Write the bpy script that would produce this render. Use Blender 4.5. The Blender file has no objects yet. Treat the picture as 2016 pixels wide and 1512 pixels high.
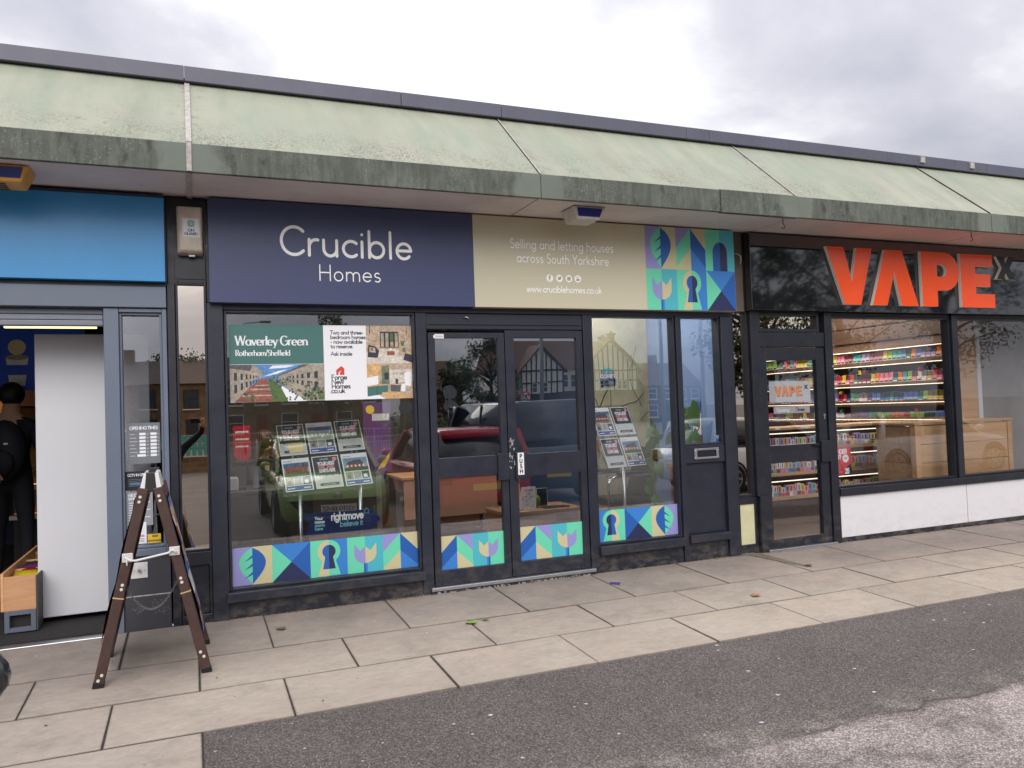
import bpy, bmesh, math, random
from mathutils import Vector, Matrix
from math import sin, cos, pi, radians

# ------------------------------------------------------------------ camera, sky, sun, exposure
SC = bpy.context.scene
COL = SC.collection
YAW, PITCH, ROLL = 0.38765931, 0.03147374, -0.03509837
CAM = Vector((0.0, -6.0, 1.422))
_f = Vector((sin(YAW)*cos(PITCH), cos(YAW)*cos(PITCH), sin(PITCH)))
_r = Vector((cos(YAW), -sin(YAW), 0))
_u = _r.cross(_f)
_r2 = _r*cos(ROLL) + _u*sin(ROLL)
_u2 = -_r*sin(ROLL) + _u*cos(ROLL)
cd = bpy.data.cameras.new('camera')
cam = bpy.data.objects.new('camera', cd)
COL.objects.link(cam)
M = Matrix((( _r2.x, _u2.x, -_f.x, CAM.x), (_r2.y, _u2.y, -_f.y, CAM.y), (_r2.z, _u2.z, -_f.z, CAM.z), (0, 0, 0, 1)))
cam.matrix_world = M
cd.sensor_width = 36.0
cd.lens = 36.0*1548.69/2016.0
cd.clip_start = 0.02
cd.clip_end = 3000
SC.camera = cam
SC.view_settings.view_transform = 'Standard'
SC.view_settings.look = 'None'
SC.view_settings.exposure = 0.15
SC.view_settings.gamma = 1.0
SC.view_settings.use_curve_mapping = False
SC.render.engine = 'CYCLES'
SC.cycles.max_bounces = 10
SC.cycles.transparent_max_bounces = 24
SC.cycles.glossy_bounces = 5
SC.cycles.diffuse_bounces = 4
SC.cycles.sample_clamp_indirect = 6.0
SC.cycles.use_denoising = True
SC.cycles.caustics_reflective = False
SC.cycles.caustics_refractive = False

SUN_EL, SUN_AZ = radians(32), radians(196)      # azimuth clockwise from +Y: high, behind the viewer
W = bpy.data.worlds.new('World')
SC.world = W
W.use_nodes = True
nt = W.node_tree
nt.nodes.clear()
def N(tree, typ, **kw):
    n = tree.nodes.new(typ)
    for k, v in kw.items():
        if k.startswith('i_'):
            key = k[2:]
            key = int(key) if key.isdigit() else key.replace('_', ' ')
            n.inputs[key].default_value = v
        else:
            setattr(n, k, v)
    return n
def L(tree, a, b): tree.links.new(a, b)
def mth(tree, op, a, b=None, clamp=False):
    n = tree.nodes.new('ShaderNodeMath'); n.operation = op; n.use_clamp = clamp
    for i, s in enumerate((a, b)):
        if s is None: continue
        if isinstance(s, (int, float)): n.inputs[i].default_value = s
        else: tree.links.new(s, n.inputs[i])
    return n.outputs[0]
def ramp(tree, src, stops):
    n = tree.nodes.new('ShaderNodeValToRGB')
    e = n.color_ramp.elements
    while len(e) > len(stops): e.remove(e[-1])
    while len(e) < len(stops): e.new(0.5)
    for k, (p, c) in enumerate(stops):
        e[k].position = p
        e[k].color = (c, c, c, 1) if isinstance(c, (int, float)) else (*c[:3], 1)
    tree.links.new(src, n.inputs[0])
    return n.outputs[0]
out = N(nt, 'ShaderNodeOutputWorld')
sky = N(nt, 'ShaderNodeTexSky', sky_type='NISHITA', sun_disc=False, sun_elevation=SUN_EL, sun_rotation=SUN_AZ)
bg1 = N(nt, 'ShaderNodeBackground'); bg1.inputs[1].default_value = 0.1
L(nt, sky.outputs[0], bg1.inputs[0])
tc = N(nt, 'ShaderNodeTexCoord')
sep = N(nt, 'ShaderNodeSeparateXYZ'); L(nt, tc.outputs['Generated'], sep.inputs[0])
zc = mth(nt, 'MAXIMUM', sep.outputs[2], 0.0)
den = mth(nt, 'ADD', zc, 0.30)
cx = mth(nt, 'DIVIDE', sep.outputs[0], den); cy = mth(nt, 'DIVIDE', sep.outputs[1], den)
cmb = N(nt, 'ShaderNodeCombineXYZ'); L(nt, cx, cmb.inputs[0]); L(nt, cy, cmb.inputs[1]); cmb.inputs[2].default_value = 5.2
n1 = N(nt, 'ShaderNodeTexNoise', i_Scale=1.7, i_Detail=8.0, i_Roughness=0.52, i_Distortion=0.25); L(nt, cmb.outputs[0], n1.inputs['Vector'])
n2 = N(nt, 'ShaderNodeTexNoise', i_Scale=0.7, i_Detail=3.0, i_Roughness=0.5); L(nt, cmb.outputs[0], n2.inputs['Vector'])
nsum = mth(nt, 'ADD', mth(nt, 'MULTIPLY', n1.outputs[0], 0.62), mth(nt, 'MULTIPLY', n2.outputs[0], 0.38))
# the thin part of the cloud deck, where the light comes through
gd = Vector((0.30, 0.90, 0.36)).normalized()
dotn = N(nt, 'ShaderNodeVectorMath', operation='DOT_PRODUCT'); L(nt, tc.outputs['Generated'], dotn.inputs[0]); dotn.inputs[1].default_value = gd
glow = mth(nt, 'POWER', mth(nt, 'MAXIMUM', dotn.outputs['Value'], 0.0), 20.0)
nsum = mth(nt, 'ADD', nsum, mth(nt, 'MULTIPLY', glow, 0.11))
cl = ramp(nt, nsum, [(0.38, (0.36, 0.385, 0.44)), (0.46, (0.47, 0.475, 0.54)), (0.54, (0.60, 0.595, 0.655)), (0.62, (0.88, 0.88, 0.90))])
grad = mth(nt, 'ADD', mth(nt, 'MULTIPLY', zc, 1.15), 0.80)
# the deck is brighter towards the veiled sun
dot2 = N(nt, 'ShaderNodeVectorMath', operation='DOT_PRODUCT'); L(nt, tc.outputs['Generated'], dot2.inputs[0])
dot2.inputs[1].default_value = (sin(SUN_AZ)*cos(SUN_EL), cos(SUN_AZ)*cos(SUN_EL), sin(SUN_EL))
veil = mth(nt, 'POWER', mth(nt, 'MAXIMUM', dot2.outputs['Value'], 0.0), 3.0)
grad = mth(nt, 'MULTIPLY', grad, mth(nt, 'ADD', mth(nt, 'MULTIPLY', veil, 0.8), 1.0))
bg2 = N(nt, 'ShaderNodeBackground'); L(nt, cl, bg2.inputs[0]); L(nt, grad, bg2.inputs[1])
mx = N(nt, 'ShaderNodeMixShader'); mx.inputs[0].default_value = 0.94
L(nt, bg1.outputs[0], mx.inputs[1]); L(nt, bg2.outputs[0], mx.inputs[2]); L(nt, mx.outputs[0], out.inputs[0])

sl = bpy.data.lights.new('sun', 'SUN')
sl.energy = 1.6
sl.angle = radians(38)
sl.color = (1.0, 0.955, 0.9)
sun = bpy.data.objects.new('sun', sl)
COL.objects.link(sun)
sd = Vector((sin(SUN_AZ)*cos(SUN_EL), cos(SUN_AZ)*cos(SUN_EL), sin(SUN_EL)))
sun.rotation_euler = sd.to_track_quat('Z', 'Y').to_euler()
sun.location = (0, 0, 30)

random.seed(7)
# ------------------------------------------------------------------ helpers
def c8(r, g, b):
    f = lambda v: (v/255/12.92) if v/255 <= 0.04045 else ((v/255+0.055)/1.055)**2.4
    return (f(r), f(g), f(b))
BASE = {}
def setp(o, label=None, cat=None, group=None, kind=None):
    if label: o['label'] = label
    if cat: o['category'] = cat
    if group: o['group'] = group
    if kind: o['kind'] = kind
    return o
def empty(name, loc=(0, 0, 0), label=None, cat=None, group=None, kind=None, parent=None):
    o = bpy.data.objects.new(name, None)
    o.empty_display_size = 0.1
    COL.objects.link(o)
    if parent is not None:
        o.parent = parent; BASE[o.name] = BASE[parent.name]
    else:
        o.location = loc; BASE[o.name] = Vector(loc)
    return setp(o, label, cat, group, kind)

class MB:
    def __init__(s): s.v = []; s.f = []; s.m = []; s.s = []
    def add(s, vs, fs, mi=0, sm=False):
        k = len(s.v); s.v += [tuple(p) for p in vs]
        for f in fs: s.f.append([i+k for i in f]); s.m.append(mi); s.s.append(sm)
        return s
    def box(s, x0, x1, y0, y1, z0, z1, mi=0):
        return s.add([(x0,y0,z0),(x1,y0,z0),(x1,y1,z0),(x0,y1,z0),(x0,y0,z1),(x1,y0,z1),(x1,y1,z1),(x0,y1,z1)],
                     [(0,3,2,1),(4,5,6,7),(0,1,5,4),(1,2,6,5),(2,3,7,6),(3,0,4,7)], mi)
    def bar(s, p, q, w, d, up=(0, 0, 1), mi=0):
        p, q = Vector(p), Vector(q); a = (q-p).normalized(); u = Vector(up)
        if abs(a.dot(u)) > 0.95: u = Vector((0, 1, 0))
        x = a.cross(u).normalized(); y = x.cross(a)
        o = []
        for b in (p, q):
            for sx, sy in ((-1,-1),(1,-1),(1,1),(-1,1)): o.append(b + x*(sx*w/2) + y*(sy*d/2))
        return s.add(o, [(0,3,2,1),(4,5,6,7),(0,1,5,4),(1,2,6,5),(2,3,7,6),(3,0,4,7)], mi)
    def cyl(s, p, q, r0, r1=None, n=12, mi=0, caps=True, sm=True):
        r1 = r0 if r1 is None else r1
        return s.tube([p, q], [r0, r1], n, mi, caps, sm)
    def tube(s, pts, r, n=8, mi=0, caps=True, sm=True):
        pts = [Vector(p) for p in pts]
        rs = r if isinstance(r, (list, tuple)) else [r]*len(pts)
        k = len(s.v); prev = None
        for i, p in enumerate(pts):
            t = (pts[min(i+1, len(pts)-1)] - pts[max(i-1, 0)]).normalized()
            if prev is None:
                a = Vector((0, 0, 1)) if abs(t.z) < 0.9 else Vector((1, 0, 0))
                x = t.cross(a).normalized()
            else:
                x = (prev - t*prev.dot(t)).normalized()
            prev = x; y = t.cross(x)
            for j in range(n):
                a = 2*pi*j/n
                s.v.append(tuple(p + (x*cos(a)+y*sin(a))*rs[i]))
        for i in range(len(pts)-1):
            for j in range(n):
                b = (j+1) % n
                s.f.append([k+i*n+j, k+i*n+b, k+(i+1)*n+b, k+(i+1)*n+j]); s.m.append(mi); s.s.append(sm)
        if caps:
            s.f.append([k+j for j in range(n)][::-1]); s.m.append(mi); s.s.append(False)
            e = k+(len(pts)-1)*n
            s.f.append([e+j for j in range(n)]); s.m.append(mi); s.s.append(False)
        return s
    def sph(s, c, rx, ry=None, rz=None, nu=12, nv=8, mi=0):
        ry = ry or rx; rz = rz or rx; c = Vector(c); k = len(s.v)
        for i in range(nv+1):
            t = pi*i/nv
            for j in range(nu):
                a = 2*pi*j/nu
                s.v.append((c.x+rx*sin(t)*cos(a), c.y+ry*sin(t)*sin(a), c.z+rz*cos(t)))
        for i in range(nv):
            for j in range(nu):
                b = (j+1) % nu
                s.f.append([k+i*nu+j, k+(i+1)*nu+j, k+(i+1)*nu+b, k+i*nu+b]); s.m.append(mi); s.s.append(True)
        return s
    def fp(s, pts, o, u=(1,0,0), v=(0,0,1), off=0.0, mi=0):
        o, u, v = Vector(o), Vector(u), Vector(v); n = u.cross(v)
        k = len(s.v); s.v += [tuple(o+u*a+v*b+n*off) for a, b in pts]
        s.f.append(list(range(k, k+len(pts)))); s.m.append(mi); s.s.append(False)
        return s
    def rect(s, a0, b0, a1, b1, o, u=(1,0,0), v=(0,0,1), off=0.0, mi=0):
        return s.fp([(a0,b0),(a1,b0),(a1,b1),(a0,b1)], o, u, v, off, mi)
    def disc(s, c, r, o, u=(1,0,0), v=(0,0,1), off=0.0, mi=0, n=20, ry=None):
        ry = ry or r
        return s.fp([(c[0]+r*cos(2*pi*k/n), c[1]+ry*sin(2*pi*k/n)) for k in range(n)], o, u, v, off, mi)
    def prism(s, pts, y0, y1, mi=0, mside=None):       # polygon in XZ extruded along Y
        n = len(pts); k = len(s.v); mside = mi if mside is None else mside
        s.v += [(a, y0, b) for a, b in pts] + [(a, y1, b) for a, b in pts]
        s.f.append([k+i for i in range(n)]); s.m.append(mi); s.s.append(False)
        s.f.append([k+n+i for i in range(n)][::-1]); s.m.append(mi); s.s.append(False)
        for i in range(n):
            j = (i+1) % n
            s.f.append([k+j, k+i, k+n+i, k+n+j]); s.m.append(mside); s.s.append(False)
        return s
    def xf(s, mat, start=0):
        for i in range(start, len(s.v)): s.v[i] = tuple(mat @ Vector(s.v[i]))
        return s
    def mesh(s, name, mats, base=(0, 0, 0)):
        me = bpy.data.meshes.new(name); b = Vector(base)
        me.from_pydata([tuple(Vector(p)-b) for p in s.v], [], s.f)
        for m in (mats if isinstance(mats, (list, tuple)) else [mats]): me.materials.append(m)
        me.polygons.foreach_set('material_index', s.m)
        me.polygons.foreach_set('use_smooth', s.s)
        me.validate(); me.update()
        return me
    def build(s, name, mats, parent=None, label=None, cat=None, group=None, kind=None, loc=None, bevel=0):
        if parent is not None: b = BASE[parent.name]
        else: b = Vector(loc) if loc else Vector((0, 0, 0))
        o = bpy.data.objects.new(name, s.mesh(name, mats, b)); COL.objects.link(o)
        if parent is not None: o.parent = parent
        else: o.location = b
        BASE[o.name] = b
        if bevel:
            md = o.modifiers.new('bevel', 'BEVEL'); md.width = bevel; md.segments = 2; md.limit_method = 'ANGLE'
        return setp(o, label, cat, group, kind)
def box(name, m, parent, *a, bevel=0, **kw): return MB().box(*a).build(name, m, parent, bevel=bevel, **kw)
def copy_tree(o, parent=None):
    c = o.copy(); COL.objects.link(c)
    if parent is not None: c.parent = parent
    BASE[c.name] = BASE.get(o.name, Vector((0, 0, 0)))
    for ch in list(o.children): copy_tree(ch, c)
    return c

# ------------------------------------------------------------------ materials
MATS = {}
def pm(name):
    m = bpy.data.materials.new(name); m.use_nodes = True
    return m, m.node_tree, m.node_tree.nodes['Principled BSDF']
def mat(name, col, rough=0.5, metal=0.0, ns=0.0, na=0.0, bump=0.0, bs=60.0, spec=0.5, ns2=0.0, na2=0.0, rnd=0.0, stretch=None, emit=0.0, coat=0.0):
    if name in MATS: return MATS[name]
    m, t, b = pm(name)
    b.inputs['Base Color'].default_value = (*col, 1)
    b.inputs['Roughness'].default_value = rough
    b.inputs['Metallic'].default_value = metal
    b.inputs['Specular IOR Level'].default_value = spec
    b.inputs['Coat Weight'].default_value = coat
    b.inputs['Coat Roughness'].default_value = 0.04
    if ns or ns2 or rnd or bump:
        geo = N(t, 'ShaderNodeNewGeometry'); vec = geo.outputs['Position']
        if stretch:
            mp = N(t, 'ShaderNodeMapping'); mp.inputs['Scale'].default_value = stretch; L(t, vec, mp.inputs[0]); vec = mp.outputs[0]
        fac = None
        for sc_, am in ((ns, na), (ns2, na2)):
            if not sc_: continue
            nz = N(t, 'ShaderNodeTexNoise', i_Scale=sc_, i_Detail=6.0, i_Roughness=0.6); L(t, vec, nz.inputs['Vector'])
            r_ = ramp(t, nz.outputs[0], [(0.3, 1-am), (0.7, 1+am*0.6)])
            fac = r_ if fac is None else mth(t, 'MULTIPLY', fac, r_)
        if rnd:
            oi = N(t, 'ShaderNodeObjectInfo')
            r_ = mth(t, 'ADD', mth(t, 'MULTIPLY', oi.outputs['Random'], rnd), 1-rnd*0.5)
            fac = r_ if fac is None else mth(t, 'MULTIPLY', fac, r_)
        if fac is not None:
            mm = N(t, 'ShaderNodeVectorMath', operation='SCALE'); mm.inputs[0].default_value = col
            L(t, fac, mm.inputs['Scale']); L(t, mm.outputs[0], b.inputs['Base Color'])
        if bump:
            nz = N(t, 'ShaderNodeTexNoise', i_Scale=bs, i_Detail=5.0); L(t, vec, nz.inputs['Vector'])
            bp = N(t, 'ShaderNodeBump', i_Strength=bump, i_Distance=0.01); L(t, nz.outputs[0], bp.inputs['Height']); L(t, bp.outputs[0], b.inputs['Normal'])
    if emit:
        b.inputs['Emission Color'].default_value = (*col, 1); b.inputs['Emission Strength'].default_value = emit
    MATS[name] = m
    return m
def glass(name, tint, f0, gcol=(1, 1, 1), rough=0.0, dirt=0.0):
    if name in MATS: return MATS[name]
    m, t, b = pm(name); t.nodes.remove(b)
    o = t.nodes['Material Output']
    tr = N(t, 'ShaderNodeBsdfTransparent'); tr.inputs[0].default_value = (*tint, 1)
    gl = N(t, 'ShaderNodeBsdfGlossy', i_Roughness=rough); gl.inputs[0].default_value = (*gcol, 1)
    lw = N(t, 'ShaderNodeLayerWeight', i_Blend=0.5)
    p5 = mth(t, 'POWER', lw.outputs['Facing'], 5.0)
    fac = mth(t, 'ADD', mth(t, 'MULTIPLY', p5, 1-f0), f0)
    # gentle waviness of real sheet glass
    geo = N(t, 'ShaderNodeNewGeometry')
    nz = N(t, 'ShaderNodeTexNoise', i_Scale=1.3, i_Detail=1.0); L(t, geo.outputs['Position'], nz.inputs['Vector'])
    bp = N(t, 'ShaderNodeBump', i_Strength=0.012, i_Distance=0.1); L(t, nz.outputs[0], bp.inputs['Height']); L(t, bp.outputs[0], gl.inputs['Normal'])
    mx = N(t, 'ShaderNodeMixShader'); L(t, fac, mx.inputs[0]); L(t, tr.outputs[0], mx.inputs[1]); L(t, gl.outputs[0], mx.inputs[2])
    L(t, mx.outputs[0], o.inputs[0])
    MATS[name] = m
    return m
def flat(name, rgb, rough=0.45): return mat(name, c8(*rgb), rough)
# ------------------------------------------------------------------ weathered surface materials
def pos_nodes(t):
    g = N(t, 'ShaderNodeNewGeometry'); s = N(t, 'ShaderNodeSeparateXYZ'); L(t, g.outputs['Position'], s.inputs[0])
    return g.outputs['Position'], s.outputs
def noise_(t, vec, sc, det=5.0, rough=0.6, dist=0.0):
    n = N(t, 'ShaderNodeTexNoise', i_Scale=sc, i_Detail=det, i_Roughness=rough, i_Distortion=dist); L(t, vec, n.inputs['Vector']); return n.outputs[0]
def mapv(t, vec, sc):
    m = N(t, 'ShaderNodeMapping'); m.inputs['Scale'].default_value = sc; L(t, vec, m.inputs[0]); return m.outputs[0]
def mixc(t, fac, a, b):
    m = N(t, 'ShaderNodeMix', data_type='RGBA')
    if isinstance(fac, (int, float)): m.inputs[0].default_value = fac
    else: L(t, fac, m.inputs[0])
    for i, x in ((6, a), (7, b)):
        if isinstance(x, tuple): m.inputs[i].default_value = (*x[:3], 1)
        else: L(t, x, m.inputs[i])
    return m.outputs[2]
def bumpn(t, b, h, strength, dist=0.01):
    bp = N(t, 'ShaderNodeBump', i_Strength=strength, i_Distance=dist); L(t, h, bp.inputs['Height']); L(t, bp.outputs[0], b.inputs['Normal'])

def make_slab():
    m, t, b = pm('paving_stone'); P, s = pos_nodes(t)
    oi = N(t, 'ShaderNodeObjectInfo')
    big = noise_(t, P, 1.7, 4); fine = noise_(t, mapv(t, P, (16, 30, 16)), 1.0, 6, 0.7, 0.5); grit = noise_(t, P, 260, 2, 0.7); blot = noise_(t, mapv(t, P, (5, 9, 5)), 1.0, 5, 0.65, 0.4)
    near = ramp(t, mth(t, 'MULTIPLY', s[1], -0.5), [(0.25, 0.0), (0.72, 1.0)])    # darker by the wall, paler towards the kerb
    base = mixc(t, near, c8(154, 143, 133), c8(186, 173, 158))
    v = mth(t, 'ADD', mth(t, 'MULTIPLY', oi.outputs['Random'], 0.16), 0.90)
    v = mth(t, 'MULTIPLY', v, ramp(t, big, [(0.3, 0.90), (0.7, 1.06)]))
    v = mth(t, 'MULTIPLY', v, ramp(t, fine, [(0.3, 0.84), (0.7, 1.08)]))
    v = mth(t, 'MULTIPLY', v, ramp(t, grit, [(0.3, 0.90), (0.7, 1.08)]))
    v = mth(t, 'MULTIPLY', v, ramp(t, blot, [(0.34, 0.91), (0.6, 1.03)]))
    sc = N(t, 'ShaderNodeVectorMath', operation='SCALE'); L(t, base, sc.inputs[0]); L(t, v, sc.inputs['Scale'])
    stain = ramp(t, noise_(t, P, 3.1, 6, 0.7, 0.6), [(0.52, 0.0), (0.70, 0.32)])
    c = mixc(t, stain, sc.outputs[0], c8(120, 108, 98))
    warm = ramp(t, noise_(t, P, 2.3, 3), [(0.45, 0.0), (0.7, 0.30)])
    c = mixc(t, warm, c, c8(192, 170, 154))
    # dark dots of trodden chewing gum and grit
    vo = N(t, 'ShaderNodeTexVoronoi', i_Scale=9.0, i_Randomness=1.0); L(t, P, vo.inputs['Vector'])
    dots = ramp(t, vo.outputs['Distance'], [(0.05, 0.55), (0.075, 0.0)])
    sel = ramp(t, noise_(t, P, 2.6, 2), [(0.48, 0.0), (0.52, 1.0)])
    c = mixc(t, mth(t, 'MULTIPLY', dots, sel), c, c8(95, 86, 78))
    tg = N(t, 'ShaderNodeTexCoord'); sg = N(t, 'ShaderNodeSeparateXYZ'); L(t, tg.outputs['Generated'], sg.inputs[0])
    ex = mth(t, 'ABSOLUTE', mth(t, 'SUBTRACT', sg.outputs[0], 0.5)); ey = mth(t, 'ABSOLUTE', mth(t, 'SUBTRACT', sg.outputs[1], 0.5))
    wv = mth(t, 'MULTIPLY', noise_(t, P, 16, 4, 0.7), 0.016)
    rim_ = mth(t, 'MAXIMUM', ramp(t, mth(t, 'ADD', ex, wv), [(0.499, 0.0), (0.507, 1.0)]), ramp(t, mth(t, 'ADD', ey, mth(t, 'MULTIPLY', wv, 1.6)), [(0.496, 0.0), (0.510, 1.0)]))
    c = mixc(t, mth(t, 'MULTIPLY', rim_, 0.6), c, c8(84, 75, 66))
    L(t, c, b.inputs['Base Color']); b.inputs['Roughness'].default_value = 0.85
    bumpn(t, b, mth(t, 'ADD', grit, mth(t, 'MULTIPLY', fine, 0.6)), 0.35, 0.004)
    MATS['slab'] = m; return m
def make_asphalt():
    m, t, b = pm('asphalt'); P, s = pos_nodes(t)
    wob = noise_(t, mapv(t, P, (1.5, 0.6, 1)), 1.0, 6, 0.65)
    edge = mth(t, 'ADD', s[1], mth(t, 'MULTIPLY', wob, 0.30))                 # patch joint runs along y = -3.05
    old = ramp(t, mth(t, 'MULTIPLY', mth(t, 'ADD', edge, 4.0), 0.5), [(0.52, 1.0), (0.56, 0.0)])
    old = mth(t, 'MULTIPLY', old, ramp(t, mth(t, 'MULTIPLY', edge, -0.1), [(0.48, 1.0), (0.56, 0.0)]))      # pale worn band, then darker car park
    joint = ramp(t, mth(t, 'ABSOLUTE', mth(t, 'ADD', edge, 2.905)), [(0.0, 1.0), (0.022, 0.0)])
    joint = mth(t, 'MULTIPLY', joint, ramp(t, noise_(t, P, 1.9, 4), [(0.38, 0.0), (0.55, 1.0)]))
    pale = mth(t, 'MULTIPLY', ramp(t, mth(t, 'ABSOLUTE', mth(t, 'ADD', edge, 2.86)), [(0.0, 1.0), (0.16, 0.0)]), ramp(t, noise_(t, P, 3.0, 5), [(0.45, 0.0), (0.62, 0.75)]))
    dk = ramp(t, noise_(t, mapv(t, P, (2.2, 3.4, 1)), 1.0, 6, 0.7, 0.5), [(0.46, 0.0), (0.60, 0.85)])
    v1 = N(t, 'ShaderNodeTexVoronoi', i_Scale=150.0); L(t, P, v1.inputs['Vector'])
    v2 = N(t, 'ShaderNodeTexVoronoi', i_Scale=46.0); L(t, P, v2.inputs['Vector'])
    agg = ramp(t, noise_(t, v1.outputs['Position'], 900, 0), [(0.36, 0.66), (0.50, 0.95), (0.64, 1.75)])
    fine = ramp(t, noise_(t, P, 90, 5, 0.75), [(0.3, 0.74), (0.7, 1.22)])
    patch = ramp(t, noise_(t, P, 0.9, 6, 0.65), [(0.3, 0.76), (0.7, 1.16)])
    base = mixc(t, old, c8(99, 92, 88), mixc(t, dk, c8(158, 147, 141), c8(116, 107, 103)))
    base = mixc(t, pale, base, c8(150, 141, 130))
    v = mth(t, 'MULTIPLY', mth(t, 'MULTIPLY', agg, fine), patch)
    sc = N(t, 'ShaderNodeVectorMath', operation='SCALE'); L(t, base, sc.inputs[0]); L(t, v, sc.inputs['Scale'])
    chip = mth(t, 'MULTIPLY', ramp(t, v2.outputs['Distance'], [(0.11, 1.0), (0.17, 0.0)]), ramp(t, noise_(t, v2.outputs['Position'], 300, 0), [(0.53, 0.0), (0.56, 1.0)]))
    c = mixc(t, mth(t, 'MULTIPLY', chip, 0.8), sc.outputs[0], c8(205, 198, 190))
    c = mixc(t, mth(t, 'MULTIPLY', joint, 0.8), c, c8(62, 56, 50))
    L(t, c, b.inputs['Base Color']); b.inputs['Roughness'].default_value = 0.88
    bumpn(t, b, mth(t, 'ADD', v1.outputs['Distance'], noise_(t, P, 60, 4)), 0.55, 0.006)
    MATS['asphalt'] = m; return m
JOINTS = [-2.42, 0.018, 2.464, 4.903, 7.325, 9.75]
def make_fascia(lip):
    m, t, b = pm('lip_paint' if lip else 'fascia_paint'); P, s = pos_nodes(t)
    zz = s[2]
    jd = None
    for j in JOINTS:
        d = mth(t, 'ABSOLUTE', mth(t, 'SUBTRACT', s[0], j)); jd = d if jd is None else mth(t, 'MINIMUM', jd, d)
    big = noise_(t, P, 1.3, 4)
    if not lip:
        low = ramp(t, mth(t, 'SUBTRACT', zz, 3.17), [(0.0, 1.0), (0.42, 0.0)])
        c = mixc(t, ramp(t, big, [(0.35, 0), (0.7, 1)]), c8(155, 160, 140), c8(170, 169, 150))
        c = mixc(t, ramp(t, noise_(t, mapv(t, P, (5.0, 1.2, 1.2)), 1.0, 5), [(0.42, 0.0), (0.66, 0.6)]), c, c8(138, 152, 130))
        c = mixc(t, ramp(t, noise_(t, mapv(t, P, (2.6, 0.5, 0.5)), 1.0, 6, 0.7), [(0.50, 0.0), (0.70, 0.35)]), c, c8(138, 130, 112))
        speck = ramp(t, noise_(t, P, 70, 4, 0.8), [(0.50, 0.0), (0.57, 1.0)])
        where = ramp(t, noise_(t, P, 2.4, 5, 0.6), [(0.40, 0.0), (0.60, 1.0)])
        c = mixc(t, mth(t, 'MULTIPLY', mth(t, 'MULTIPLY', speck, where), low), c, c8(84, 80, 70))
        # round lichen patches, some of them rings
        vo = N(t, 'ShaderNodeTexVoronoi', i_Scale=7.0, i_Randomness=1.0); L(t, mapv(t, P, (1.0, 1.0, 1.6)), vo.inputs['Vector'])
        rad = mth(t, 'MULTIPLY', noise_(t, vo.outputs['Position'], 50, 0), 0.16)
        ring = ramp(t, mth(t, 'SUBTRACT', vo.outputs['Distance'], rad), [(0.0, 1.0), (0.015, 0.0)])
        hole = ramp(t, mth(t, 'SUBTRACT', vo.outputs['Distance'], mth(t, 'MULTIPLY', rad, 0.72)), [(0.0, 0.45), (0.012, 1.0)])
        sel = ramp(t, noise_(t, vo.outputs['Position'], 130, 0), [(0.46, 0.0), (0.48, 1.0)])
        lft = ramp(t, mth(t, 'MULTIPLY', mth(t, 'ADD', s[0], 2.0), 0.1), [(0.15, 1.0), (0.45, 0.35)])
        c = mixc(t, mth(t, 'MULTIPLY', mth(t, 'MULTIPLY', mth(t, 'MULTIPLY', ring, hole), sel), mth(t, 'MULTIPLY', lft, low)), c, c8(70, 64, 54))
        top = mth(t, 'MULTIPLY', ramp(t, zz, [(0.0, 0.0), (1.0, 1.0)]), 1.0)
        dirt = mth(t, 'MULTIPLY', ramp(t, mth(t, 'SUBTRACT', zz, 3.74), [(0.0, 0.0), (0.17, 0.8)]), ramp(t, noise_(t, mapv(t, P, (6, 2, 2)), 1.0, 5), [(0.5, 0.0), (0.7, 0.7)]))
        c = mixc(t, dirt, c, c8(128, 132, 112))
        js = mth(t, 'MULTIPLY', ramp(t, jd, [(0.0, 0.9), (0.16, 0.0)]), ramp(t, noise_(t, P, 9, 6, 0.7), [(0.50, 0.0), (0.64, 0.8)]))
        c = mixc(t, js, c, c8(120, 108, 98))
        hz = ramp(t, noise_(t, P, 11, 6, 0.7), [(0.48, 0.0), (0.66, 0.5)])
        c = mixc(t, mth(t, 'MULTIPLY', hz, mth(t, 'MULTIPLY', low, where)), c, c8(182, 172, 152))
        rgh = 0.55
    else:
        streak = noise_(t, mapv(t, P, (30, 1, 4.0)), 1.0, 5, 0.65)
        grime = mth(t, 'ADD', mth(t, 'MULTIPLY', streak, 0.55), mth(t, 'MULTIPLY', noise_(t, P, 5.0, 6, 0.7), 0.45))
        c = mixc(t, ramp(t, big, [(0.4, 0), (0.65, 1)]), c8(114, 123, 111), c8(105, 111, 101))
        clean = ramp(t, mth(t, 'SUBTRACT', mth(t, 'ADD', jd, mth(t, 'MULTIPLY', noise_(t, P, 3.0, 4), 0.36)), 0.33), [(0.0, 0.0), (0.06, 1.0)])
        g = mth(t, 'MULTIPLY', ramp(t, grime, [(0.36, 0.30), (0.56, 1.0)]), clean)
        c = mixc(t, mth(t, 'MULTIPLY', g, 0.74), c, c8(64, 66, 58))
        lich = mth(t, 'MULTIPLY', ramp(t, noise_(t, P, 64, 5, 0.8), [(0.55, 0.0), (0.62, 1.0)]), ramp(t, noise_(t, P, 3.3, 4), [(0.42, 0.0), (0.60, 1.0)]))
        lich = mth(t, 'MULTIPLY', lich, clean)
        c = mixc(t, mth(t, 'MULTIPLY', lich, 0.45), c, c8(165, 168, 150))
        blk = mth(t, 'MULTIPLY', ramp(t, noise_(t, mapv(t, P, (9, 3, 4)), 1.0, 6, 0.75), [(0.55, 0.0), (0.70, 0.8)]), clean)
        c = mixc(t, blk, c, c8(38, 40, 34))
        rgh = 0.75
    L(t, c, b.inputs['Base Color']); b.inputs['Roughness'].default_value = rgh
    bumpn(t, b, noise_(t, P, 14, 6), 0.12, 0.006)
    return m
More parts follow.
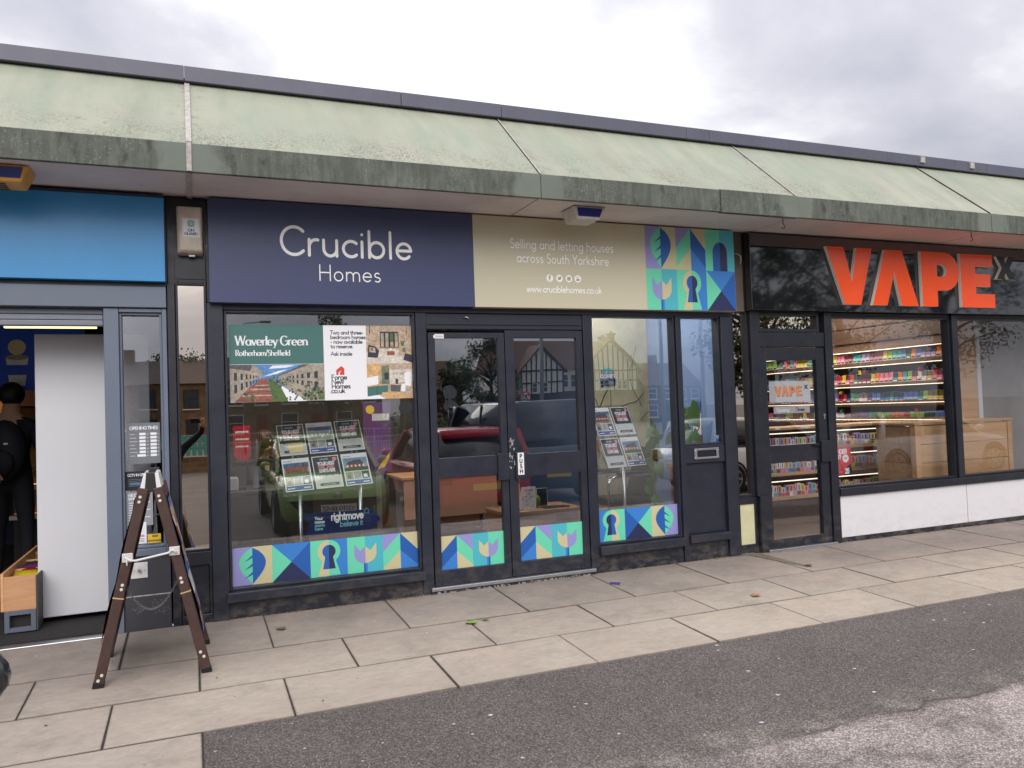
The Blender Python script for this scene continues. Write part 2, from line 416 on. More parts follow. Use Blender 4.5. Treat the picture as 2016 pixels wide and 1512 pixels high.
def make_soffit():
    m, t, b = pm('soffit_paint'); P, s = pos_nodes(t)
    c = mixc(t, ramp(t, noise_(t, P, 1.2, 5), [(0.4, 0), (0.65, 1)]), c8(232, 224, 220), c8(212, 202, 200))
    pink = ramp(t, mth(t, 'MULTIPLY', s[0], 0.1), [(0.5, 0.0), (0.62, 0.6)])
    c = mixc(t, pink, c, c8(220, 188, 176))
    c = mixc(t, ramp(t, noise_(t, mapv(t, P, (3, 12, 1)), 1.0, 6, 0.7), [(0.58, 0.0), (0.75, 0.5)]), c, c8(135, 122, 116))
    vo = N(t, 'ShaderNodeTexVoronoi', i_Scale=4.2); L(t, P, vo.inputs['Vector'])
    c = mixc(t, mth(t, 'MULTIPLY', ramp(t, vo.outputs['Distance'], [(0.05, 1.0), (0.07, 0.0)]), ramp(t, noise_(t, vo.outputs['Position'], 70, 0), [(0.55, 0.0), (0.57, 1.0)])), c, c8(48, 42, 40))
    L(t, c, b.inputs['Base Color']); b.inputs['Roughness'].default_value = 0.7
    return m
def make_navy(name, col, dust=0.3):
    m, t, b = pm(name); P, s = pos_nodes(t)
    low = ramp(t, s[2], [(0.0, 1.0), (0.35, 0.0)])
    d = mth(t, 'MULTIPLY', ramp(t, noise_(t, mapv(t, P, (8, 8, 14)), 1.0, 6, 0.7), [(0.45, 0.0), (0.7, dust)]), mth(t, 'ADD', low, 0.10))
    c = mixc(t, d, c8(*col), c8(128, 118, 106))
    c = mixc(t, mth(t, 'MULTIPLY', ramp(t, noise_(t, P, 130, 2, 0.8), [(0.70, 0.0), (0.74, 0.7)]), mth(t, 'ADD', mth(t, 'MULTIPLY', low, 0.7), 0.05)), c, c8(190, 185, 178))
    L(t, c, b.inputs['Base Color'])
    L(t, ramp(t, noise_(t, P, 5, 5), [(0.3, 0.28), (0.7, 0.5)]), b.inputs['Roughness'])
    bumpn(t, b, noise_(t, P, 30, 4), 0.05, 0.003)
    MATS[name] = m; return m
def make_wood(name, a, bcol, sc=(1.2, 14, 14), rough=0.5, knots=True):
    m, t, b = pm(name); P, s = pos_nodes(t)
    oi = N(t, 'ShaderNodeObjectInfo')
    g = noise_(t, mapv(t, P, sc), 1.0, 6, 0.65, 0.8)
    c = mixc(t, ramp(t, g, [(0.3, 0), (0.7, 1)]), c8(*a), c8(*bcol))
    v = mth(t, 'ADD', mth(t, 'MULTIPLY', oi.outputs['Random'], 0.3), 0.85)
    q = N(t, 'ShaderNodeVectorMath', operation='SCALE'); L(t, c, q.inputs[0]); L(t, v, q.inputs['Scale']); c = q.outputs[0]
    if knots:
        vo = N(t, 'ShaderNodeTexVoronoi', i_Scale=2.6); L(t, mapv(t, P, (0.8, 1, 1.6)), vo.inputs['Vector'])
        c = mixc(t, ramp(t, vo.outputs['Distance'], [(0.008, 0.6), (0.03, 0.0)]), c, c8(88, 58, 34))
    L(t, c, b.inputs['Base Color']); b.inputs['Roughness'].default_value = rough
    MATS[name] = m; return m
def make_brick(name, a, bcol, mortar, sc=1.0):
    m, t, b = pm(name); P, s = pos_nodes(t)
    tcn = N(t, 'ShaderNodeCombineXYZ'); L(t, mth(t, 'ADD', s[0], s[1]), tcn.inputs[0]); L(t, s[2], tcn.inputs[1])
    br = N(t, 'ShaderNodeTexBrick', i_Scale=sc); br.inputs['Color1'].default_value = (*c8(*a), 1); br.inputs['Color2'].default_value = (*c8(*bcol), 1)
    br.inputs['Mortar'].default_value = (*c8(*mortar), 1); br.inputs['Mortar Size'].default_value = 0.012
    br.inputs['Brick Width'].default_value = 0.42; br.inputs['Row Height'].default_value = 0.16
    L(t, tcn.outputs[0], br.inputs['Vector'])
    c = mixc(t, ramp(t, noise_(t, P, 1.4, 5), [(0.35, 0.0), (0.7, 0.5)]), br.outputs[0], c8(70, 55, 42))
    L(t, c, b.inputs['Base Color']); b.inputs['Roughness'].default_value = 0.9
    MATS[name] = m; return m
def make_leaf(name, a, bcol):
    m, t, b = pm(name); P, s = pos_nodes(t)
    c = mixc(t, ramp(t, noise_(t, P, 1.1, 3), [(0.35, 0), (0.65, 1)]), a, bcol)
    L(t, c, b.inputs['Base Color']); b.inputs['Roughness'].default_value = 0.6
    MATS[name] = m; return m

slabm = make_slab(); asph = make_asphalt(); fascia = make_fascia(False); lipm = make_fascia(True); soffm = make_soffit()
navy = make_navy('navy_frame', (34, 38, 50)); riserm = make_navy('riser_paint', (32, 35, 45), 0.55); blackf = make_navy('black_frame', (28, 31, 40), 0.4)
greyf = make_navy('grey_frame', (104, 114, 130), 0.25)
coping_m = mat('coping_metal', c8(92, 92, 106), 0.45, ns=3, na=0.10, ns2=22, na2=0.06, stretch=(1, 1, 1))
joint_m = mat('joint_dirt', c8(66, 58, 51), 0.95, ns=12, na=0.3)
strip_m = mat('cover_strip', c8(186, 178, 172), 0.6, ns=30, na=0.35)
white_m = make_navy('white_panel', (218, 216, 218), 0.22)
dark_m = mat('dark_inside', c8(42, 38, 36), 0.8, ns=2, na=0.2)
alu = mat('aluminium', c8(190, 192, 195), 0.35, 0.9, ns=20, na=0.1)
chrome = mat('chrome', c8(220, 222, 225), 0.12, 1.0)
rubber = mat('rubber', c8(24, 24, 25), 0.8)
pane_m = glass('shop_glass', (0.93, 0.95, 0.94), 0.13)
pane_c = glass('coated_glass', (0.92, 0.94, 0.95), 0.20)
pane_d = glass('door_glass', (0.82, 0.84, 0.85), 0.20)
pane_l = glass('letterbox_glass', (0.93, 0.95, 0.96), 0.11)
mirror_m = glass('bronze_film_glass', (0.10, 0.08, 0.07), 0.60, (1.0, 0.89, 0.77))
pane_v = glass('vape_glass', (0.94, 0.94, 0.94), 0.085)
woodf = make_wood('brown_floor', (118, 78, 52), (92, 60, 40), (10, 1.0, 10), 0.45, False)
pine = make_wood('pine_board', (208, 172, 130), (184, 142, 98), (1.2, 12, 12))
walnut = make_wood('dark_board', (104, 78, 58), (74, 54, 40), (14, 1.0, 14), 0.55, False)

# ------------------------------------------------------------------ monoline lettering
def arc(cx, cy, rx, ry, a0, a1, n=14):
    return [(cx+rx*cos(radians(a0+(a1-a0)*k/n)), cy+ry*sin(radians(a0+(a1-a0)*k/n))) for k in range(n+1)]
X_, C_, A_, D_ = 0.40, 0.70, 0.68, -0.20       # x-height, cap height, ascender, descender
def _bowl(cx, r=0.205): return arc(cx, X_/2, r, X_/2, 0, 360, 24)
GL = {
 ' ': (0.24, []), '.': (0.16, [[(0.08, 0.0), (0.081, 0.0)]]), '-': (0.34, [[(0.06, 0.23), (0.28, 0.23)]]), '/': (0.3, [[(0.04, -0.05), (0.26, 0.75)]]),
 'a': (0.54, [_bowl(0.26), [(0.47, X_), (0.47, 0)]]), 'b': (0.54, [[(0.07, A_), (0.07, 0)], _bowl(0.28)]),
 'c': (0.44, [arc(0.27, X_/2, 0.22, X_/2, 48, 312, 20)]), 'd': (0.55, [_bowl(0.26), [(0.47, A_), (0.47, 0)]]),
 'e': (0.51, [[(0.075, 0.21), (0.465, 0.21)], arc(0.26, X_/2, 0.205, X_/2, 6, 318, 22)]),
 'f': (0.30, [arc(0.23, 0.56, 0.11, 0.12, 80, 180, 8) + [(0.12, 0)], [(0.02, X_-0.02), (0.26, X_-0.02)]]),
 'g': (0.54, [_bowl(0.26), [(0.47, X_)] + arc(0.26, -0.02, 0.21, 0.19, 0, -150, 12)]),
 'h': (0.50, [[(0.07, A_), (0.07, 0)], [(0.07, 0.22)] + arc(0.25, 0.23, 0.18, 0.17, 170, 0, 12) + [(0.43, 0)]]),
 'i': (0.15, [[(0.075, X_), (0.075, 0)], [(0.075, 0.585), (0.076, 0.585)]]),
 'k': (0.45, [[(0.07, A_), (0.07, 0)], [(0.36, X_), (0.07, 0.16)], [(0.17, 0.235), (0.40, 0)]]), 'l': (0.15, [[(0.075, A_), (0.075, 0)]]),
 'm': (0.78, [[(0.07, X_), (0.07, 0)], [(0.07, 0.22)] + arc(0.235, 0.23, 0.165, 0.17, 170, 0, 12) + [(0.40, 0)], [(0.40, 0.22)] + arc(0.555, 0.23, 0.155, 0.17, 170, 0, 12) + [(0.71, 0)]]),
 'n': (0.50, [[(0.07, X_), (0.07, 0)], [(0.07, 0.22)] + arc(0.25, 0.23, 0.18, 0.17, 170, 0, 12) + [(0.43, 0)]]),
 'o': (0.53, [_bowl(0.265)]), 'p': (0.54, [[(0.07, X_), (0.07, D_)], _bowl(0.28)]),
 'r': (0.33, [[(0.07, X_), (0.07, 0)], [(0.07, 0.2)] + arc(0.26, 0.215, 0.19, 0.185, 175, 75, 8)]),
 's': (0.40, [arc(0.20, 0.30, 0.125, 0.10, 45, 245, 12) + arc(0.20, 0.10, 0.14, 0.10, 65, -135, 12)]),
 't': (0.32, [[(0.13, 0.56), (0.13, 0.11)] + arc(0.23, 0.11, 0.10, 0.11, 180, 285, 6), [(0.02, X_-0.02), (0.28, X_-0.02)]]),
 'u': (0.50, [[(0.07, X_), (0.07, 0.18)] + arc(0.25, 0.18, 0.18, 0.18, 180, 350, 12) + [(0.43, 0.2)], [(0.43, X_), (0.43, 0)]]),
 'v': (0.44, [[(0.03, X_), (0.22, 0), (0.41, X_)]]), 'w': (0.68, [[(0.03, X_), (0.19, 0), (0.34, X_), (0.49, 0), (0.65, X_)]]),
 'x': (0.42, [[(0.04, X_), (0.38, 0)], [(0.38, X_), (0.04, 0)]]), 'y': (0.44, [[(0.03, X_), (0.22, 0)], [(0.41, X_), (0.12, D_)]]),
 'A': (0.62, [[(0.03, 0), (0.31, C_), (0.59, 0)], [(0.13, 0.23), (0.49, 0.23)]]), 'B': (0.52, [[(0.08, 0), (0.08, C_)], [(0.08, C_)] + arc(0.28, 0.53, 0.16, 0.17, 90, -90, 12) + [(0.08, 0.36)], [(0.28, 0.36)] + arc(0.28, 0.18, 0.19, 0.18, 90, -90, 12) + [(0.08, 0)]]),
 'C': (0.66, [arc(0.39, C_/2, 0.34, C_/2, 45, 315, 24)]), 'D': (0.66, [[(0.08, 0), (0.08, C_)] + [(0.26, C_)] + arc(0.26, C_/2, 0.33, C_/2, 90, -90, 16) + [(0.08, 0)]]),
 'E': (0.48, [[(0.42, C_), (0.08, C_), (0.08, 0), (0.43, 0)], [(0.08, 0.36), (0.38, 0.36)]]), 'F': (0.46, [[(0.42, C_), (0.08, C_), (0.08, 0)], [(0.08, 0.36), (0.37, 0.36)]]),
 'G': (0.72, [arc(0.39, C_/2, 0.34, C_/2, 45, 350, 24) + [(0.73, 0.33), (0.44, 0.33)]]), 'H': (0.66, [[(0.08, 0), (0.08, C_)], [(0.58, 0), (0.58, C_)], [(0.08, 0.36), (0.58, 0.36)]]),
 'I': (0.18, [[(0.09, 0), (0.09, C_)]]), 'K': (0.56, [[(0.08, 0), (0.08, C_)], [(0.50, C_), (0.08, 0.26)], [(0.22, 0.40), (0.53, 0)]]), 'L': (0.44, [[(0.08, C_), (0.08, 0), (0.41, 0)]]),
 'M': (0.78, [[(0.08, 0), (0.08, C_), (0.39, 0.18), (0.70, C_), (0.70, 0)]]), 'N': (0.68, [[(0.08, 0), (0.08, C_), (0.60, 0), (0.60, C_)]]),
 'O': (0.78, [arc(0.39, C_/2, 0.34, C_/2, 0, 360, 28)]), 'P': (0.50, [[(0.08, 0), (0.08, C_)], [(0.09, C_), (0.26, C_)] + arc(0.26, 0.51, 0.19, 0.19, 90, -90, 12) + [(0.09, 0.32)]]),
 'R': (0.54, [[(0.08, 0), (0.08, C_)], [(0.09, C_), (0.26, C_)] + arc(0.26, 0.51, 0.19, 0.19, 90, -90, 12) + [(0.09, 0.32)], [(0.26, 0.32), (0.48, 0)]]),
 'S': (0.48, [arc(0.24, 0.53, 0.16, 0.17, 40, 250, 12) + arc(0.24, 0.17, 0.19, 0.18, 75, -140, 12)]), 'T': (0.52, [[(0.03, C_), (0.49, C_)], [(0.26, C_), (0.26, 0)]]),
 'U': (0.64, [[(0.08, C_), (0.08, 0.24)] + arc(0.32, 0.24, 0.24, 0.24, 180, 360, 14) + [(0.56, C_)]]), 'V': (0.60, [[(0.03, C_), (0.30, 0), (0.57, C_)]]),
 'W': (0.92, [[(0.03, C_), (0.24, 0), (0.46, C_), (0.68, 0), (0.89, C_)]]), 'X': (0.56, [[(0.04, C_), (0.52, 0)], [(0.52, C_), (0.04, 0)]]), 'Y': (0.56, [[(0.03, C_), (0.28, 0.33), (0.53, C_)], [(0.28, 0.33), (0.28, 0)]]), 'Z': (0.54, [[(0.06, C_), (0.48, C_), (0.06, 0), (0.50, 0)]]),
 '0': (0.54, [arc(0.27, C_/2, 0.21, C_/2, 0, 360, 24)]), '1': (0.34, [[(0.06, 0.58), (0.2, C_), (0.2, 0)]]), '2': (0.50, [arc(0.25, 0.50, 0.18, 0.20, 165, -30, 12) + [(0.06, 0), (0.46, 0)]]),
 '4': (0.54, [[(0.40, 0), (0.40, C_)], [(0.38, C_), (0.04, 0.2), (0.51, 0.2)]]), '5': (0.50, [[(0.42, C_), (0.13, C_), (0.10, 0.40)] + arc(0.24, 0.22, 0.20, 0.22, 115, -140, 14)]),
 '6': (0.52, [arc(0.26, 0.21, 0.20, 0.21, 0, 360, 20), [(0.07, 0.26), (0.34, C_)]]), '9': (0.52, [arc(0.26, 0.49, 0.20, 0.21, 0, 360, 20), [(0.45, 0.44), (0.18, 0)]]),
 '?': (0.44, [arc(0.22, 0.53, 0.16, 0.17, 170, -60, 12) + [(0.22, 0.2)], [(0.22, 0.02), (0.221, 0.02)]]), ',': (0.16, [[(0.09, 0.03), (0.05, -0.1)]]), ':': (0.16, [[(0.08, 0.02), (0.081, 0.02)], [(0.08, 0.4), (0.081, 0.4)]]),
}
def text_w(s, size, track=0.0): return sum(GL[ch][0]+track for ch in s)*size - track*size
def one_stroke(mb, p, o, u, v, n, x0, size, sx, wt, serif, lo, off, ns, mi):
    q = [p[0]]
    for a in p[1:]:
        if (a-q[-1]).length > 1e-4: q.append(a)
    if len(q) < 2: return ns
    closed = len(q) > 3 and (q[0]-q[-1]).length < 1e-3
    if closed: q = q[:-1]
    m = len(q); lft = []; rgt = []; h = wt/2
    for i in range(m):
        a = (q[i]-q[i-1]) if (i > 0 or closed) else (q[1]-q[0])
        b = (q[(i+1) % m]-q[i]) if (i < m-1 or closed) else a
        a, b = a.normalized(), b.normalized()
        t = (a+b); t = t.normalized() if t.length > 1e-3 else a
        nn = Vector((-t.y, t.x)); k = max(0.45, nn.dot(Vector((-a.y, a.x)))); hh = h/k
        if serif: hh = h*(0.42 + 0.95*abs(t.y)**1.5)*(0.6 if t.x*t.y > 0.12 and abs(t.y) > 0.5 and len(q) == 2 else 1.0)
        lft.append(q[i]+nn*hh); rgt.append(q[i]-nn*hh)
    def P(z): return tuple(o + u*(x0+z.x*size*sx) + v*(z.y*size) + n*(off+ns*0.00006))
    fs = []; vs = [P(z) for z in lft] + [P(z) for z in rgt]
    for i in range(m if closed else m-1):
        j = (i+1) % m; fs.append((m+i, m+j, j, i))
    if not closed and not serif:
        for e, ot in ((0, 1), (m-1, m-2)):
            d = (q[e]-q[ot]).normalized(); nn = Vector((-d.y, d.x)); k0 = len(vs); kk = 4 if lo else 8
            vs += [P(q[e] + nn*(h*cos(pi*k/kk)) + d*(h*sin(pi*k/kk))) for k in range(kk+1)]
            fs.append(list(range(k0+kk, k0-1, -1)))
    if serif and not closed:
        for e in (0, m-1):
            d = (q[e]-q[1 if e == 0 else m-2])
            if d.length and abs(d.normalized().y) > 0.75 and abs(q[e].y-round(q[e].y/0.001)*0.001) < 1:
                k0 = len(vs); yy = q[e].y; hx = h*1.9; hy = h*0.22
                vs += [P(Vector((q[e].x+a*hx, yy+b*hy))) + () for a, b in ((-1,-1),(1,-1),(1,1),(-1,1))]; fs.append((k0, k0+1, k0+2, k0+3))
    mb.add(vs, fs, mi)
    return ns+1
def text(mb, s, size, wt, o, u=(1,0,0), v=(0,0,1), al='l', mi=0, off=0.001, track=0.0, sx=1.0, serif=False, lo=False):
    """write s with its baseline at o; wt is the stroke width in em; rounded ends"""
    o, u, v = Vector(o), Vector(u), Vector(v); n = u.cross(v)
    x0 = {'l': 0, 'c': -text_w(s, size, track)*sx/2, 'r': -text_w(s, size, track)*sx}[al]
    ns = 0
    for ch in s:
        adv, strokes = GL[ch]
        for st in strokes:
            if lo and len(st) > 9: st = st[::2] + ([st[-1]] if len(st) % 2 == 0 else [])
            p = [Vector((a, b)) for a, b in st]
            if serif and len(p) < 9 and len(p) > 2:
                pieces = [[p[i], p[i+1]] for i in range(len(p)-1)]
            else: pieces = [p]
            for p in pieces: ns = one_stroke(mb, p, o, u, v, n, x0, size, sx, wt, serif, lo, off, ns, mi)
        x0 += (adv+track)*size*sx
    return mb
# ------------------------------------------------------------------ ground
def gz(y):                                      # pavement falls to the road, road to the car park
    if y >= 0: return 0.0
    pts = [(0, 0), (-5.0, -0.19), (-6.1, -0.40), (-26, -0.46), (-40, -0.95), (-55, -0.55), (-300, -0.5)]
    for (a, za), (b, zb) in zip(pts, pts[1:]):
        if y >= b: return za + (zb-za)*(y-a)/(b-a)
    return -0.5
mb = MB()
ys = [-1.885, -3.2, -5.0, -5.5, -6.1, -8, -14, -26, -32, -40, -48, -55, -120, -400]
ys[0] = -1.872
for a, b in zip(ys, ys[1:]):
    za = gz(a) - (0.009 if a > -1.9 else 0.012) ; zb = gz(b) - 0.012
    if a > 0: za = -0.06; zb = gz(b)-0.06
    mb.add([(-300, a, za), (-300, b, zb), (300, b, zb), (300, a, za)], [(0, 1, 2, 3)], 0)
mb.build('road', asph, kind='structure')
pav = empty('pavement', (0, 0, 0), kind='structure')
MB().add([(-6.5, 0.02, -0.0035), (-6.5, -2.42, gz(-2.42)-0.0035), (0.02, -2.42, gz(-2.42)-0.0035), (0.02, -1.88, gz(-1.88)-0.0035), (16, -1.88, gz(-1.88)-0.0035), (16, 0.02, -0.0035)], [(0, 1, 2, 3, 4, 5)]).build('joint_bed', joint_m, pav)
def slab(x0, x1, y0, y1, drop=0.0):
    g = 0.0052
    x0 += g*random.uniform(.7, 1.3); x1 -= g*random.uniform(.7, 1.3); y0 += g*1.0; y1 -= g*1.0
    j = lambda: random.uniform(-0.0022, 0.0022)
    e = lambda: random.uniform(-0.002, 0.002)
    top = [(x0+e(), y0, gz(y0)+j()), (x1+e(), y0, gz(y0)+j()), (x1+e(), y1, gz(y1)+j()), (x0+e(), y1, gz(y1)+j())]
    m_ = MB(); m_.add([(a, b, c-0.05) for a, b, c in top] + top, [(4,5,6,7),(0,1,5,4),(1,2,6,5),(2,3,7,6),(3,0,4,7)])
    return m_.build('slab', slabm, pav, bevel=0.002)
rows = [(-0.78, -0.012, [-5.68, -4.81, -3.94, -3.06, -2.18, -1.30, -0.427, 0.449, 1.335, 2.206, 3.085, 3.946, 4.80, 5.62, 6.49, 7.36, 8.22, 9.09, 9.95, 10.8, 11.7, 12.6, 13.5]),
        (-1.34, -0.78, [-6.0, -5.15, -4.3, -3.43, -2.57, -1.71, -0.849, 0.011, 0.875, 1.738, 2.582, 3.416, 4.254, 5.11, 5.97, 6.83, 7.70, 8.55, 9.42, 10.3, 11.1, 12.0, 12.9, 13.7]),
        (-1.885, -1.34, [-5.55, -4.7, -3.84, -2.98, -2.12, -1.27, -0.413, 0.45, 1.308, 2.166, 3.012, 3.86, 4.70, 5.55, 6.41, 7.27, 8.12, 8.98, 9.85, 10.7, 11.6, 12.5, 13.3]),
        (-2.42, -1.885, [-5.1, -4.25, -3.40, -2.55, -1.70, -0.84, 0.02])]
for y0, y1, xs in rows:
    for a, b in zip(xs, xs[1:]): slab(a, b, y0, y1)

fl = MB(); fl.add([(4.70, -.015, .004), (4.70, -.05, .003), (4.875, -.64, gz(-.64)+.003), (4.905, -.66, gz(-.66)+.003), (4.86, -.03, .004)], [(0, 1, 2, 3, 4)]); fl.build('mortar_fillet', mat('green_mortar', c8(118, 112, 92), 0.9, ns=30, na=0.3), pav)
# ------------------------------------------------------------------ the building: roof, canopy, walls
par = empty('shop_parade', (0, 0, 0), 'single storey shop parade with pale green sloping canopy and grey roof edging', 'building')
XL, XR = -4.86, 12.2
def strip_ext(pts, x0, x1, name, m, bevel=0.004):
    mb = MB(); n = len(pts)
    mb.add([(x0, y, z) for y, z in pts] + [(x1, y, z) for y, z in pts],
           [tuple(range(n))[::-1], tuple(range(n, 2*n))] + [(i, (i+1) % n, n+(i+1) % n, n+i) for i in range(n)])
    return mb.build(name, m, par, bevel=bevel)
JX = [XL] + JOINTS + [XR]
for a, b in zip(JX, JX[1:]):
    g = 0.006
    dz = random.uniform(-0.004, 0.004)
    strip_ext([(-0.67, 3.178), (0.19, 3.915), (0.21, 3.89), (-0.63, 3.165)], a+g, b-g, 'fascia_panel', fascia)
    strip_ext([(-0.012, 3.003+dz), (-0.012, 3.020), (-0.655, 3.020), (-0.655, 3.003)], a+g, b-g, 'soffit_panel', soffm)
lipx = [XL, JOINTS[0], JOINTS[1], JOINTS[2], 4.09, JOINTS[3], JOINTS[4], JOINTS[5], XR]
for a, b in zip(lipx, lipx[1:]):
    k = 0.0 if abs(a-4.09) > 0.01 else 0.014
    g = 0.004 if abs(a-4.09) > 0.01 and abs(b-4.09) > 0.01 else 0.0
    strip_ext([(-0.685-k, 2.992-k*0.5), (-0.685-k, 3.176), (-0.65, 3.176+k), (-0.65, 2.992-k*0.5)], a+g+(0.001 if k else 0), b-g, 'lip_panel', lipm)
MB().box(XL, XR, -0.60, -0.02, 3.03, 3.06).build('soffit_backing', joint_m, par)
for j in JOINTS:
    if abs(j-0.018) < 0.01:
        mb = MB(); mb.bar((j, -0.676, 3.184), (j, 0.185, 3.922), 0.034, 0.010, (0, -0.65, 0.76)); mb.bar((j, -0.690, 2.995), (j, -0.690, 3.178), 0.03, 0.008, (0, 1, 0))
        mb.build('cover_strip', strip_m, par)
        MB().box(j-0.017, j+0.017, -0.65, -0.02, 2.992, 3.003).build('cover_strip', strip_m, par)
    else:
        mb = MB(); mb.bar((j+0.004, -0.674, 3.181), (j+0.004, 0.187, 3.919), 0.010, 0.006, (0, -0.65, 0.76)); mb.build('sealant', joint_m if j > 6 else strip_m, par)
cxs = [XL, -1.9, 0.0, 1.62, 2.49, 4.36, 4.62, 6.9, 7.9, 8.4, 10.2, XR]
for a, b in zip(cxs, cxs[1:]):
    mb = MB(); k = random.uniform(0, 0.003)
    mb.add([(x, y, z) for x in (a+0.0015, b-0.0015) for y, z in ((0.12-k, 3.898), (0.12-k, 4.01), (0.30, 4.03), (0.30, 3.90))],
           [(0, 1, 2, 3), (7, 6, 5, 4), (0, 4, 5, 1), (1, 5, 6, 2), (2, 6, 7, 3), (3, 7, 4, 0)]); mb.build('coping', coping_m, par, bevel=0.004)
for x in (7.36, 8.12): MB().box(x, x+0.06, 0.10, 0.119, 3.93, 3.995).build('coping_clip', strip_m, par)
MB().box(XL, XR, 0.22, 9.0, 3.86, 3.96).build('roof', coping_m, par)
MB().box(XL, XR, 8.9, 9.0, 0, 3.86).build('rear_wall', dark_m, par)
MB().box(XL, XL+0.2, 0.2, 8.9, 0, 3.86).build('end_wall', dark_m, par)
MB().box(XR-0.2, XR, 0.2, 8.9, 0, 3.86).build('end_wall', dark_m, par)
bluew = mat('blue_wall', c8(112, 140, 186), 0.7, ns=2, na=0.08)
MB().box(4.70, 4.80, 0.16, 8.9, 0, 3.0).build('party_wall', bluew, par)
MB().box(-0.02, 0.10, 0.16, 8.9, 0, 3.0).build('party_wall', dark_m, par)
MB().box(XL, XR, 0.12, 8.9, 3.02, 3.06).build('ceiling', mat('ceiling_paint', c8(150, 148, 145), 0.8), par)
MB().box(0.11, 4.69, 0.11, 8.88, -0.01, 0.02).build('shop_floor', woodf, par)
MB().box(4.81, XR-.2, 0.11, 8.88, -0.01, 0.02).build('shop_floor', walnut, par)
MB().box(XL, -0.03, 0.11, 8.88, -0.01, 0.02).build('shop_floor', mat('dark_tile', c8(58, 54, 52), 0.4), par)
# backing boards behind the signs and above the fronts
for a, b in ((XL, -0.14), (-0.135, 0.115), (0.12, 4.665), (4.67, 4.835), (4.84, XR)):
    z0 = 2.26
    m_ = mat('brown_board', c8(104, 92, 80), 0.7, ns=4, na=0.25) if abs(a-4.67) < .01 else blackf
    MB().box(a, b, 0.0, 0.10, z0 if a > 0 else 2.385, 3.0).build('fascia_board', m_, par)

# ------------------------------------------------------------------ estate agent's front
ea = empty('estate_agent_shopfront', (0.18, 0, 0), 'navy framed glazed shopfront with double doors under the navy and beige sign', 'shopfront')
def bx(name, p, m, x0, x1, y0, y1, z0, z1, bev=0.004): return MB().box(x0, x1, y0, y1, z0, z1).build(name, m, p, bevel=bev)
bx('post', ea, navy, 0.115, 0.222, -0.035, 0.10, 0.0, 2.25)
bx('header', ea, navy, 0.222, 4.66, -0.015, 0.10, 2.205, 2.258)
def window(p, x0, x1, z0, z1, fr, gm=None, m=navy, y=0.04, recess=0.0):
    """frame bars round the opening with the pane set back in them"""
    w = MB()
    w.box(x0-fr, x0, -0.005+recess, 0.09, z0-fr, z1+fr); w.box(x1, x1+fr, -0.005+recess, 0.09, z0-fr, z1+fr)
    w.box(x0, x1, -0.004+recess, 0.09, z1, z1+fr); w.box(x0, x1, -0.004+recess, 0.09, z0-fr, z0)
    f = w.build('window', m, p, bevel=0.003)
    MB().box(x0-0.004, x1+0.004, y, y+0.006, z0-0.004, z1+0.004).build('pane', gm or pane_m, f)
    return f
window(ea, 0.246, 1.622, 0.213, 2.186, 0.018)
bx('sill', ea, navy, 0.205, 1.652, -0.075, 0.05, 0.125, 0.192)
bx('stall_riser', ea, riserm, 0.222, 1.66, -0.01, 0.08, -0.04, 0.124)
bx('post', ea, navy, 1.642, 1.728, -0.022, 0.10, -0.02, 2.204)
bx('transom', ea, navy, 1.73, 3.112, -0.012, 0.09, 2.075, 2.20)
bx('transom_bead', ea, navy, 1.75, 3.10, -0.022, -0.0125, 2.112, 2.122, 0.001)
bx('post', ea, navy, 3.114, 3.192, -0.022, 0.10, -0.02, 2.204)
window(ea, 3.212, 4.03, 0.243, 2.19, 0.016, pane_c)
bx('mullion', ea, navy, 4.048, 4.100, -0.028, 0.10, 0.0, 2.204)
window(ea, 4.118, 4.520, 1.048, 2.19, 0.015, pane_l)
bx('post', ea, navy, 4.537, 4.655, -0.030, 0.10, 0.0, 2.204)
bx('sill', ea, navy, 3.185, 4.046, -0.070, 0.05, 0.152, 0.224)
bx('sill', ea, navy, 4.102, 4.536, -0.058, 0.05, 0.165, 0.234)
bx('stall_riser', ea, riserm, 3.194, 4.047, -0.008, 0.08, -0.04, 0.150)
bx('stall_riser', ea, riserm, 4.101, 4.536, -0.006, 0.08, -0.04, 0.163)
bx('letter_rail', ea, navy, 4.101, 4.536, -0.012, 0.08, 0.872, 1.031)
bx('kick_panel', ea, navy, 4.101, 4.536, 0.012, 0.06, 0.236, 0.870)
lb = MB(); lb.box(4.195, 4.462, -0.024, -0.0125, 0.985, 1.003); lb.box(4.195, 4.462, -0.024, -0.0125, 0.906, 0.924); lb.box(4.195, 4.225, -0.024, -0.0125, 0.924, 0.985); lb.box(4.432, 4.462, -0.024, -0.0125, 0.924, 0.985)
lbo = lb.build('letterbox', chrome, ea, bevel=0.002)
bx('flap', lbo, mat('letterbox_flap', c8(30, 32, 38), 0.3), 4.226, 4.431, -0.016, -0.0126, 0.925, 0.984, 0.001)
def door(p, x0, x1, z0, z1, up, lo, m, gm, y0=-0.012, y1=0.045, yg=0.012):
    """a leaf: stiles and rails around an upper and a lower light (x0,x1,z0,z1 each)"""
    d = MB()
    d.box(x0, up[0], y0, y1, z0, z1); d.box(up[1], x1, y0, y1, z0, z1)
    d.box(up[0], up[1], y0+0.001, y1, up[3], z1); d.box(up[0], up[1], y0+0.001, y1, lo[3], up[2]); d.box(up[0], up[1], y0+0.001, y1, z0, lo[2])
    o = d.build('door', m, p, bevel=0.003)
    for q in (up, lo): MB().box(q[0]-0.003, q[1]+0.003, yg, yg+0.006, q[2]-0.003, q[3]+0.003).build('pane', gm, o)
    return o
dl = door(ea, 1.742, 2.388, 0.052, 2.048, (1.798, 2.334, 1.050, 2.005), (1.798, 2.334, 0.168, 0.890), navy, pane_d)
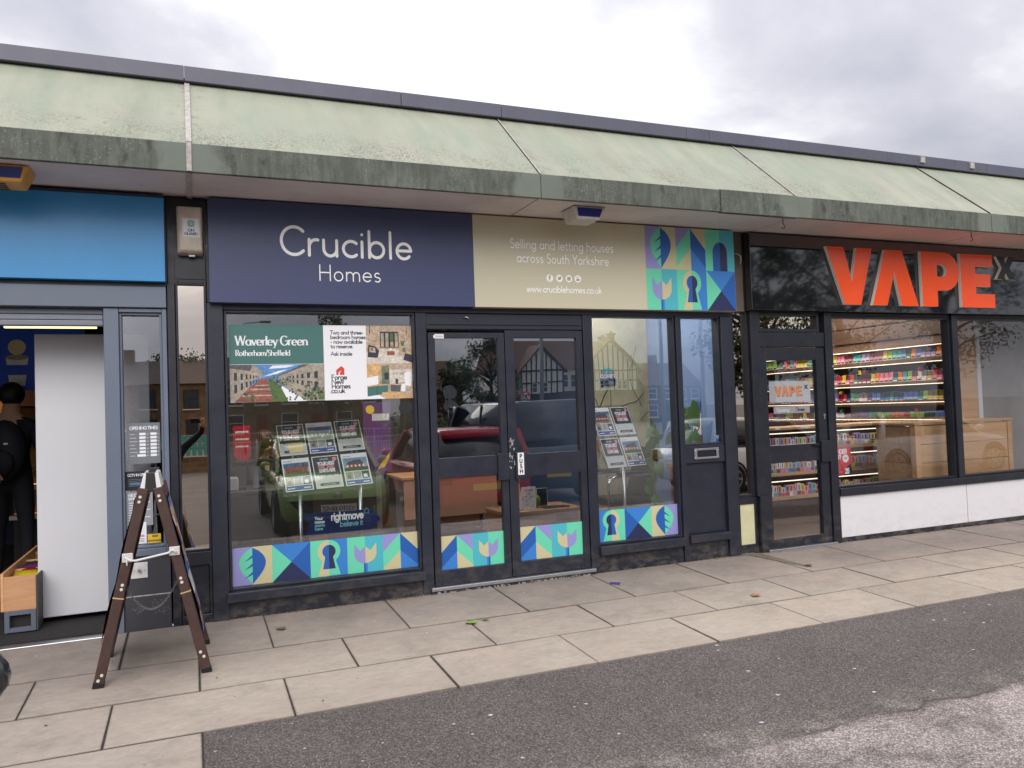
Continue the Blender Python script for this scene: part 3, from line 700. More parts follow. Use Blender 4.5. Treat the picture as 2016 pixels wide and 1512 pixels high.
dr = door(ea, 2.396, 3.108, 0.056, 2.068, (2.474, 3.052, 1.046, 2.006), (2.474, 3.052, 0.169, 0.866), navy, pane_d)
bx('handle', dl, navy, 2.292, 2.386, -0.038, -0.013, 0.845, 1.062)
bx('handle', dr, navy, 2.446, 2.545, -0.038, -0.013, 0.842, 1.064)
pushw = mat('sticker_white', c8(232, 231, 230), 0.4); black_p = mat('print_black', c8(24, 24, 28), 0.5)
mb = MB(); mb.box(2.462, 2.516, -0.0405, -0.0385, 0.88, 1.06)
for k, ch in enumerate('PUSH'): text(mb, ch, 0.040, 0.20, (2.489, -0.0406, 1.018-k*0.041), al='c', mi=1)
mb.build('push_plate', [pushw, black_p], dr)
lk = MB(); lk.cyl((2.424, -0.0125, 1.155), (2.424, -0.018, 1.155), 0.013); lk.box(2.418, 2.430, -0.017, -0.0125, 1.118, 1.158); lk.build('lock', alu, dr)
wr = MB()
for k in range(26):
    x = 2.398+random.random()*0.045; z = 0.93+random.random()*0.24; s = 0.003+random.random()*0.006
    if 0.88 < z: wr.box(x, x+s*0.8, -0.0128, -0.0122, z, z+s*2.2)
wr.build('worn_paint', mat('bare_metal', c8(196, 194, 190), 0.5), dr, kind='stuff')
bx('threshold', ea, alu, 1.70, 3.140, -0.055, 0.04, 0.022, 0.050)
st = MB(); random.seed(3)
bx('step', ea, riserm, 1.70, 3.14, -0.04, 0.04, -0.04, 0.021)
for k in range(80):
    x = 1.74+random.random()*1.36; s = 0.004+random.random()*0.018
    st.box(x, x+s, -0.046, -0.0405, -0.012+random.random()*0.006, 0.004+random.random()*0.012)
st.build('chipped_mortar', mat('chipped_mortar', c8(150, 146, 142), 0.9), ea, kind='stuff')
mb = MB(); mb.rect(1.795, 2.0, 1.872, 2.036, (0, -0.0135, 0), mi=0); mb.rect(1.785, 2.004, 1.80, 2.026, (0, -0.0137, 0), mi=0)
for k in range(14): mb.rect(1.803+k*0.0045, 2.008, 1.8048+k*0.0045, 2.024, (0, -0.0139, 0), mi=1)
mb.build('price_sticker', [pushw, flat('print_grey', (110, 108, 112))], dl)
hk = MB(); hk.tube([(2.04, -0.013, 2.165), (2.06, -0.03, 2.172), (2.075, -0.032, 2.168), (2.078, -0.03, 2.155)], 0.005, 6); hk.build('hook', alu, ea)

# narrow infill between the two fronts
inf = empty('infill_window', (4.77, 0, 0), 'narrow mirror glazed strip with cream panel below between the two shopfronts', 'window')
window(inf, 4.700, 4.852, 0.548, 2.25, 0.022, mirror_m, m=blackf, recess=0.01)
mb = MB(); mb.box(4.666, 4.700, 0.01, 0.09, 0.0, 0.525); mb.box(4.870, 4.90, 0.012, 0.09, 0.0, 0.525); mb.box(4.7, 4.87, 0.012, 0.09, 0.455, 0.525); mb.box(4.7, 4.87, 0.012, 0.09, 0.0, 0.080)
mb.build('frame', blackf, inf, bevel=0.003)
bx('cream_panel', inf, mat('cream_panel', c8(206, 202, 160), 0.6, ns=6, na=0.12, ns2=30, na2=0.06), 4.7005, 4.8695, 0.026, 0.06, 0.0805, 0.4545, 0.001)

# ------------------------------------------------------------------ vape shop front
vf = empty('vape_shopfront', (5.4, 0, 0), 'black framed vape shop front with single glazed door and white panels below the window', 'shopfront')
bx('post', vf, blackf, 4.872, 4.965, -0.035, 0.10, 0.526, 2.262); bx('post', vf, blackf, 4.902, 4.9655, -0.034, 0.10, -0.02, 0.525)
window(vf, 5.012, 5.698, 2.098, 2.225, 0.03, mirror_m, m=blackf)
bx('transom', vf, blackf, 4.967, 5.772, -0.02, 0.09, 1.925, 2.062)
vd = door(vf, 4.972, 5.766, 0.02, 1.914, (5.058, 5.664, 0.985, 1.795), (5.072, 5.664, 0.104, 0.818), blackf, pane_v)
bx('handle', vd, blackf, 5.655, 5.762, -0.045, -0.013, 0.80, 1.008)
bx('handle', vd, mat('black_gloss', c8(16, 17, 20), 0.2), 5.57, 5.67, -0.03, -0.0125, 0.955, 0.985)
lk = MB(); lk.cyl((5.735, -0.0125, 1.255), (5.735, -0.018, 1.255), 0.012); lk.box(5.729, 5.741, -0.017, -0.0125, 1.215, 1.255); lk.build('lock', alu, vd)
bx('threshold', vf, alu, 4.97, 5.80, -0.05, 0.04, -0.012, 0.018)
bx('post', vf, blackf, 5.774, 5.868, -0.03, 0.10, -0.02, 2.262)
mb = MB(); mb.cyl((5.855, -0.03, 1.73), (5.855, -0.034, 1.73), 0.012); mb.build('screw', alu, vf)
for a, b in ((5.892, 7.500), (7.628, 9.20), (9.32, 10.9)): window(vf, a, b, 0.548, 2.21, 0.02, pane_v, m=blackf)
bx('mullion', vf, blackf, 7.522, 7.606, -0.035, 0.10, 0.52, 2.262); bx('mullion', vf, blackf, 9.222, 9.298, -0.035, 0.10, 0.52, 2.262)
bx('header', vf, blackf, 5.869, 12.0, -0.012, 0.10, 2.232, 2.262)
bx('sill', vf, blackf, 5.869, 11.0, -0.045, 0.05, 0.452, 0.526)
for a, b in ((5.885, 7.632), (7.640, 9.40), (9.41, 11.0)): bx('white_panel', vf, white_m, a, b, -0.016, 0.05, 0.045, 0.448, 0.003)
bx('plinth', vf, riserm, 5.872, 11.0, -0.012, 0.05, -0.05, 0.044)
bx('end_pier', vf, blackf, 10.95, 12.15, -0.03, 0.1, -0.05, 2.262)

# ------------------------------------------------------------------ blue-signed shop front
bf = empty('grey_shopfront', (-0.5, 0, 0), 'open grey shopfront with rolled up shutter under the plain blue sign', 'shopfront')
bx('lintel', bf, greyf, -4.6, -0.148, -0.05, 0.10, 2.209, 2.355)
MB().box(-4.6, -0.147, -0.04, 0.1, 2.357, 2.380).build('drip', blackf, bf)
for k in range(3): bx('shutter_slat', bf, mat('shutter_grey', c8(120, 124, 134), 0.4, 0.3, ns=5, na=0.1), -4.6, -0.545, 0.0+0.012*(2-k), 0.06, 2.165-k*0.040, 2.203-k*0.040, 0.006)
bx('pier', bf, greyf, -0.542, -0.449, -0.03, 0.10, -0.03, 2.205)
window(bf, -0.432, -0.196, 0.57, 2.160, 0.016, pane_d, m=greyf)
bx('post', bf, greyf, -0.179, -0.149, -0.03, 0.10, 0.50, 2.205)
bx('transom', bf, greyf, -0.448, -0.1795, -0.026, 0.10, 2.178, 2.205)
bx('sill', bf, greyf, -0.448, -0.1795, -0.032, 0.10, 0.505, 0.552)
tile = mat('slate_tile', c8(66, 66, 72), 0.45, ns=5, na=0.15)
bx('tile', bf, tile, -0.448, -0.155, -0.012, 0.08, 0.238, 0.503); bx('tile', bf, tile, -0.448, -0.155, -0.012, 0.08, -0.04, 0.230)
MB().box(-0.447, -0.156, -0.009, 0.05, 0.230, 0.238).build('grout_line', strip_m, bf)
mb = MB()
for cx_, cz_, n in ((-0.36, 0.14, 30), (-0.26, 0.17, 24), (-0.21, 0.12, 22)):
    for k in range(n):
        x = cx_+random.gauss(0, 0.022); z = cz_+random.gauss(0, 0.014); s = 0.003+random.random()*0.008
        mb.rect(x, z, x+s, z+s*0.6, (0, -0.0124, 0))
mb.build('scuff_mark', mat('scuff', c8(112, 110, 108), 0.9), bf, kind='stuff')
mb = MB(); mb.box(-0.405, -0.300, -0.02, -0.0125, 0.355, 0.462); vpl = mb.build('vent_plate', mat('plate_white', c8(214, 212, 208), 0.45, ns=30, na=0.15), bf, bevel=0.003)
mb = MB(); mb.cyl((-0.352, -0.021, 0.408), (-0.352, -0.036, 0.408), 0.011); mb.cyl((-0.385, -0.0205, 0.408), (-0.385, -0.023, 0.408), 0.004); mb.cyl((-0.318, -0.0205, 0.408), (-0.318, -0.023, 0.408), 0.004); mb.build('key_switch', alu, vpl)
bx('threshold', bf, alu, -4.6, -0.543, -0.075, 0.02, -0.015, 0.006)
bx('mat_well', bf, mat('coir_mat', c8(46, 44, 44), 0.95, ns=60, na=0.4), -4.6, -0.543, 0.021, 0.75, 0.0, 0.021)
bx('side_pier', bf, greyf, -4.8, -4.6, -0.03, 0.1, -0.03, 2.4)

# dark strip between the blue shop and the estate agent
sp = empty('black_pier', (0, 0, 0), 'black painted pier with tall bronze mirror panel beside the estate agent', 'pier')
bx('post', sp, blackf, -0.145, -0.092, -0.02, 0.10, -0.03, 2.383)
bx('panel', sp, blackf, -0.091, 0.112, -0.006, -0.001, 2.42, 2.57, 0.002)
window(sp, -0.074, 0.098, 0.515, 2.392, 0.016, mirror_m, m=blackf)
bx('transom', sp, blackf, -0.091, 0.1145, -0.01, 0.09, 0.40, 0.496)
bx('kick_panel', sp, blackf, -0.070, 0.094, 0.012, 0.08, 0.06, 0.398); bx('rail', sp, blackf, -0.091, 0.114, -0.008, 0.08, -0.03, 0.058)
bx('stile', sp, blackf, -0.091, -0.071, -0.008, 0.08, 0.059, 0.399); bx('stile', sp, blackf, 0.095, 0.1145, -0.008, 0.08, 0.059, 0.399)
# ------------------------------------------------------------------ signs
PUR, MINT, BLU, DBL, NAV, BEI, TEA = (146, 144, 200), (104, 208, 170), (56, 126, 200), (36, 92, 168), (38, 44, 84), (198, 190, 148), (76, 178, 192)
TCOL = [flat('print_'+n, c, 0.4) for n, c in (('purple', PUR), ('mint', MINT), ('blue', BLU), ('dark_blue', DBL), ('navy', NAV), ('beige', BEI), ('teal', TEA))]
def circ(cx, cy, r, a0, a1, n=12): return arc(cx, cy, r, r, a0, a1, n)
def leaf_half(sgn, n=10):
    p = [(0.5, 0.98)] + [(0.5+sgn*0.34*math.sin(pi*(k/n)**0.8)*(1 if True else 0), 0.98-0.96*(k/n)) for k in range(1, n)] + [(0.5, 0.02)]
    return p if sgn < 0 else p[::-1]
KO = [(0.5, 0.96)]
def key_half(sgn, o):                      # half of a keyhole, o = outline margin
    r = 0.18+o; cy = 0.68; dy = math.sqrt(max(r*r-0.0081, 0))*0.9
    pts = [(0.5, cy+r)] + [(0.5+sgn*r*sin(radians(a)), cy+r*cos(radians(a))) for a in range(12, 150, 12)]
    pts += [(0.5+sgn*(0.17+o*1.05), 0.20-o*1.4 if o else 0.20), (0.5, 0.20-o*1.4 if o else 0.20)]
    pts = [(x, max(0.0, y)) for x, y in pts]
    return pts if sgn < 0 else pts[::-1]
def tul_half(sgn):
    p = [(0.5, 0.72), (0.5+sgn*0.14, 0.60), (0.5+sgn*0.31, 0.80), (0.5+sgn*0.31, 0.52)] + [(0.5+sgn*0.31*cos(radians(a)), 0.52-0.27*sin(radians(a))) for a in range(15, 90, 15)] + [(0.5, 0.25)]
    return p if sgn < 0 else p[::-1]
TILES = {
 'leaf': [(0, [(0,0),(.5,0),(.5,1),(0,1)]), (5, [(.5,0),(1,0),(1,1),(.5,1)]), (1, leaf_half(-1)), (3, leaf_half(1))] + [(3, [(.5, y), (.5, y-.07), (.29, y-.17)]) for y in (.78, .56, .34)],
 'cross': [(1, [(0,0),(.5,.5),(0,1)]), (2, [(0,1),(.5,.5),(1,1)]), (3, [(1,1),(.5,.5),(1,0)]), (4, [(0,0),(1,0),(.5,.5)])],
 'key': [(1, [(0,0),(.5,0),(.5,1),(0,1)]), (2, [(.5,0),(1,0),(1,1),(.5,1)]), (5, key_half(-1, .13)), (1, key_half(1, .13)), (3, key_half(-1, 0)), (4, key_half(1, 0))],
 'tulip': [(1, [(0,0),(.5,0),(.5,1),(0,1)]), (6, [(.5,0),(1,0),(1,1),(.5,1)]), (3, [(.45,0),(.5,0),(.5,.3),(.45,.3)]), (2, [(.5,0),(.56,0),(.56,.3),(.5,.3)]), (0, tul_half(-1)), (5, tul_half(1))],
 'house': [(0, [(0,1),(0,.5),(.5,1)]), (1, [(0,.5),(0,.06),(.5,.52),(.5,1)]), (5, [(0,.06),(0,0),(.5,0),(.5,.52)]), (5, [(.5,1),(1,.5),(1,1)]), (3, [(.5,1),(.5,.52),(1,.06),(1,.5)]), (2, [(.5,.52),(.5,0),(1,0),(1,.06)])],
 'arch': [(1, [(0,0),(.5,0),(.5,1),(0,1)]), (6, [(.5,0),(1,0),(1,1),(.5,1)]), (3, [(.5,0),(.5,.70)] + circ(.5, .45, .25, 90, 180, 8) + [(.25,0)]), (4, [(.5,0),(.75,0)] + circ(.5, .45, .25, 0, 90, 8))],
}
def tile_(mb, kind, x0, z0, w, h, y, flip=False, base=0):
    for k, (ci, pts) in enumerate(TILES[kind]):
        off = 0.0008 + 0.0004*(k if kind != 'cross' and kind != 'house' else 0)
        p = [(x0+w*(1-a if flip else a), z0+h*b) for a, b in pts]
        if flip: p = p[::-1]
        ar = sum(p[i][0]*p[(i+1) % len(p)][1]-p[(i+1) % len(p)][0]*p[i][1] for i in range(len(p)))
        if ar < 0: p = p[::-1]
        mb.fp(p, (0, y, 0), off=off, mi=base+ci)
E1 = empty('estate_agent_sign', (2.4, -0.05, 2.25), 'long navy and beige shop sign with white lettering and coloured pattern tiles', 'shop sign')
signm = lambda n, c: mat(n, c8(*c), 0.38, ns=0.8, na=0.05)
bx('sign_panel', E1, signm('sign_navy', (62, 70, 106)), 0.134, 2.1145, -0.10, -0.002, 2.246, 2.992, 0.002)
bx('sign_panel', E1, signm('sign_beige', (198, 192, 166)), 2.1155, 4.668, -0.10, -0.002, 2.246, 2.992, 0.002)
mb = MB(); tw = 0.3165
for k, kd in enumerate(('leaf', 'house', 'arch')): tile_(mb, kd, 3.716+k*tw, 2.612, tw, 0.379, -0.1002)
for k, kd in enumerate(('tulip', 'key', 'cross')): tile_(mb, kd, 3.716+k*tw, 2.248, tw, 0.364, -0.1002)
mb.build('pattern_panel', TCOL, E1)
letw = mat('letter_white', c8(250, 249, 247), 0.4)
mb = MB(); S = 0.205/0.7
text(mb, 'Crucible', S, 0.080, (0.618, -0.1005, 2.608), track=0.062, sx=(1.612-0.618)/text_w('Crucible', S, 0.062), off=0.001)
mb.build('lettering', letw, E1); mb = MB(); text(mb, 'Homes', 0.166, 0.055, (0.890, -0.1005, 2.423), track=0.06, sx=(1.362-0.890)/text_w('Homes', 0.166, 0.06), off=0.001)
mb.build('lettering', letw, E1)
mb = MB()
text(mb, 'Selling and letting houses', 0.108, 0.078, (2.433, -0.1005, 2.737), track=0.05, sx=(3.395-2.433)/text_w('Selling and letting houses', 0.108, 0.05)); mb.build('lettering', letw, E1); mb = MB()
text(mb, 'across South Yorkshire', 0.108, 0.078, (2.488, -0.1005, 2.622), track=0.05, sx=(3.346-2.488)/text_w('across South Yorkshire', 0.108, 0.05)); mb.build('lettering', letw, E1); mb = MB()
text(mb, 'www.cruciblehomes.co.uk', 0.076, 0.10, (2.568, -0.1005, 2.378), track=0.04, sx=(3.265-2.568)/text_w('www.cruciblehomes.co.uk', 0.076, 0.04)); mb.build('lettering', letw, E1); mb = MB()
for cx_ in (2.781, 2.870, 2.958, 3.042): MB().disc((cx_, 2.497), 0.031, (0, -0.1005, 0), off=0.001).build('icon_disc', letw, E1)
beig2 = flat('icon_beige', (166, 158, 124))
k = -0.1005
ic = MB()
ic.fp([(2.774,2.476),(2.784,2.476),(2.784,2.500),(2.794,2.500),(2.794,2.508),(2.784,2.508),(2.785,2.515),(2.793,2.515),(2.793,2.522),(2.780,2.520),(2.774,2.511),(2.774,2.508),(2.768,2.508),(2.768,2.500),(2.774,2.500)], (0, k, 0), off=0.0014)
ic.build('icon', beig2, E1); ic = MB()
ic.fp([(2.852,2.485),(2.866,2.480),(2.882,2.488),(2.886,2.506),(2.892,2.512),(2.884,2.513),(2.876,2.515),(2.869,2.506),(2.856,2.513),(2.854,2.500),(2.862,2.490)], (0, k, 0), off=0.0014)
ic.build('icon', beig2, E1); ic = MB()
for a, b, c, d in ((2.942,2.481,2.974,2.489),(2.942,2.505,2.974,2.513),(2.942,2.489,2.950,2.505),(2.966,2.489,2.974,2.505)): ic.rect(a, b, c, d, (0, k, 0), off=0.0014)
ic.disc((2.958, 2.497), 0.008, (0, k, 0), off=0.0014, n=10)
ic.build('icon', beig2, E1); ic = MB()
ic.rect(3.026, 2.480, 3.058, 2.497, (0, k, 0), off=0.0014); 
for x in (3.032, 3.044): ic.rect(x, 2.501, x+0.006, 2.516, (0, k, 0), off=0.0014)
text(ic, 'm', 0.018, 0.2, (3.042, k, 2.484), al='c', off=0.0017)
ic.build('icon', beig2, E1)

B1 = empty('blue_sign', (-2.3, -0.05, 2.38), 'plain bright blue shop sign above the rolled up shutter', 'shop sign')
bx('sign_panel', B1, mat('sign_blue', c8(58, 146, 206), 0.34, ns=1.2, na=0.07, stretch=(2.5, 1, 0.6)), -4.6, -0.149, -0.10, -0.002, 2.384, 2.966, 0.002)
bx('edge_trim', B1, mat('sign_blue_edge', c8(36, 44, 70), 0.4), -4.6, -0.148, -0.102, -0.002, 2.967, 2.984, 0.002)

V1 = empty('vape_sign', (7.0, -0.05, 2.25), 'glossy black shop sign with big raised orange letters reading VAPE', 'shop sign')
gb = mat('gloss_black', c8(24, 26, 31), 0.03, spec=1.0, coat=0.9)
bx('sign_panel', V1, gb, 4.850, 12.1, -0.10, -0.002, 2.264, 2.985, 0.002)
orange = mat('letter_orange', c8(240, 82, 26), 0.2, coat=0.35, spec=0.5); lside = mat('letter_side', c8(246, 238, 226), 0.5)
lblack = mat('letter_black', c8(14, 15, 18), 0.3)
def letter(pts, z_off, m, holes=()):
    cu = bpy.data.curves.new('letter', 'CURVE'); cu.dimensions = '2D'; cu.fill_mode = 'BOTH'; cu.extrude = 0.018; cu.resolution_u = 1
    for pl in (pts,)+tuple(holes):
        sp_ = cu.splines.new('POLY'); sp_.points.add(len(pl)-1)
        for q, (a, b) in zip(sp_.points, pl): q.co = (a, b, 0, 1)
        sp_.use_cyclic_u = True
    tmp = bpy.data.objects.new('letter_tmp', cu); COL.objects.link(tmp)
    dg = bpy.context.evaluated_depsgraph_get()
    me = bpy.data.meshes.new_from_object(tmp.evaluated_get(dg)); COL.objects.unlink(tmp); bpy.data.objects.remove(tmp)
    me.transform(Matrix(((1,0,0,0),(0,0,-1,z_off),(0,1,0,0),(0,0,0,1))))
    me.transform(Matrix.Translation(-BASE[V1.name]))
    me.materials.clear(); me.materials.append(m); me.materials.append(lside); me.update()
    for p in me.polygons: p.material_index = 0 if abs(p.normal.y) > 0.7 else 1; p.use_smooth = False
    o = bpy.data.objects.new('letter', me); COL.objects.link(o); o.parent = V1; BASE[o.name] = BASE[V1.name]
    return o
YL = -0.1205
letter([(5.735,2.893),(5.955,2.893),(6.045,2.556),(6.118,2.893),(6.322,2.893),(6.152,2.328),(5.945,2.328)], YL, orange)
letter([(6.498,2.893),(6.728,2.893),(6.930,2.328),(6.696,2.328),(6.615,2.672),(6.500,2.328),(6.303,2.328)], YL, orange)
letter([(6.990,2.328),(6.990,2.897),(7.30,2.897)] + arc(7.33, 2.698, 0.205, 0.199, 80, -80, 12) + [(7.28,2.498),(7.210,2.496),(7.207,2.328)], YL, orange, [[(7.215,2.770),(7.28,2.770)] + arc(7.29, 2.705, 0.062, 0.064, 80, -80, 8) + [(7.215,2.640)]])
letter([(7.560,2.328),(7.560,2.897),(8.052,2.897),(8.042,2.768),(7.782,2.768),(7.782,2.690),(8.010,2.690),(8.002,2.552),(7.782,2.552),(7.782,2.474),(8.066,2.474),(8.066,2.328)], YL, orange)
letter([(8.115,2.890),(8.215,2.890),(8.260,2.822),(8.300,2.890),(8.405,2.890),(8.320,2.768),(8.405,2.642),(8.300,2.642),(8.256,2.712),(8.210,2.642),(8.110,2.642),(8.196,2.768)], YL, lblack)

# ------------------------------------------------------------------ fixings on the fronts
AB = empty('alarm_box', (0.012, -0.002, 2.75), 'weathered cream alarm box marked ON GUARD on the black pier', 'alarm box')
mb = MB(); cream = mat('aged_plastic', c8(196, 184, 166), 0.45, ns=9, na=0.16, ns2=40, na2=0.1)
mb.add([(-0.072,0,2.585),(0.104,0,2.585),(0.104,0,2.925),(-0.072,0,2.925),(-0.066,-0.075,2.592),(0.098,-0.075,2.592),(0.092,-0.10,2.61),(-0.048,-0.10,2.61),(0.086,-0.10,2.915),(-0.058,-0.10,2.915),(0.098,-0.075,2.921),(-0.070,-0.075,2.921)],
       [(4,5,6,7),(7,6,8,9),(9,8,10,11),(0,1,5,4),(1,2,10,5),(5,10,8,6),(2,3,11,10),(3,0,4,11),(4,7,9,11),(0,3,2,1)])
mb.build('casing', cream, AB, bevel=0.008)
mb = MB(); mb.rect(-0.034, 2.70, 0.080, 2.836, (0, -0.1010, 0), mi=0); mb.rect(-0.030, 2.704, 0.076, 2.832, (0, -0.1014, 0), mi=2); mb.rect(-0.028, 2.706, 0.074, 2.830, (0, -0.1018, 0), mi=0)
mb.rect(0.0, 2.772, 0.046, 2.822, (0, -0.1022, 0), mi=3); mb.disc((0.023, 2.797), 0.0225, (0, -0.1026, 0), mi=1); mb.disc((0.023, 2.797), 0.0185, (0, -0.1030, 0), mi=0); mb.disc((0.023, 2.797), 0.0165, (0, -0.1034, 0), mi=1)
text(mb, 'G', 0.026, 0.16, (0.023, -0.1036, 2.788), al='c', mi=0)
text(mb, 'ON', 0.024, 0.17, (0.023, -0.102, 2.741), al='c', mi=4, sx=1.25); text(mb, 'GUARD', 0.024, 0.17, (0.023, -0.102, 2.716), al='c', mi=4, sx=1.15)
mb.build('label', [mat('label_white', c8(226, 226, 224), 0.4), flat('label_green', (60, 150, 150)), flat('label_grey', (150, 150, 150)), flat('label_pale', (190, 205, 205)), flat('label_blue', (60, 92, 130))], AB)
mb = MB(); mb.box(0.005, 0.045, -0.06, -0.03, 2.573, 2.584); mb.build('lamp', mat('lens_clear', c8(210, 210, 215), 0.2), AB)
def wedge_light(x0, x1, name, lab, body, front, lang):
    e = empty(name, ((x0+x1)/2, -0.42, 3.0), lab, 'canopy light')
    y0, y1 = -0.54, -0.30
    mb = MB(); w = 0.05
    mb.add([(x0,y0,2.998),(x1,y0,2.998),(x1,y1,2.998),(x0,y1,2.998),(x0+w,y0+0.03,2.90),(x1-w,y0+0.03,2.90),(x1-w,y1,2.90),(x0+w,y1,2.90)], [(0,1,2,3),(7,6,5,4),(1,0,4,5),(2,1,5,6),(3,2,6,7),(0,3,7,4)])
    mb.build('housing', body, e, bevel=0.012)
    v = Vector((0, 0.03, -0.098)).normalized()
    mb = MB(); mb.fp([(x0+0.035,0.012),(x1-0.035,0.012),(x1-0.052,0.078),(x0+0.052,0.078)][::-1], (0, y0, 2.998), (1,0,0), v, off=-0.004); mb.build('lens', front, e)
    return e
navl = mat('lens_navy', c8(34, 44, 118), 0.25)
wedge_light(2.80, 3.095, 'canopy_light', 'white wedge light with blue face under the canopy above the beige sign', mat('light_white', c8(206, 200, 194), 0.5, ns=20, na=0.12), navl, 0)
wl = wedge_light(-1.30, -0.88, 'canopy_light', 'yellow and navy wedge light under the canopy above the blue sign', mat('light_yellow', c8(226, 166, 74), 0.5, ns=16, na=0.15), navl, 0)
mb = MB()
for k in range(4): mb.box(-1.20, -1.02, -0.47+0.045*k, -0.45+0.045*k, 2.896, 2.899)
mb.build('grille', mat('grille_dark', c8(60, 58, 66), 0.6), wl)
for x, lab in ((4.81, 'small rusty hook under the canopy edge between the two big signs'), (7.14, 'curled rusty hook under the canopy above the orange letters')):
    mb = MB(); mb.tube([(x,-0.6,3.0),(x,-0.6,2.955)] + [(x+0.02*sin(a), -0.6, 2.945-0.018+0.018*cos(a)) for a in (0.5, 1.2, 1.9, 2.6, 3.4, 4.2)], 0.004, 6)
    mb.build('hook', mat('rusty_iron', c8(62, 44, 40), 0.8), label=lab, cat='hook', loc=(x, -0.6, 3.0))
mb = MB(); mb.tube([(4.715,-0.005,2.80),(4.75,-0.04,2.795),(4.775,-0.06,2.77),(4.782,-0.05,2.72),(4.785,-0.01,2.69)], 0.006, 6)
mb.build('cable', mat('cable_grey', c8(170, 166, 160), 0.6), label='loose grey cable end curling from the brown board between the two signs', cat='cable', loc=(4.75, -0.01, 2.75))

# window decals (on the inside of the glass)
def decal(name, x0, z0, x1, z1, kinds, y, flip, lab):
    mb = MB(); n = len(kinds); w = (x1-x0)/n
    for k, kd in enumerate(kinds): tile_(mb, kd, x0+k*w, z0, w, z1-z0, y, flip)
    mb.build(name, TCOL, label=lab, cat='window decal', group='coloured decals along the glass', loc=((x0+x1)/2, y, z0))
decal('window_decal', 0.250, 0.216, 1.618, 0.488, ('leaf', 'cross', 'key', 'tulip', 'house'), 0.0392, False, 'longest coloured pattern decal, five tiles under the window with the arrow sign')
decal('window_decal', 1.800, 0.170, 2.332, 0.433, ('house', 'tulip'), 0.0112, True, 'coloured house and tulip decal on the door leaf without the PUSH plate')
decal('window_decal', 2.476, 0.172, 3.050, 0.446, ('house', 'tulip'), 0.0112, True, 'coloured house and tulip decal on the door leaf with the PUSH plate')
decal('window_decal', 3.214, 0.246, 4.028, 0.516, ('key', 'cross', 'leaf'), 0.0392, True, 'coloured decal of keyhole, cross and leaf tiles below the small leaflet stand')
# ------------------------------------------------------------------ A-frame pavement board
A = empty('pavement_board', (-0.23, -0.80, gz(-0.8)), 'brown framed folding A board standing open on the pavement', 'pavement board')
brown = mat('board_brown', c8(74, 52, 46), 0.5, ns=14, na=0.2, ns2=60, na2=0.15)
raw = mat('raw_edge', c8(196, 164, 112), 0.8)
YF, YB = -1.035, -0.50
legs = {}
for s, xb, xt in ((-1, -0.510, -0.262), (1, 0.052, -0.188)):
    for y in (YF, YB):
        p = Vector((xb, y, gz(y)+0.005)); q = Vector((xt, y, 1.045+gz(y)*0))
        mb = MB(); mb.bar(p, q, 0.055, 0.045, (0, 1, 0)); mb.build('leg', brown, A, bevel=0.005)
        mb = MB(); mb.bar(p-Vector((0, 0, 0.006)), p+(q-p)*0.02, 0.058, 0.05, (0, 1, 0)); mb.build('foot', rubber, A)
        if y == YF:
            legs[s] = (p, q)
            mb = MB()
            for tt in (0.035, 0.06, 0.485, 0.507, 0.93, 0.955) if s < 0 else (0.085, 0.11, 0.49, 0.512, 0.93, 0.955):
                c_ = p+(q-p)*tt + Vector((0.006*(-1)**int(tt*100), 0, 0)); mb.cyl(c_+Vector((0, -0.022, 0)), c_+Vector((0, -0.0285, 0)), 0.0085, n=10)
            mb.build('bolt', mat('bolt_cap', c8(214, 208, 200), 0.4), A)
            mb = MB(); c_ = p+(q-p)*(0.44 if s < 0 else 0.435); d_ = (q-p).normalized(); x_ = d_.cross(Vector((0, 1, 0)))
            mb.bar(c_-x_*0.0285, c_+x_*0.0285, 0.049, 0.007, d_); mb.build('split', raw, A)
    pb, pt = Vector((xb, 0, 0)), Vector((xt, 0, 1.045))
    def at(t, dx=0.0): 
        q = pb+(pt-pb)*t; return (q.x+dx*s, q.z)
    for t, nm in ((0.16, 'rail'), (0.93, 'rail')):
        a = at(t); MB().bar((a[0], YF+0.03, a[1]-0.02), (a[0], YB-0.03, a[1]-0.02), 0.05, 0.04, (1, 0, 0)).build(nm, brown, A, bevel=0.004)
    a, b = at(0.17, 0.012), at(0.93, 0.012)
    mb = MB(); th = 0.012
    n_ = Vector((b[1]-a[1], 0, -(b[0]-a[0]))).normalized()*(th*s)
    V4 = [Vector((a[0], YF+0.028, a[1])), Vector((a[0], YB-0.028, a[1])), Vector((b[0], YB-0.028, b[1])), Vector((b[0], YF+0.028, b[1]))]
    mb.add([v-n_ for v in V4]+[v+n_ for v in V4], [(0,1,2,3),(7,6,5,4),(0,4,5,1),(1,5,6,2),(2,6,7,3),(3,7,4,0)])
    pn = mb.build('panel', dark_m, A)
    # the printed poster, curling a little proud of the board
    pc = [(92, 112, 190), (206, 192, 176), (150, 52, 58), (206, 168, 110), (60, 120, 200), (226, 220, 214), (70, 44, 92)]
    mb = MB(); k = 0
    for i in range(14):
        t0, t1 = i/14, (i+1)/14
        for j in range(4):
            e0, e1 = j/4, (j+1)/4
            def Q(t, e):
                bul = 0.004+0.020*sin(pi*min(1, (1-e)*1.0))*0.3+0.010*abs(sin(t*7))*(1-e)
                base = V4[0].lerp(V4[3], t).lerp(V4[1].lerp(V4[2], t), e); return base + n_*1.05 + n_.normalized()*bul
            mb.add([Q(t0, e0), Q(t0, e1), Q(t1, e1), Q(t1, e0)], [(0,1,2,3) if s > 0 else (3,2,1,0)], (i*3+j*2+(i*j) % 3) % 7)
    mb.build('poster', [flat('bill_%d' % q, c, 0.35) for q, c in enumerate(pc)], A)
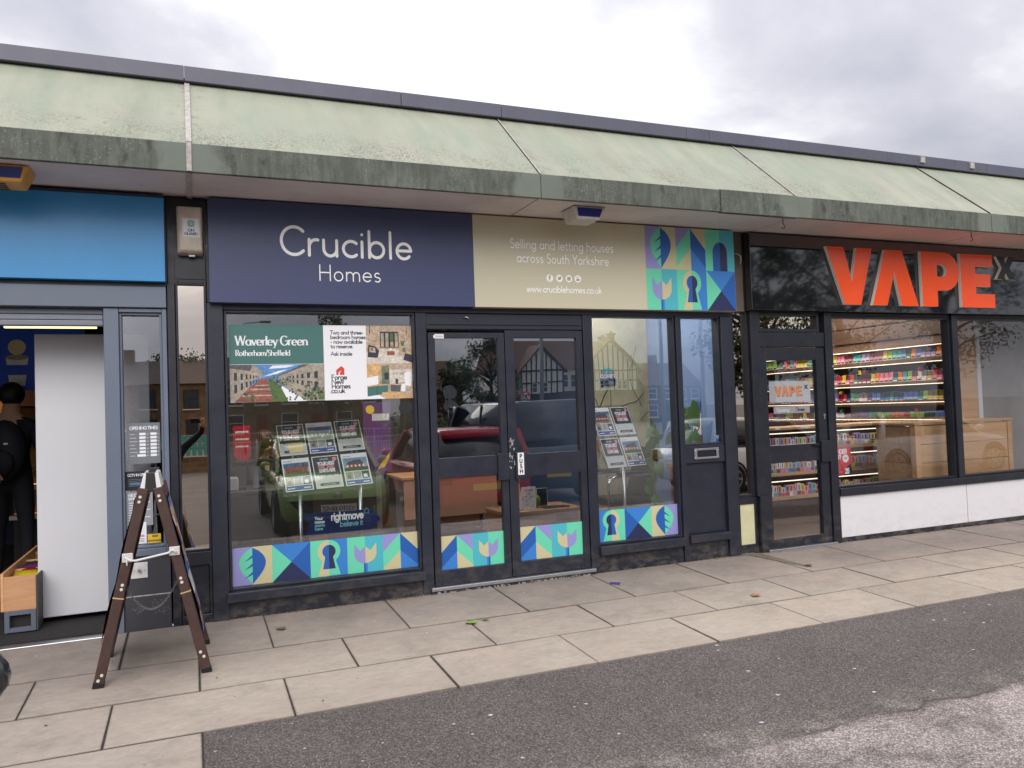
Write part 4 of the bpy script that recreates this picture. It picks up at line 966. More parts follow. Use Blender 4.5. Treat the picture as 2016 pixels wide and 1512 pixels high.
mb = MB(); mb.box(-0.252, -0.196, YF-0.012, YF+0.02, 1.02, 1.13); mb.box(-0.252, -0.196, YB-0.02, YB+0.012, 1.02, 1.13); mb.build('top_hinge', mat('hinge_black', c8(40, 36, 36), 0.5), A, bevel=0.004)
for s, x in ((-1, -0.268), (1, -0.180)):
    mb = MB(); mb.add([(x-0.014, YF-0.02, 1.035), (x+0.014, YF-0.02, 1.04), (x+0.010-s*0.012, YF-0.02, 1.125), (x-0.006-s*0.016, YF-0.02, 1.13), (x-0.014, YF+0.3, 1.035), (x+0.014, YF+0.3, 1.04), (x+0.010-s*0.012, YF+0.3, 1.125), (x-0.006-s*0.016, YF+0.3, 1.13)],
                      [(0,1,2,3),(7,6,5,4),(0,4,5,1),(1,5,6,2),(2,6,7,3),(3,7,4,0)])
    mb.build('end_cap', mat('cap_white', c8(226, 224, 220), 0.5), A, bevel=0.004)
zb = 0.60
def legx(s, z): p, q = legs[s]; return p.x+(q.x-p.x)*(z-p.z)/(q.z-p.z)
xl, xr = legx(-1, 0.665), legx(1, 0.680)
mb = MB()
for x, z in ((xl, 0.665), (xr, 0.680)): mb.box(x-0.028, x+0.028, YF-0.034, YF-0.0, z-0.028, z+0.022)
mb.build('bracket', mat('bracket_white', c8(206, 202, 198), 0.45), A, bevel=0.004)
mb = MB(); mb.tube([(xl-0.012, YF-0.042, 0.668), (xl+0.016, YF-0.048, 0.648), (xl+0.045, YF-0.046, 0.645), (xr-0.03, YF-0.046, 0.672), (xr-0.012, YF-0.05, 0.690), (xr+0.01, YF-0.046, 0.668)], 0.0065, 8); mb.tube([(xl-0.004, YF-0.04, 0.66), (xl-0.002, YF-0.04, 0.62)], 0.005, 6)
mb.build('stay_rod', mat('rod_white', c8(216, 216, 216), 0.35), A)
c0, c1 = Vector((legx(-1, 0.50)+0.02, YF+0.015, 0.50)), Vector((legx(1, 0.515)-0.02, YF+0.015, 0.515))
mb = MB(); n = 30; pts = [c0.lerp(c1, k/n) - Vector((0, 0, 0.155*(1-(2*k/n-1)**2))) for k in range(n+1)]
for k in range(n):
    a, b = pts[k], pts[k+1]; d = (b-a); u_ = d.normalized(); v_ = Vector((0, 1, 0)) if k % 2 else u_.cross(Vector((0, 1, 0))).normalized()
    m_ = (a+b)/2; mb.tube([m_+u_*(0.011*cos(t))+v_*(0.0055*sin(t)) for t in [2*pi*j/8 for j in range(9)]], 0.0019, 5, caps=False)
mb.build('chain', mat('steel_chain', c8(120, 118, 120), 0.4, 0.7), A)

# ------------------------------------------------------------------ notices on the glass beside the shutter
def card(name, x0, z0, x1, z1, y, fill, lab, cat_, mats=None, draw=None, group=None):
    mb = MB(); mb.box(x0, x1, y, y+0.0015, z0, z1)
    if draw: draw(mb, x0, z0, x1-x0, z1-z0, y-0.0003)
    return mb.build(name, [fill]+(mats or []), label=lab, cat=cat_, group=group, loc=((x0+x1)/2, y, z0))
def inkm(name, rgb): return mat(name, c8(*rgb), 0.4, ns=38, na=0.34, ns2=150, na2=0.30)
pwhite = flat('print_white', (236, 236, 238)); pgrey = flat('print_mid_grey', (116, 120, 126)); pblack = flat('print_near_black', (26, 30, 40)); pred = flat('print_red', (206, 40, 52)); pyel = flat('print_yellow', (226, 190, 60)); pnavy = flat('print_rich_navy', (18, 32, 84)); pcyan = flat('print_pale_cyan', (128, 196, 206)); ppink = flat('print_pink', (214, 140, 146)); porange = flat('print_orange', (240, 140, 50)); pgreen = flat('print_pine_green', (66, 112, 106)); pdark = flat('print_charcoal', (58, 60, 66)); plight = flat('print_light_grey', (206, 204, 204)); psky = inkm('print_sky', (96, 150, 206)); pbrick = inkm('print_brick', (158, 92, 74)); pgrass = inkm('print_grass', (88, 112, 62)); pstone = inkm('print_stone', (172, 162, 146)); pslate = inkm('print_slate', (96, 92, 98)); pblue2 = inkm('print_mid_blue', (74, 98, 168)); pcream = flat('print_cream', (232, 216, 172)); ppurple = flat('print_deep_purple', (98, 52, 124))
def d_open(mb, x, z, w, h, y):
    text(mb, 'OPENING TIMES', 0.029, 0.14, (x+w/2, y, z+h*0.84), al='c', mi=1, sx=0.92)
    for k in range(7):
        zz = z+h*(0.715-k*0.0875)
        mb.rect(x+w*0.06, zz, x+w*(0.22+0.04*(k % 3)), zz+0.004, (0, y, 0), mi=2, off=.0002)
        ww = 0.07 if k == 6 else 0
        mb.rect(x+w*(0.36-ww), zz-0.005, x+w*0.55, zz+0.012, (0, y, 0), mi=1, off=.0002); mb.rect(x+w*0.58, zz, x+w*0.64, zz+0.004, (0, y, 0), mi=2, off=.0002)
        mb.rect(x+w*0.70, zz-0.005, x+w*0.89, zz+0.012, (0, y, 0), mi=1, off=.0002); mb.rect(x+w*0.91, zz, x+w*0.97, zz+0.004, (0, y, 0), mi=2, off=.0002)
card('opening_times_sign', -0.412, 1.132, -0.207, 1.414, 0.0335, pgrey, 'grey OPENING TIMES sign with white hour boxes on the glass beside the fridge', 'sign', [pwhite, plight], d_open)
def d_cctv(mb, x, z, w, h, y):
    text(mb, 'CCTV IN OPERATION', 0.023, 0.14, (x+w/2, y, z+h-0.034), al='c', mi=1, sx=0.86)
    for k in range(5): mb.rect(x+0.02, z+h-0.058-k*0.011, x+w*(0.8-0.1*(k % 2)), z+h-0.055-k*0.011, (0, y, 0), mi=2, off=.0002)
    mb.rect(x+0.03, z+0.038, x+0.10, z+0.05, (0, y, 0), mi=3, off=.0002)
card('cctv_sign', -0.432, 0.950, -0.226, 1.082, 0.0335, pblack, 'dark CCTV IN OPERATION sign on the glass below the opening times', 'sign', [pwhite, pgrey, psky], d_cctv)
def d_bank(mb, x, z, w, h, y):
    text(mb, 'WE CHECK', 0.026, 0.17, (x+0.012, y, z+h-0.03), mi=1, sx=0.9); text(mb, 'BANK NOTES', 0.021, 0.17, (x+0.012, y, z+h-0.052), mi=1, sx=0.9)
    for k in range(9): mb.rect(x+0.014, z+h-0.075-k*0.017, x+w*(0.9-0.25*(k % 3)), z+h-0.070-k*0.017, (0, y, 0), mi=1, off=.0002)
card('bank_note_sign', -0.428, 0.705, -0.262, 0.938, 0.0335, flat('frosted_grey', (150, 154, 160)), 'pale grey WE CHECK BANK NOTES sticker on the glass behind the A board', 'sign', [pwhite], d_bank)
def d_smoke(mb, x, z, w, h, y):
    cx_, cz_ = x+w*0.5, z+h*0.72; r = 0.028
    mb.disc((cx_, cz_), r, (0, y, 0), mi=1, off=.0001); mb.disc((cx_, cz_), r*0.74, (0, y, 0), mi=0, off=.0003); mb.fp([(cx_-r*.62, cz_+r*.45), (cx_-r*.45, cz_+r*.62), (cx_+r*.62, cz_-r*.45), (cx_+r*.45, cz_-r*.62)][::-1], (0, y, 0), mi=1, off=.0005)
    mb.rect(cx_-0.015, cz_-0.003, cx_+0.016, cz_+0.003, (0, y, 0), mi=2, off=.0004)
    text(mb, 'NO SMOKING', 0.017, 0.15, (cx_, y, z+h*0.33), al='c', mi=1, sx=0.8)
    for k in range(3): mb.rect(x+0.012, z+h*(0.22-0.07*k), x+w-0.014, z+h*(0.22-0.07*k)+0.003, (0, y, 0), mi=2, off=.0002)
card('no_smoking_sign', -0.415, 0.582, -0.305, 0.728, 0.032, pwhite, 'white no smoking notice low on the glass beside the fridge', 'sign', [pred, pblack], d_smoke)
def d_yel(mb, x, z, w, h, y):
    for k in range(3): mb.rect(x+0.03+k*0.012, z+0.04, x+0.038+k*0.012, z+0.055, (0, y, 0), mi=1, off=.0002)
    text(mb, 'FOOD FOR THOUGHT', 0.013, 0.16, (x+w/2, y, z+0.012), al='c', mi=1, sx=0.75)
card('yellow_sticker', -0.298, 0.580, -0.215, 0.642, 0.0335, pyel, 'small yellow sticker in the bottom corner of the glass beside the grey frame', 'sticker', [pblack], d_yel)

# ------------------------------------------------------------------ housing poster, arrow and open sign in the estate agent's window
def d_wav(mb, x, z, w, h, y):
    o = (0, y, 0)
    def q(pts, mi, off): mb.fp([(x+a*w, z+b*h) for a, b in pts], o, mi=mi, off=off)
    q([(0,.49),(.497,.49),(.497,1),(0,1)], 1, .0002)
    text(mb, 'Waverley Green', 0.098, 0.125, (x+0.042, y, z+h*0.735), mi=0, serif=True, off=.0006, sx=0.515/text_w('Waverley Green', 0.098))
    text(mb, 'Rotherham/Sheffield', 0.060, 0.120, (x+0.042, y, z+h*0.60), mi=0, serif=True, off=.0006, sx=0.385/text_w('Rotherham/Sheffield', 0.060))
    # street picture
    q([(0,0),(.497,0),(.497,.485),(0,.485)], 2, .0002)
    q([(.20,.43),(.29,.44),(.34,.47),(.30,.475),(.22,.47)], 0, .0004); q([(.17,.33),(.24,.36),(.3,.42),(.25,.40)], 0, .0004)
    q([(0,.0),(.03,0),(.09,.16),(.115,.28),(.17,.335),(.165,.40),(.115,.485),(0,.485)], 3, .0004)
    q([(0,.485),(.0,.44),(.105,.40),(.115,.485)], 4, .0006)
    q([(.02,0),(.22,0),(.2,.2),(.19,.31),(.165,.31),(.10,.20)], 5, .0006)
    q([(.22,0),(.33,0),(.40,.0),(.26,.20),(.20,.31),(.195,.28)], 6, .0005); q([(.30,.0),(.40,0),(.27,.2),(.26,.2)], 0, .0008)
    q([(.40,0),(.497,0),(.497,.485),(.38,.485),(.33,.42),(.245,.33),(.26,.23)], 3, .0006)
    q([(.38,.485),(.34,.44),(.24,.335),(.25,.33),(.36,.43),(.42,.485)], 4, .0008)
    rs = random.Random(4)
    for row in range(2):                                   # windows of both terraces running to the vanishing point
        for k in range(9):
            t = 1-(0.80**k); t2 = 1-(0.80**(k+0.42))
            for side, xa, ya, yb, xb, yv in ((0, -.02, (.27, .06)[row], (.40, .20)[row], .185, .325), (1, .515, (.30, .12)[row], (.42, .24)[row], .245, .30)):
                xl, xr_ = xa+(xb-xa)*t, xa+(xb-xa)*t2
                if side == 1 and row == 0 and k == 0: continue
                f = lambda yy, tt: yy+(yv-yy)*tt
                if abs(xl-xr_) < .0035 or not (0.002 < min(xl, xr_) and max(xl, xr_) < .494): continue
                q([(xl, f(ya, t)), (xr_, f(ya, t2)), (xr_, f(yb, t2)), (xl, f(yb, t))] if side == 0 else [(xr_, f(ya, t2)), (xl, f(ya, t)), (xl, f(yb, t)), (xr_, f(yb, t2))], 7, .0010)
    for k in range(6):                                     # garden fences stepping away
        t = 1-.78**k; q([(.03+.14*t, .02+.26*t), (.22-.03*t, .02+.27*t), (.22-.03*t, .035+.265*t), (.03+.14*t, .035+.265*t)], 10 if k % 2 else 4, .0009)
    for a, b, r in ((.445,.14,.052),(.41,.07,.04),(.47,.07,.045),(.235,.28,.028),(.265,.24,.022),(.09,.05,.03),(.30,.27,.02)):
        for k in range(26): mb.disc((min(x+.486*w, max(x+.012*w, x+a*w+rs.gauss(0, r)*w*.6)), max(z+.012*w, z+b*h+rs.gauss(0, r)*w*.5)), min(.010*w, r*w*rs.uniform(.10, .24)), o, mi=(8, 6, 6, 7)[k % 4], off=.0012+k*.00003, n=6)
    for k in range(14): mb.disc((x+rs.uniform(.29, .38)*w, z+rs.uniform(.02, .16)*h), w*.006, o, mi=6, off=.0011, n=6)
    mb.rect(x+.497*w-.001, z, x+.735*w, z+h, o, mi=0, off=.0003)
    for k, s_ in enumerate(('Two and three-', 'bedroom homes', '- now available', 'to reserve.')): text(mb, s_, 0.041, 0.125, (x+.535*w, y, z+h*(.88-.062*k)), mi=7, off=.0006, lo=True, sx=0.98)
    text(mb, 'Ask inside', 0.041, 0.125, (x+.535*w, y, z+h*.595), mi=7, off=.0006, lo=True)
    for k, s_ in enumerate(('Forge', 'New', 'Homes', '.co.uk')): text(mb, s_, 0.050, 0.135, (x+(.535 if k < 3 else .527)*w, y, z+h*(.275-.06*k)), mi=7, off=.0006, lo=True)
    q([(.563,.335),(.563,.40),(.592,.455),(.608,.42),(.608,.335),(.585,.335),(.58,.365),(.592,.385),(.588,.39),(.574,.365),(.576,.335)][::-1], 9, .0006)
    # two interior pictures: garden room above, kitchen below
    q([(.736,.49),(1,.49),(1,1),(.736,1)], 10, .0002); q([(.736,.49),(1,.49),(1,.62),(.90,.68),(.80,.68),(.736,.64)], 11, .0004)
    for k in range(60): mb.rect(x+rs.uniform(.738, .985)*w, z+rs.uniform(.70, .985)*h, x+w*.0, z+h*.0, o, mi=3, off=.0004) if False else mb.disc((x+rs.uniform(.742, .992)*w, z+rs.uniform(.71, .985)*h), w*.006, o, mi=(3, 10, 11)[k % 3], off=.00045+k*.000004, n=5)
    q([(.815,.70),(.925,.70),(.925,.92),(.815,.92)], 7, .0008)
    for a in (.821,.848,.876,.903): q([(a,.71),(a+.017,.71),(a+.017,.90),(a,.90)], 3 if a < .85 or a > .9 else 6, .0010); q([(a,.71),(a+.017,.71),(a+.017,.78),(a,.78)], 10, .0011)
    for a in (.755, .97): q([(a,.88),(a+.004,.88),(a+.004,1),(a,1)], 7, .0010)
    q([(.742,.57),(.80,.56),(.81,.66),(.785,.72),(.748,.74)], 7, .0009); q([(.752,.64),(.79,.63),(.785,.70),(.755,.71)], 10, .0011); q([(.762,.66),(.775,.66),(.772,.70),(.763,.70)], 8, .0012)
    q([(.925,.60),(1,.56),(1,.70),(.96,.73),(.925,.71)], 10, .0008); q([(.945,.64),(.965,.63),(.965,.70),(.948,.70)], 8, .0010); q([(.95,.53),(1,.49),(1,.60),(.96,.62)], 7, .0009); q([(.855,.595),(.90,.595),(.90,.655),(.855,.655)], 5, .0010); q([(.852,.65),(.903,.65),(.895,.675),(.86,.675)], 11, .0011); q([(.87,.665),(.885,.665),(.882,.69),(.873,.69)], 0, .0012)
    q([(.94,.72),(.955,.72),(.962,.80),(.948,.78),(.935,.80)], 6, .0010)
    q([(.736,0),(1,0),(1,.485),(.736,.485)], 10, .0002); q([(.736,.485),(.815,.485),(.815,.335),(.736,.29)], 12, .0004); q([(.774,.485),(.776,.485),(.776,.31),(.774,.31)], 11, .0005); q([(.736,.29),(.80,.32),(.80,.20),(.736,.165)], 0, .0004)
    q([(.736,.165),(.81,.185),(.81,.20),(.736,.18)], 12, .0006); q([(.82,.20),(.865,.20),(.865,.46),(.82,.44)], 8, .0005); q([(.836,.26),(.860,.26),(.860,.36),(.836,.355)], 7, .0007); q([(.736,.03),(.736,.165),(.855,.185),(.855,.10),(.80,.05)], 1, .0007); q([(.79,.05),(.793,.05),(.793,.175),(.79,.175)], 7, .0008)
    q([(.736,0),(.84,0),(.80,.055),(.736,.035)], 0, .0009); q([(.84,0),(1,0),(.91,.07),(.82,.09)], 12, .0008); q([(.865,.20),(1,.24),(1,.40),(.865,.40)], 11, .00045); q([(.955,.18),(.992,.16),(.992,.37),(.955,.35)], 0, .0008)
    for a, b in ((.905,.36),(.925,.355),(.94,.365)): q([(a,.33),(a+.008,.33),(a+.004,b)], 4, .0009)
    q([(.87,.10),(.925,.09),(.93,.18),(.87,.19)], 4, .0009); q([(.93,.10),(.955,.09),(.96,.20),(.935,.20)], 0, .0010); q([(.90,.20),(.915,.20),(.915,.27),(.90,.27)], 7, .0010)
    for a in (.812, .822, .83): q([(a,.205),(a+.005,.205),(a+.005,.245),(a,.245)], 6, .0010)
card('housing_poster', 0.262, 1.535, 1.618, 2.104, 0.0375, pwhite, 'wide housing poster reading Waverley Green across the top of the glass', 'poster',
     [pgreen, psky, pstone, pslate, pbrick, pgrass, flat('print_ink', (52, 52, 60)), inkm('print_bush', (120, 128, 104)), flat('print_roof_red', (210, 66, 60)), inkm('print_tan', (196, 172, 146)), inkm('print_pale_stone', (218, 210, 196)), inkm('print_timber', (222, 178, 118))], d_wav)
mb = MB(); o = (0, 0.058, 0)
mb.prism([(0.752,0.520),(0.800,0.605),(0.752,0.690),(1.280,0.690),(1.336,0.612),(1.280,0.536)][::-1], 0.058, 0.062)
for k, s_ in enumerate(('Your', 'move', 'starts', 'here')): text(mb, s_, 0.032, 0.15, (0.838, 0.0576, 0.640-k*0.026), mi=1 if k < 2 else 2, lo=True)
text(mb, 'rightmove', 0.082, 0.15, (0.96, 0.0576, 0.628), mi=1, sx=0.245/text_w('rightmove', 0.082)); text(mb, 'believe it', 0.064, 0.095, (1.025, 0.0576, 0.575), mi=2, sx=0.175/text_w('believe it', 0.064))
mb2 = [(1.212,0.660),(1.212,0.685),(1.229,0.702),(1.246,0.685),(1.246,0.660),(1.236,0.660),(1.229,0.667),(1.222,0.660),(1.212,0.660)]
for a, b in zip(mb2, mb2[1:]): mb.bar((a[0], 0.0573, a[1]), (b[0], 0.0573, b[1]), 0.003, 0.0008, (0, 1, 0), mi=2)
mb.build('arrow_sign', [pnavy, pwhite, pcyan], label='navy arrow shaped sign reading rightmove believe it above the pattern decal', cat='sign', loc=(1.0, 0.06, 0.52))
mb = MB(); mb.prism([(3.310,1.580),(3.335,1.580),(3.360,1.592),(3.385,1.588),(3.420,1.580),(3.450,1.590),(3.462,1.615),(3.456,1.650),(3.440,1.700),(3.420,1.745),(3.365,1.752),(3.318,1.725),(3.306,1.650)][::-1], 0.054, 0.058)
mb.fp([(3.330,1.70),(3.42,1.70),(3.425,1.74),(3.372,1.752),(3.325,1.735)], (0, 0.0536, 0), mi=2, off=.0002)
text(mb, 'open', 0.066, 0.18, (3.302, 0.0534, 1.665), mi=1, sx=0.146/text_w('open', 0.066)); text(mb, 'come on', 0.016, 0.16, (3.380, 0.0536, 1.632), mi=2, lo=True); text(mb, 'in and chat', 0.016, 0.16, (3.362, 0.0536, 1.614), mi=2, lo=True)
mb.build('open_sign', [pnavy, pwhite, pcyan], label='small dark blue sign reading open hung in the window above the leaflet stand', cat='sign', loc=(3.38, 0.056, 1.58))
mb = MB(); mb.box(4.488, 4.523, 0.0465, 0.048, 1.052, 1.112); mb.rect(4.490, 1.054, 4.521, 1.085, (0, 0.0464, 0), mi=1); mb.disc((4.505, 1.085), 0.009, (0, 0.0462, 0), mi=0)
mb.build('sticker', [flat('sticker_blue', (150, 190, 214)), flat('sticker_dark_blue', (36, 92, 160))], label='tiny blue sticker in the corner of the glass over the letterbox', cat='sticker', loc=(4.5, 0.047, 1.05))

# leaflet displays
def leaflet_mesh(kind):
    mb = MB(); w, h = 0.21, 0.297
    mb.box(0, w, 0, 0.0012, 0, h, 0); o = (0, -0.0001, 0)
    R_ = lambda a, b, c, d, mi, off=.0002: mb.rect(a*w, b*h, c*w, d*h, o, mi=mi, off=off)
    if kind == 'move':
        R_(.03,.42,.97,.975,1); R_(.03,.025,.97,.42,2)
        for k in range(8): mb.disc(((.09+.118*k)*w, .42*h), .062*w*(1.1 if k % 2 else .85), o, mi=1, off=.0003+k*.00002, n=10)
        mb.disc((.84*w, .885*h), .085*w, o, mi=3, off=.0005)
        text(mb, 'CRUCIBLE', 0.018, 0.13, (.45*w, 0, .87*h), al='c', mi=2, off=.0005, lo=True, sx=0.9)
        text(mb, 'YOUR NEXT', 0.040, 0.20, (.5*w, 0, .715*h), al='c', mi=0, off=.0006, lo=True, sx=.68); text(mb, 'MOVE', 0.055, 0.20, (.5*w, 0, .585*h), al='c', mi=3, off=.0006, lo=True, sx=.86); text(mb, 'STARTS HERE', 0.036, 0.20, (.5*w, 0, .490*h), al='c', mi=0, off=.0006, lo=True, sx=.62)
        R_(.16,.075,.86,.155,1,.0006); R_(.28,.105,.74,.12,2,.0008)
    else:
        R_(.04,.44,.96,.86,2); R_(.04,.72,.96,.86,1); R_(.04,.025,.96,.16,5); R_(.06,.90,.36,.925,2)
        a = {'terrace': [(4,.08,.56,.9,.74),(6,.06,.44,.94,.56)], 'boat': [(3,.1,.44,.9,.62),(2,.1,.5,.9,.60)], 'redhouse': [(4,.2,.54,.78,.72),(6,.04,.44,.96,.55)], 'cottage': [(4,.1,.5,.86,.66),(3,.04,.44,.96,.52)]}[kind]
        for mi, x0, z0, x1, z1 in a: R_(x0,z0,x1,z1,mi,.0004)
        if kind in ('cottage', 'redhouse'): mb.fp([(.1*w,.66*h),(.82*w,.66*h),(.70*w,.80*h),(.30*w,.76*h)], o, mi=7, off=.0005)
        if kind == 'boat': mb.fp([(.52*w,.50*h),(.62*w,.50*h),(.56*w,.66*h)], o, mi=0, off=.0006)
        for k in range(5): R_(.16+.15*k,.57,.22+.15*k,.63,0 if kind != 'terrace' else 7,.0006)
        for k in range(3): R_(.04+.31*k,.18,.33+.31*k,.42,(3,2,7)[k],.0003); R_(.10+.31*k,.22,.24+.31*k,.32,(7,3,0)[k],.0005)
        R_(.08,.07,.34,.10,0,.0004); R_(.66,.07,.90,.10,0,.0004)
    return mb
LM = [flat('paper', (238, 238, 240)), None, None, None]
lm_move = [flat('paper', (238, 238, 240)), pdark, plight, ppink]; lm_pic = [flat('paper', (238, 238, 240)), psky, inkm('print_haze', (176, 182, 186)), pstone, pbrick, pblue2, pgrass, pslate]
LMESH = {k: leaflet_mesh(k).mesh('leaflet', lm_move if k == 'move' else lm_pic) for k in ('move', 'terrace', 'boat', 'redhouse', 'cottage')}
acry = glass('acrylic', (0.88, 0.9, 0.9), 0.05, rough=0.1)
def leaflet_stand(lab, o, tilt, yaw, roll, cols, legs_, wid, words):
    st_ = empty('leaflet_stand', (0, 0, 0), lab, 'leaflet stand')
    Mx = Matrix.Translation(o) @ Matrix.Rotation(yaw, 4, 'Z') @ Matrix.Rotation(-tilt, 4, 'X') @ Matrix.Rotation(roll, 4, 'Y')
    H = 0.640
    mb = MB(); mb.box(-0.02, wid+0.02, 0.006, 0.011, -0.035, H+0.01); mb.xf(Mx); mb.build('acrylic_panel', acry, st_)
    for x in legs_:
        top = Mx @ Vector((x, 0.012, 0.06)); bot = Vector((top.x, top.y+0.01, 0.02))
        mb = MB(); mb.cyl(bot, top, 0.0165, n=14); mb.build('pole', alu, st_)
        mb = MB(); mb.cyl((bot.x, bot.y, 0.02), (bot.x, bot.y, 0.035), 0.14, n=24); mb.build('base', alu, st_, bevel=0.003)
        mb = MB()
        for zz in (0.30, 0.34): mb.cyl((x-0.02+zz*0, -0.004, 0.308), (x-0.02, -0.009, 0.308), 0.009, n=10) if zz == 0.30 else mb.cyl((x+0.02, -0.004, 0.308), (x+0.02, -0.009, 0.308), 0.009, n=10)
        mb.xf(Mx); mb.build('clamp_stud', chrome, st_)
    for r in range(2):
        for k in range(cols):
            kd, lb = words[r*cols+k]
            e = bpy.data.objects.new('leaflet', LMESH[kd]); COL.objects.link(e); BASE[e.name] = Vector()
            gap = (wid-cols*0.21)/(cols-1)
            e.matrix_world = Mx @ Matrix.Translation((k*(0.21+gap), -0.002, 0.625-0.297-r*0.328)) 
            setp(e, lb, 'leaflet', 'property leaflets on the window stands')
    return st_
leaflet_stand('wide tilted acrylic leaflet stand on two silver poles behind the arrow sign', Vector((0.651, 0.20, 0.848)), 0.632, 0.004, -0.042, 3, (0.11, 0.575), 0.67,
 [('move', 'YOUR NEXT MOVE leaflet at the top nearest the dark post of the wide stand'), ('boat', 'leaflet with a sailing boat picture, top row of the wide stand'), ('move', 'YOUR NEXT MOVE leaflet at the top of the wide stand, on the door side'),
  ('terrace', 'leaflet with a long brick terrace picture in the lower row'), ('move', 'YOUR NEXT MOVE leaflet in the middle of the lower row'), ('redhouse', 'leaflet with a red brick house picture above the arrow sign')])
leaflet_stand('narrow tilted acrylic leaflet stand on one silver pole in front of the black chair', Vector((3.60, 0.50, 0.836)), 0.45, 0.094, -0.01, 2, (0.20,), 0.44,
 [('cottage', 'leaflet with an aerial house picture, top row of the narrow stand'), ('move', 'YOUR NEXT MOVE leaflet on the top row of the narrow stand'), ('move', 'YOUR NEXT MOVE leaflet on the bottom row of the narrow stand'), ('redhouse', 'leaflet with a red house and blue foot on the bottom row of the narrow stand')])
mb = MB(); Z0 = 0.0
def slice_toast(): pass
mb = MB(); toast = [(-0.052,0),(0.052,0),(0.060,0.055),(0.066,0.075),(0.048,0.092),(-0.048,0.092),(-0.066,0.075),(-0.060,0.055)]
mb.prism(toast, -0.004, 0.0); t_ = mb.build('toast_cutout', flat('toast', (234, 212, 150)), label='pale bread shaped card cut-out on the first leaflet of the wide stand', cat='cut-out')
t_.matrix_world = Matrix.Translation((0.651, 0.20, 0.848)) @ Matrix.Rotation(-0.632, 4, 'X') @ Matrix.Rotation(-0.042, 4, 'Y') @ Matrix.Translation((0.125, -0.004, 0.348))
# ------------------------------------------------------------------ inside the estate agent's
def mesh_thing(mb, name, m, lab, cat_, loc, **kw): return mb.build(name, m, label=lab, cat=cat_, loc=loc, **kw)
beigew = mat('beige_wallpaper', c8(204, 195, 158), 0.8, ns=3.5, na=0.16, ns2=15, na2=0.10)
pt = empty('partition_wall', (4.1, 1.55, 0.02), 'olive beige papered partition behind the black chair', 'partition')
MB().box(3.93, 4.695, 1.5, 1.6, 0.02, 3.015).build('board', beigew, pt)
mb = MB(); random.seed(11)
for k in range(9):                                             # branch pattern on the paper, drawn as thin raised lines
    x, z = 4.0+random.random()*0.6, 0.4+random.random()*1.0; a = random.uniform(0.8, 2.2); pts = []
    for i in range(9): pts.append((x, 1.497, z)); x += cos(a)*0.09; z += sin(a)*0.09; a += random.uniform(-.5, .5)
    mb.tube(pts, 0.004, 4)
mb.build('branch_pattern', mat('pattern_brown', c8(120, 104, 78), 0.8), pt)
MB().box(0.105, 3.2, 5.6, 5.7, 0.02, 3.015).build('partition_wall', mat('taupe_wall', c8(92, 84, 78), 0.8), label='dark taupe back wall deep inside the estate agent', cat='partition', loc=(1.6, 5.6, 0))
peach = mat('peach_board', c8(206, 158, 132), 0.5, ns=5, na=0.06); dgrey = mat('desk_grey', c8(74, 72, 72), 0.6); wht = mat('white_plastic', c8(220, 220, 222), 0.4)
def desk(x0, x1, y0, y1, top, fr, lab, panel=None):
    d = empty('desk', ((x0+x1)/2, (y0+y1)/2, 0.02), lab, 'desk')
    bx('desktop', d, top, x0, x1, y0, y1, 0.70, 0.73)
    for x in (x0+0.06, x1-0.06):
        mb = MB(); mb.box(x-0.03, x+0.03, y0+0.1, y1-0.1, 0.02, 0.05); mb.box(x-0.03, x+0.03, (y0+y1)/2-0.05, (y0+y1)/2+0.05, 0.05, 0.70); mb.build('leg', fr, d, bevel=0.003)
    if panel: bx('modesty_panel', d, panel, x0+0.02, x1-0.02, y0+0.012, y0+0.032, 0.28, 0.69)
    return d
desk(0.20, 1.10, 1.85, 2.55, dgrey, dgrey, 'dark desk in front of the seated woman', mat('charcoal_panel', c8(58, 58, 60), 0.7))
desk(2.05, 3.15, 2.2, 2.95, mat('oak_top', c8(196, 152, 108), 0.45), mat('leg_grey', c8(150, 152, 156), 0.5), 'peach fronted desk seen through the double doors', peach)
ct = empty('coffee_table', (3.15, 1.25, 0.02), 'low wooden table with cards on it behind the PUSH plate door', 'table')
tw_ = make_wood('table_wood', (176, 134, 100), (150, 110, 80), (14, 1.2, 14), 0.5, False)
bx('tabletop', ct, tw_, 2.72, 3.55, 0.95, 1.50, 0.40, 0.436); bx('side', ct, tw_, 2.73, 2.775, 0.96, 1.49, 0.02, 0.399); bx('side', ct, tw_, 3.495, 3.54, 0.96, 1.49, 0.02, 0.399); bx('shelf', ct, tw_, 2.776, 3.494, 0.97, 1.48, 0.18, 0.21)
mb = MB(); mb.box(2.96, 3.11, 1.10, 1.103, 0.437, 0.655, 0)
random.seed(5)
for k in range(46): mb.disc((2.97+random.random()*0.13, 0.447+random.random()*0.12), 0.004, (0, 1.0995, 0), mi=1, n=6)
text(mb, 'thank', 0.036, 0.09, (3.035, 1.0993, 0.612), al='c', mi=1, lo=True); text(mb, 'you', 0.036, 0.09, (3.035, 1.0993, 0.580), al='c', mi=1, lo=True)
mb.add([(2.96, 1.103, 0.437), (2.96, 1.20, 0.437), (2.96, 1.104, 0.655)], [(0, 1, 2)])
mesh_thing(mb, 'greeting_card', [pwhite, pblack], 'white spotted thank you card standing on the low wooden table', 'card', (3.03, 1.1, 0.437))
mb = MB(); mb.box(3.17, 3.29, 1.22, 1.224, 0.437, 0.62); mb.box(3.175, 3.285, 1.218, 1.22, 0.442, 0.615, 1)
mesh_thing(mb, 'greeting_card', [pwhite, pblack], 'dark card with white edge standing on the low wooden table', 'card', (3.23, 1.22, 0.437))
mb = MB(); mb.box(2.90, 3.06, 1.38, 1.384, 0.437, 0.79); mb.rect(2.905, 0.66, 3.055, 0.78, (0, 1.3795, 0), mi=1)
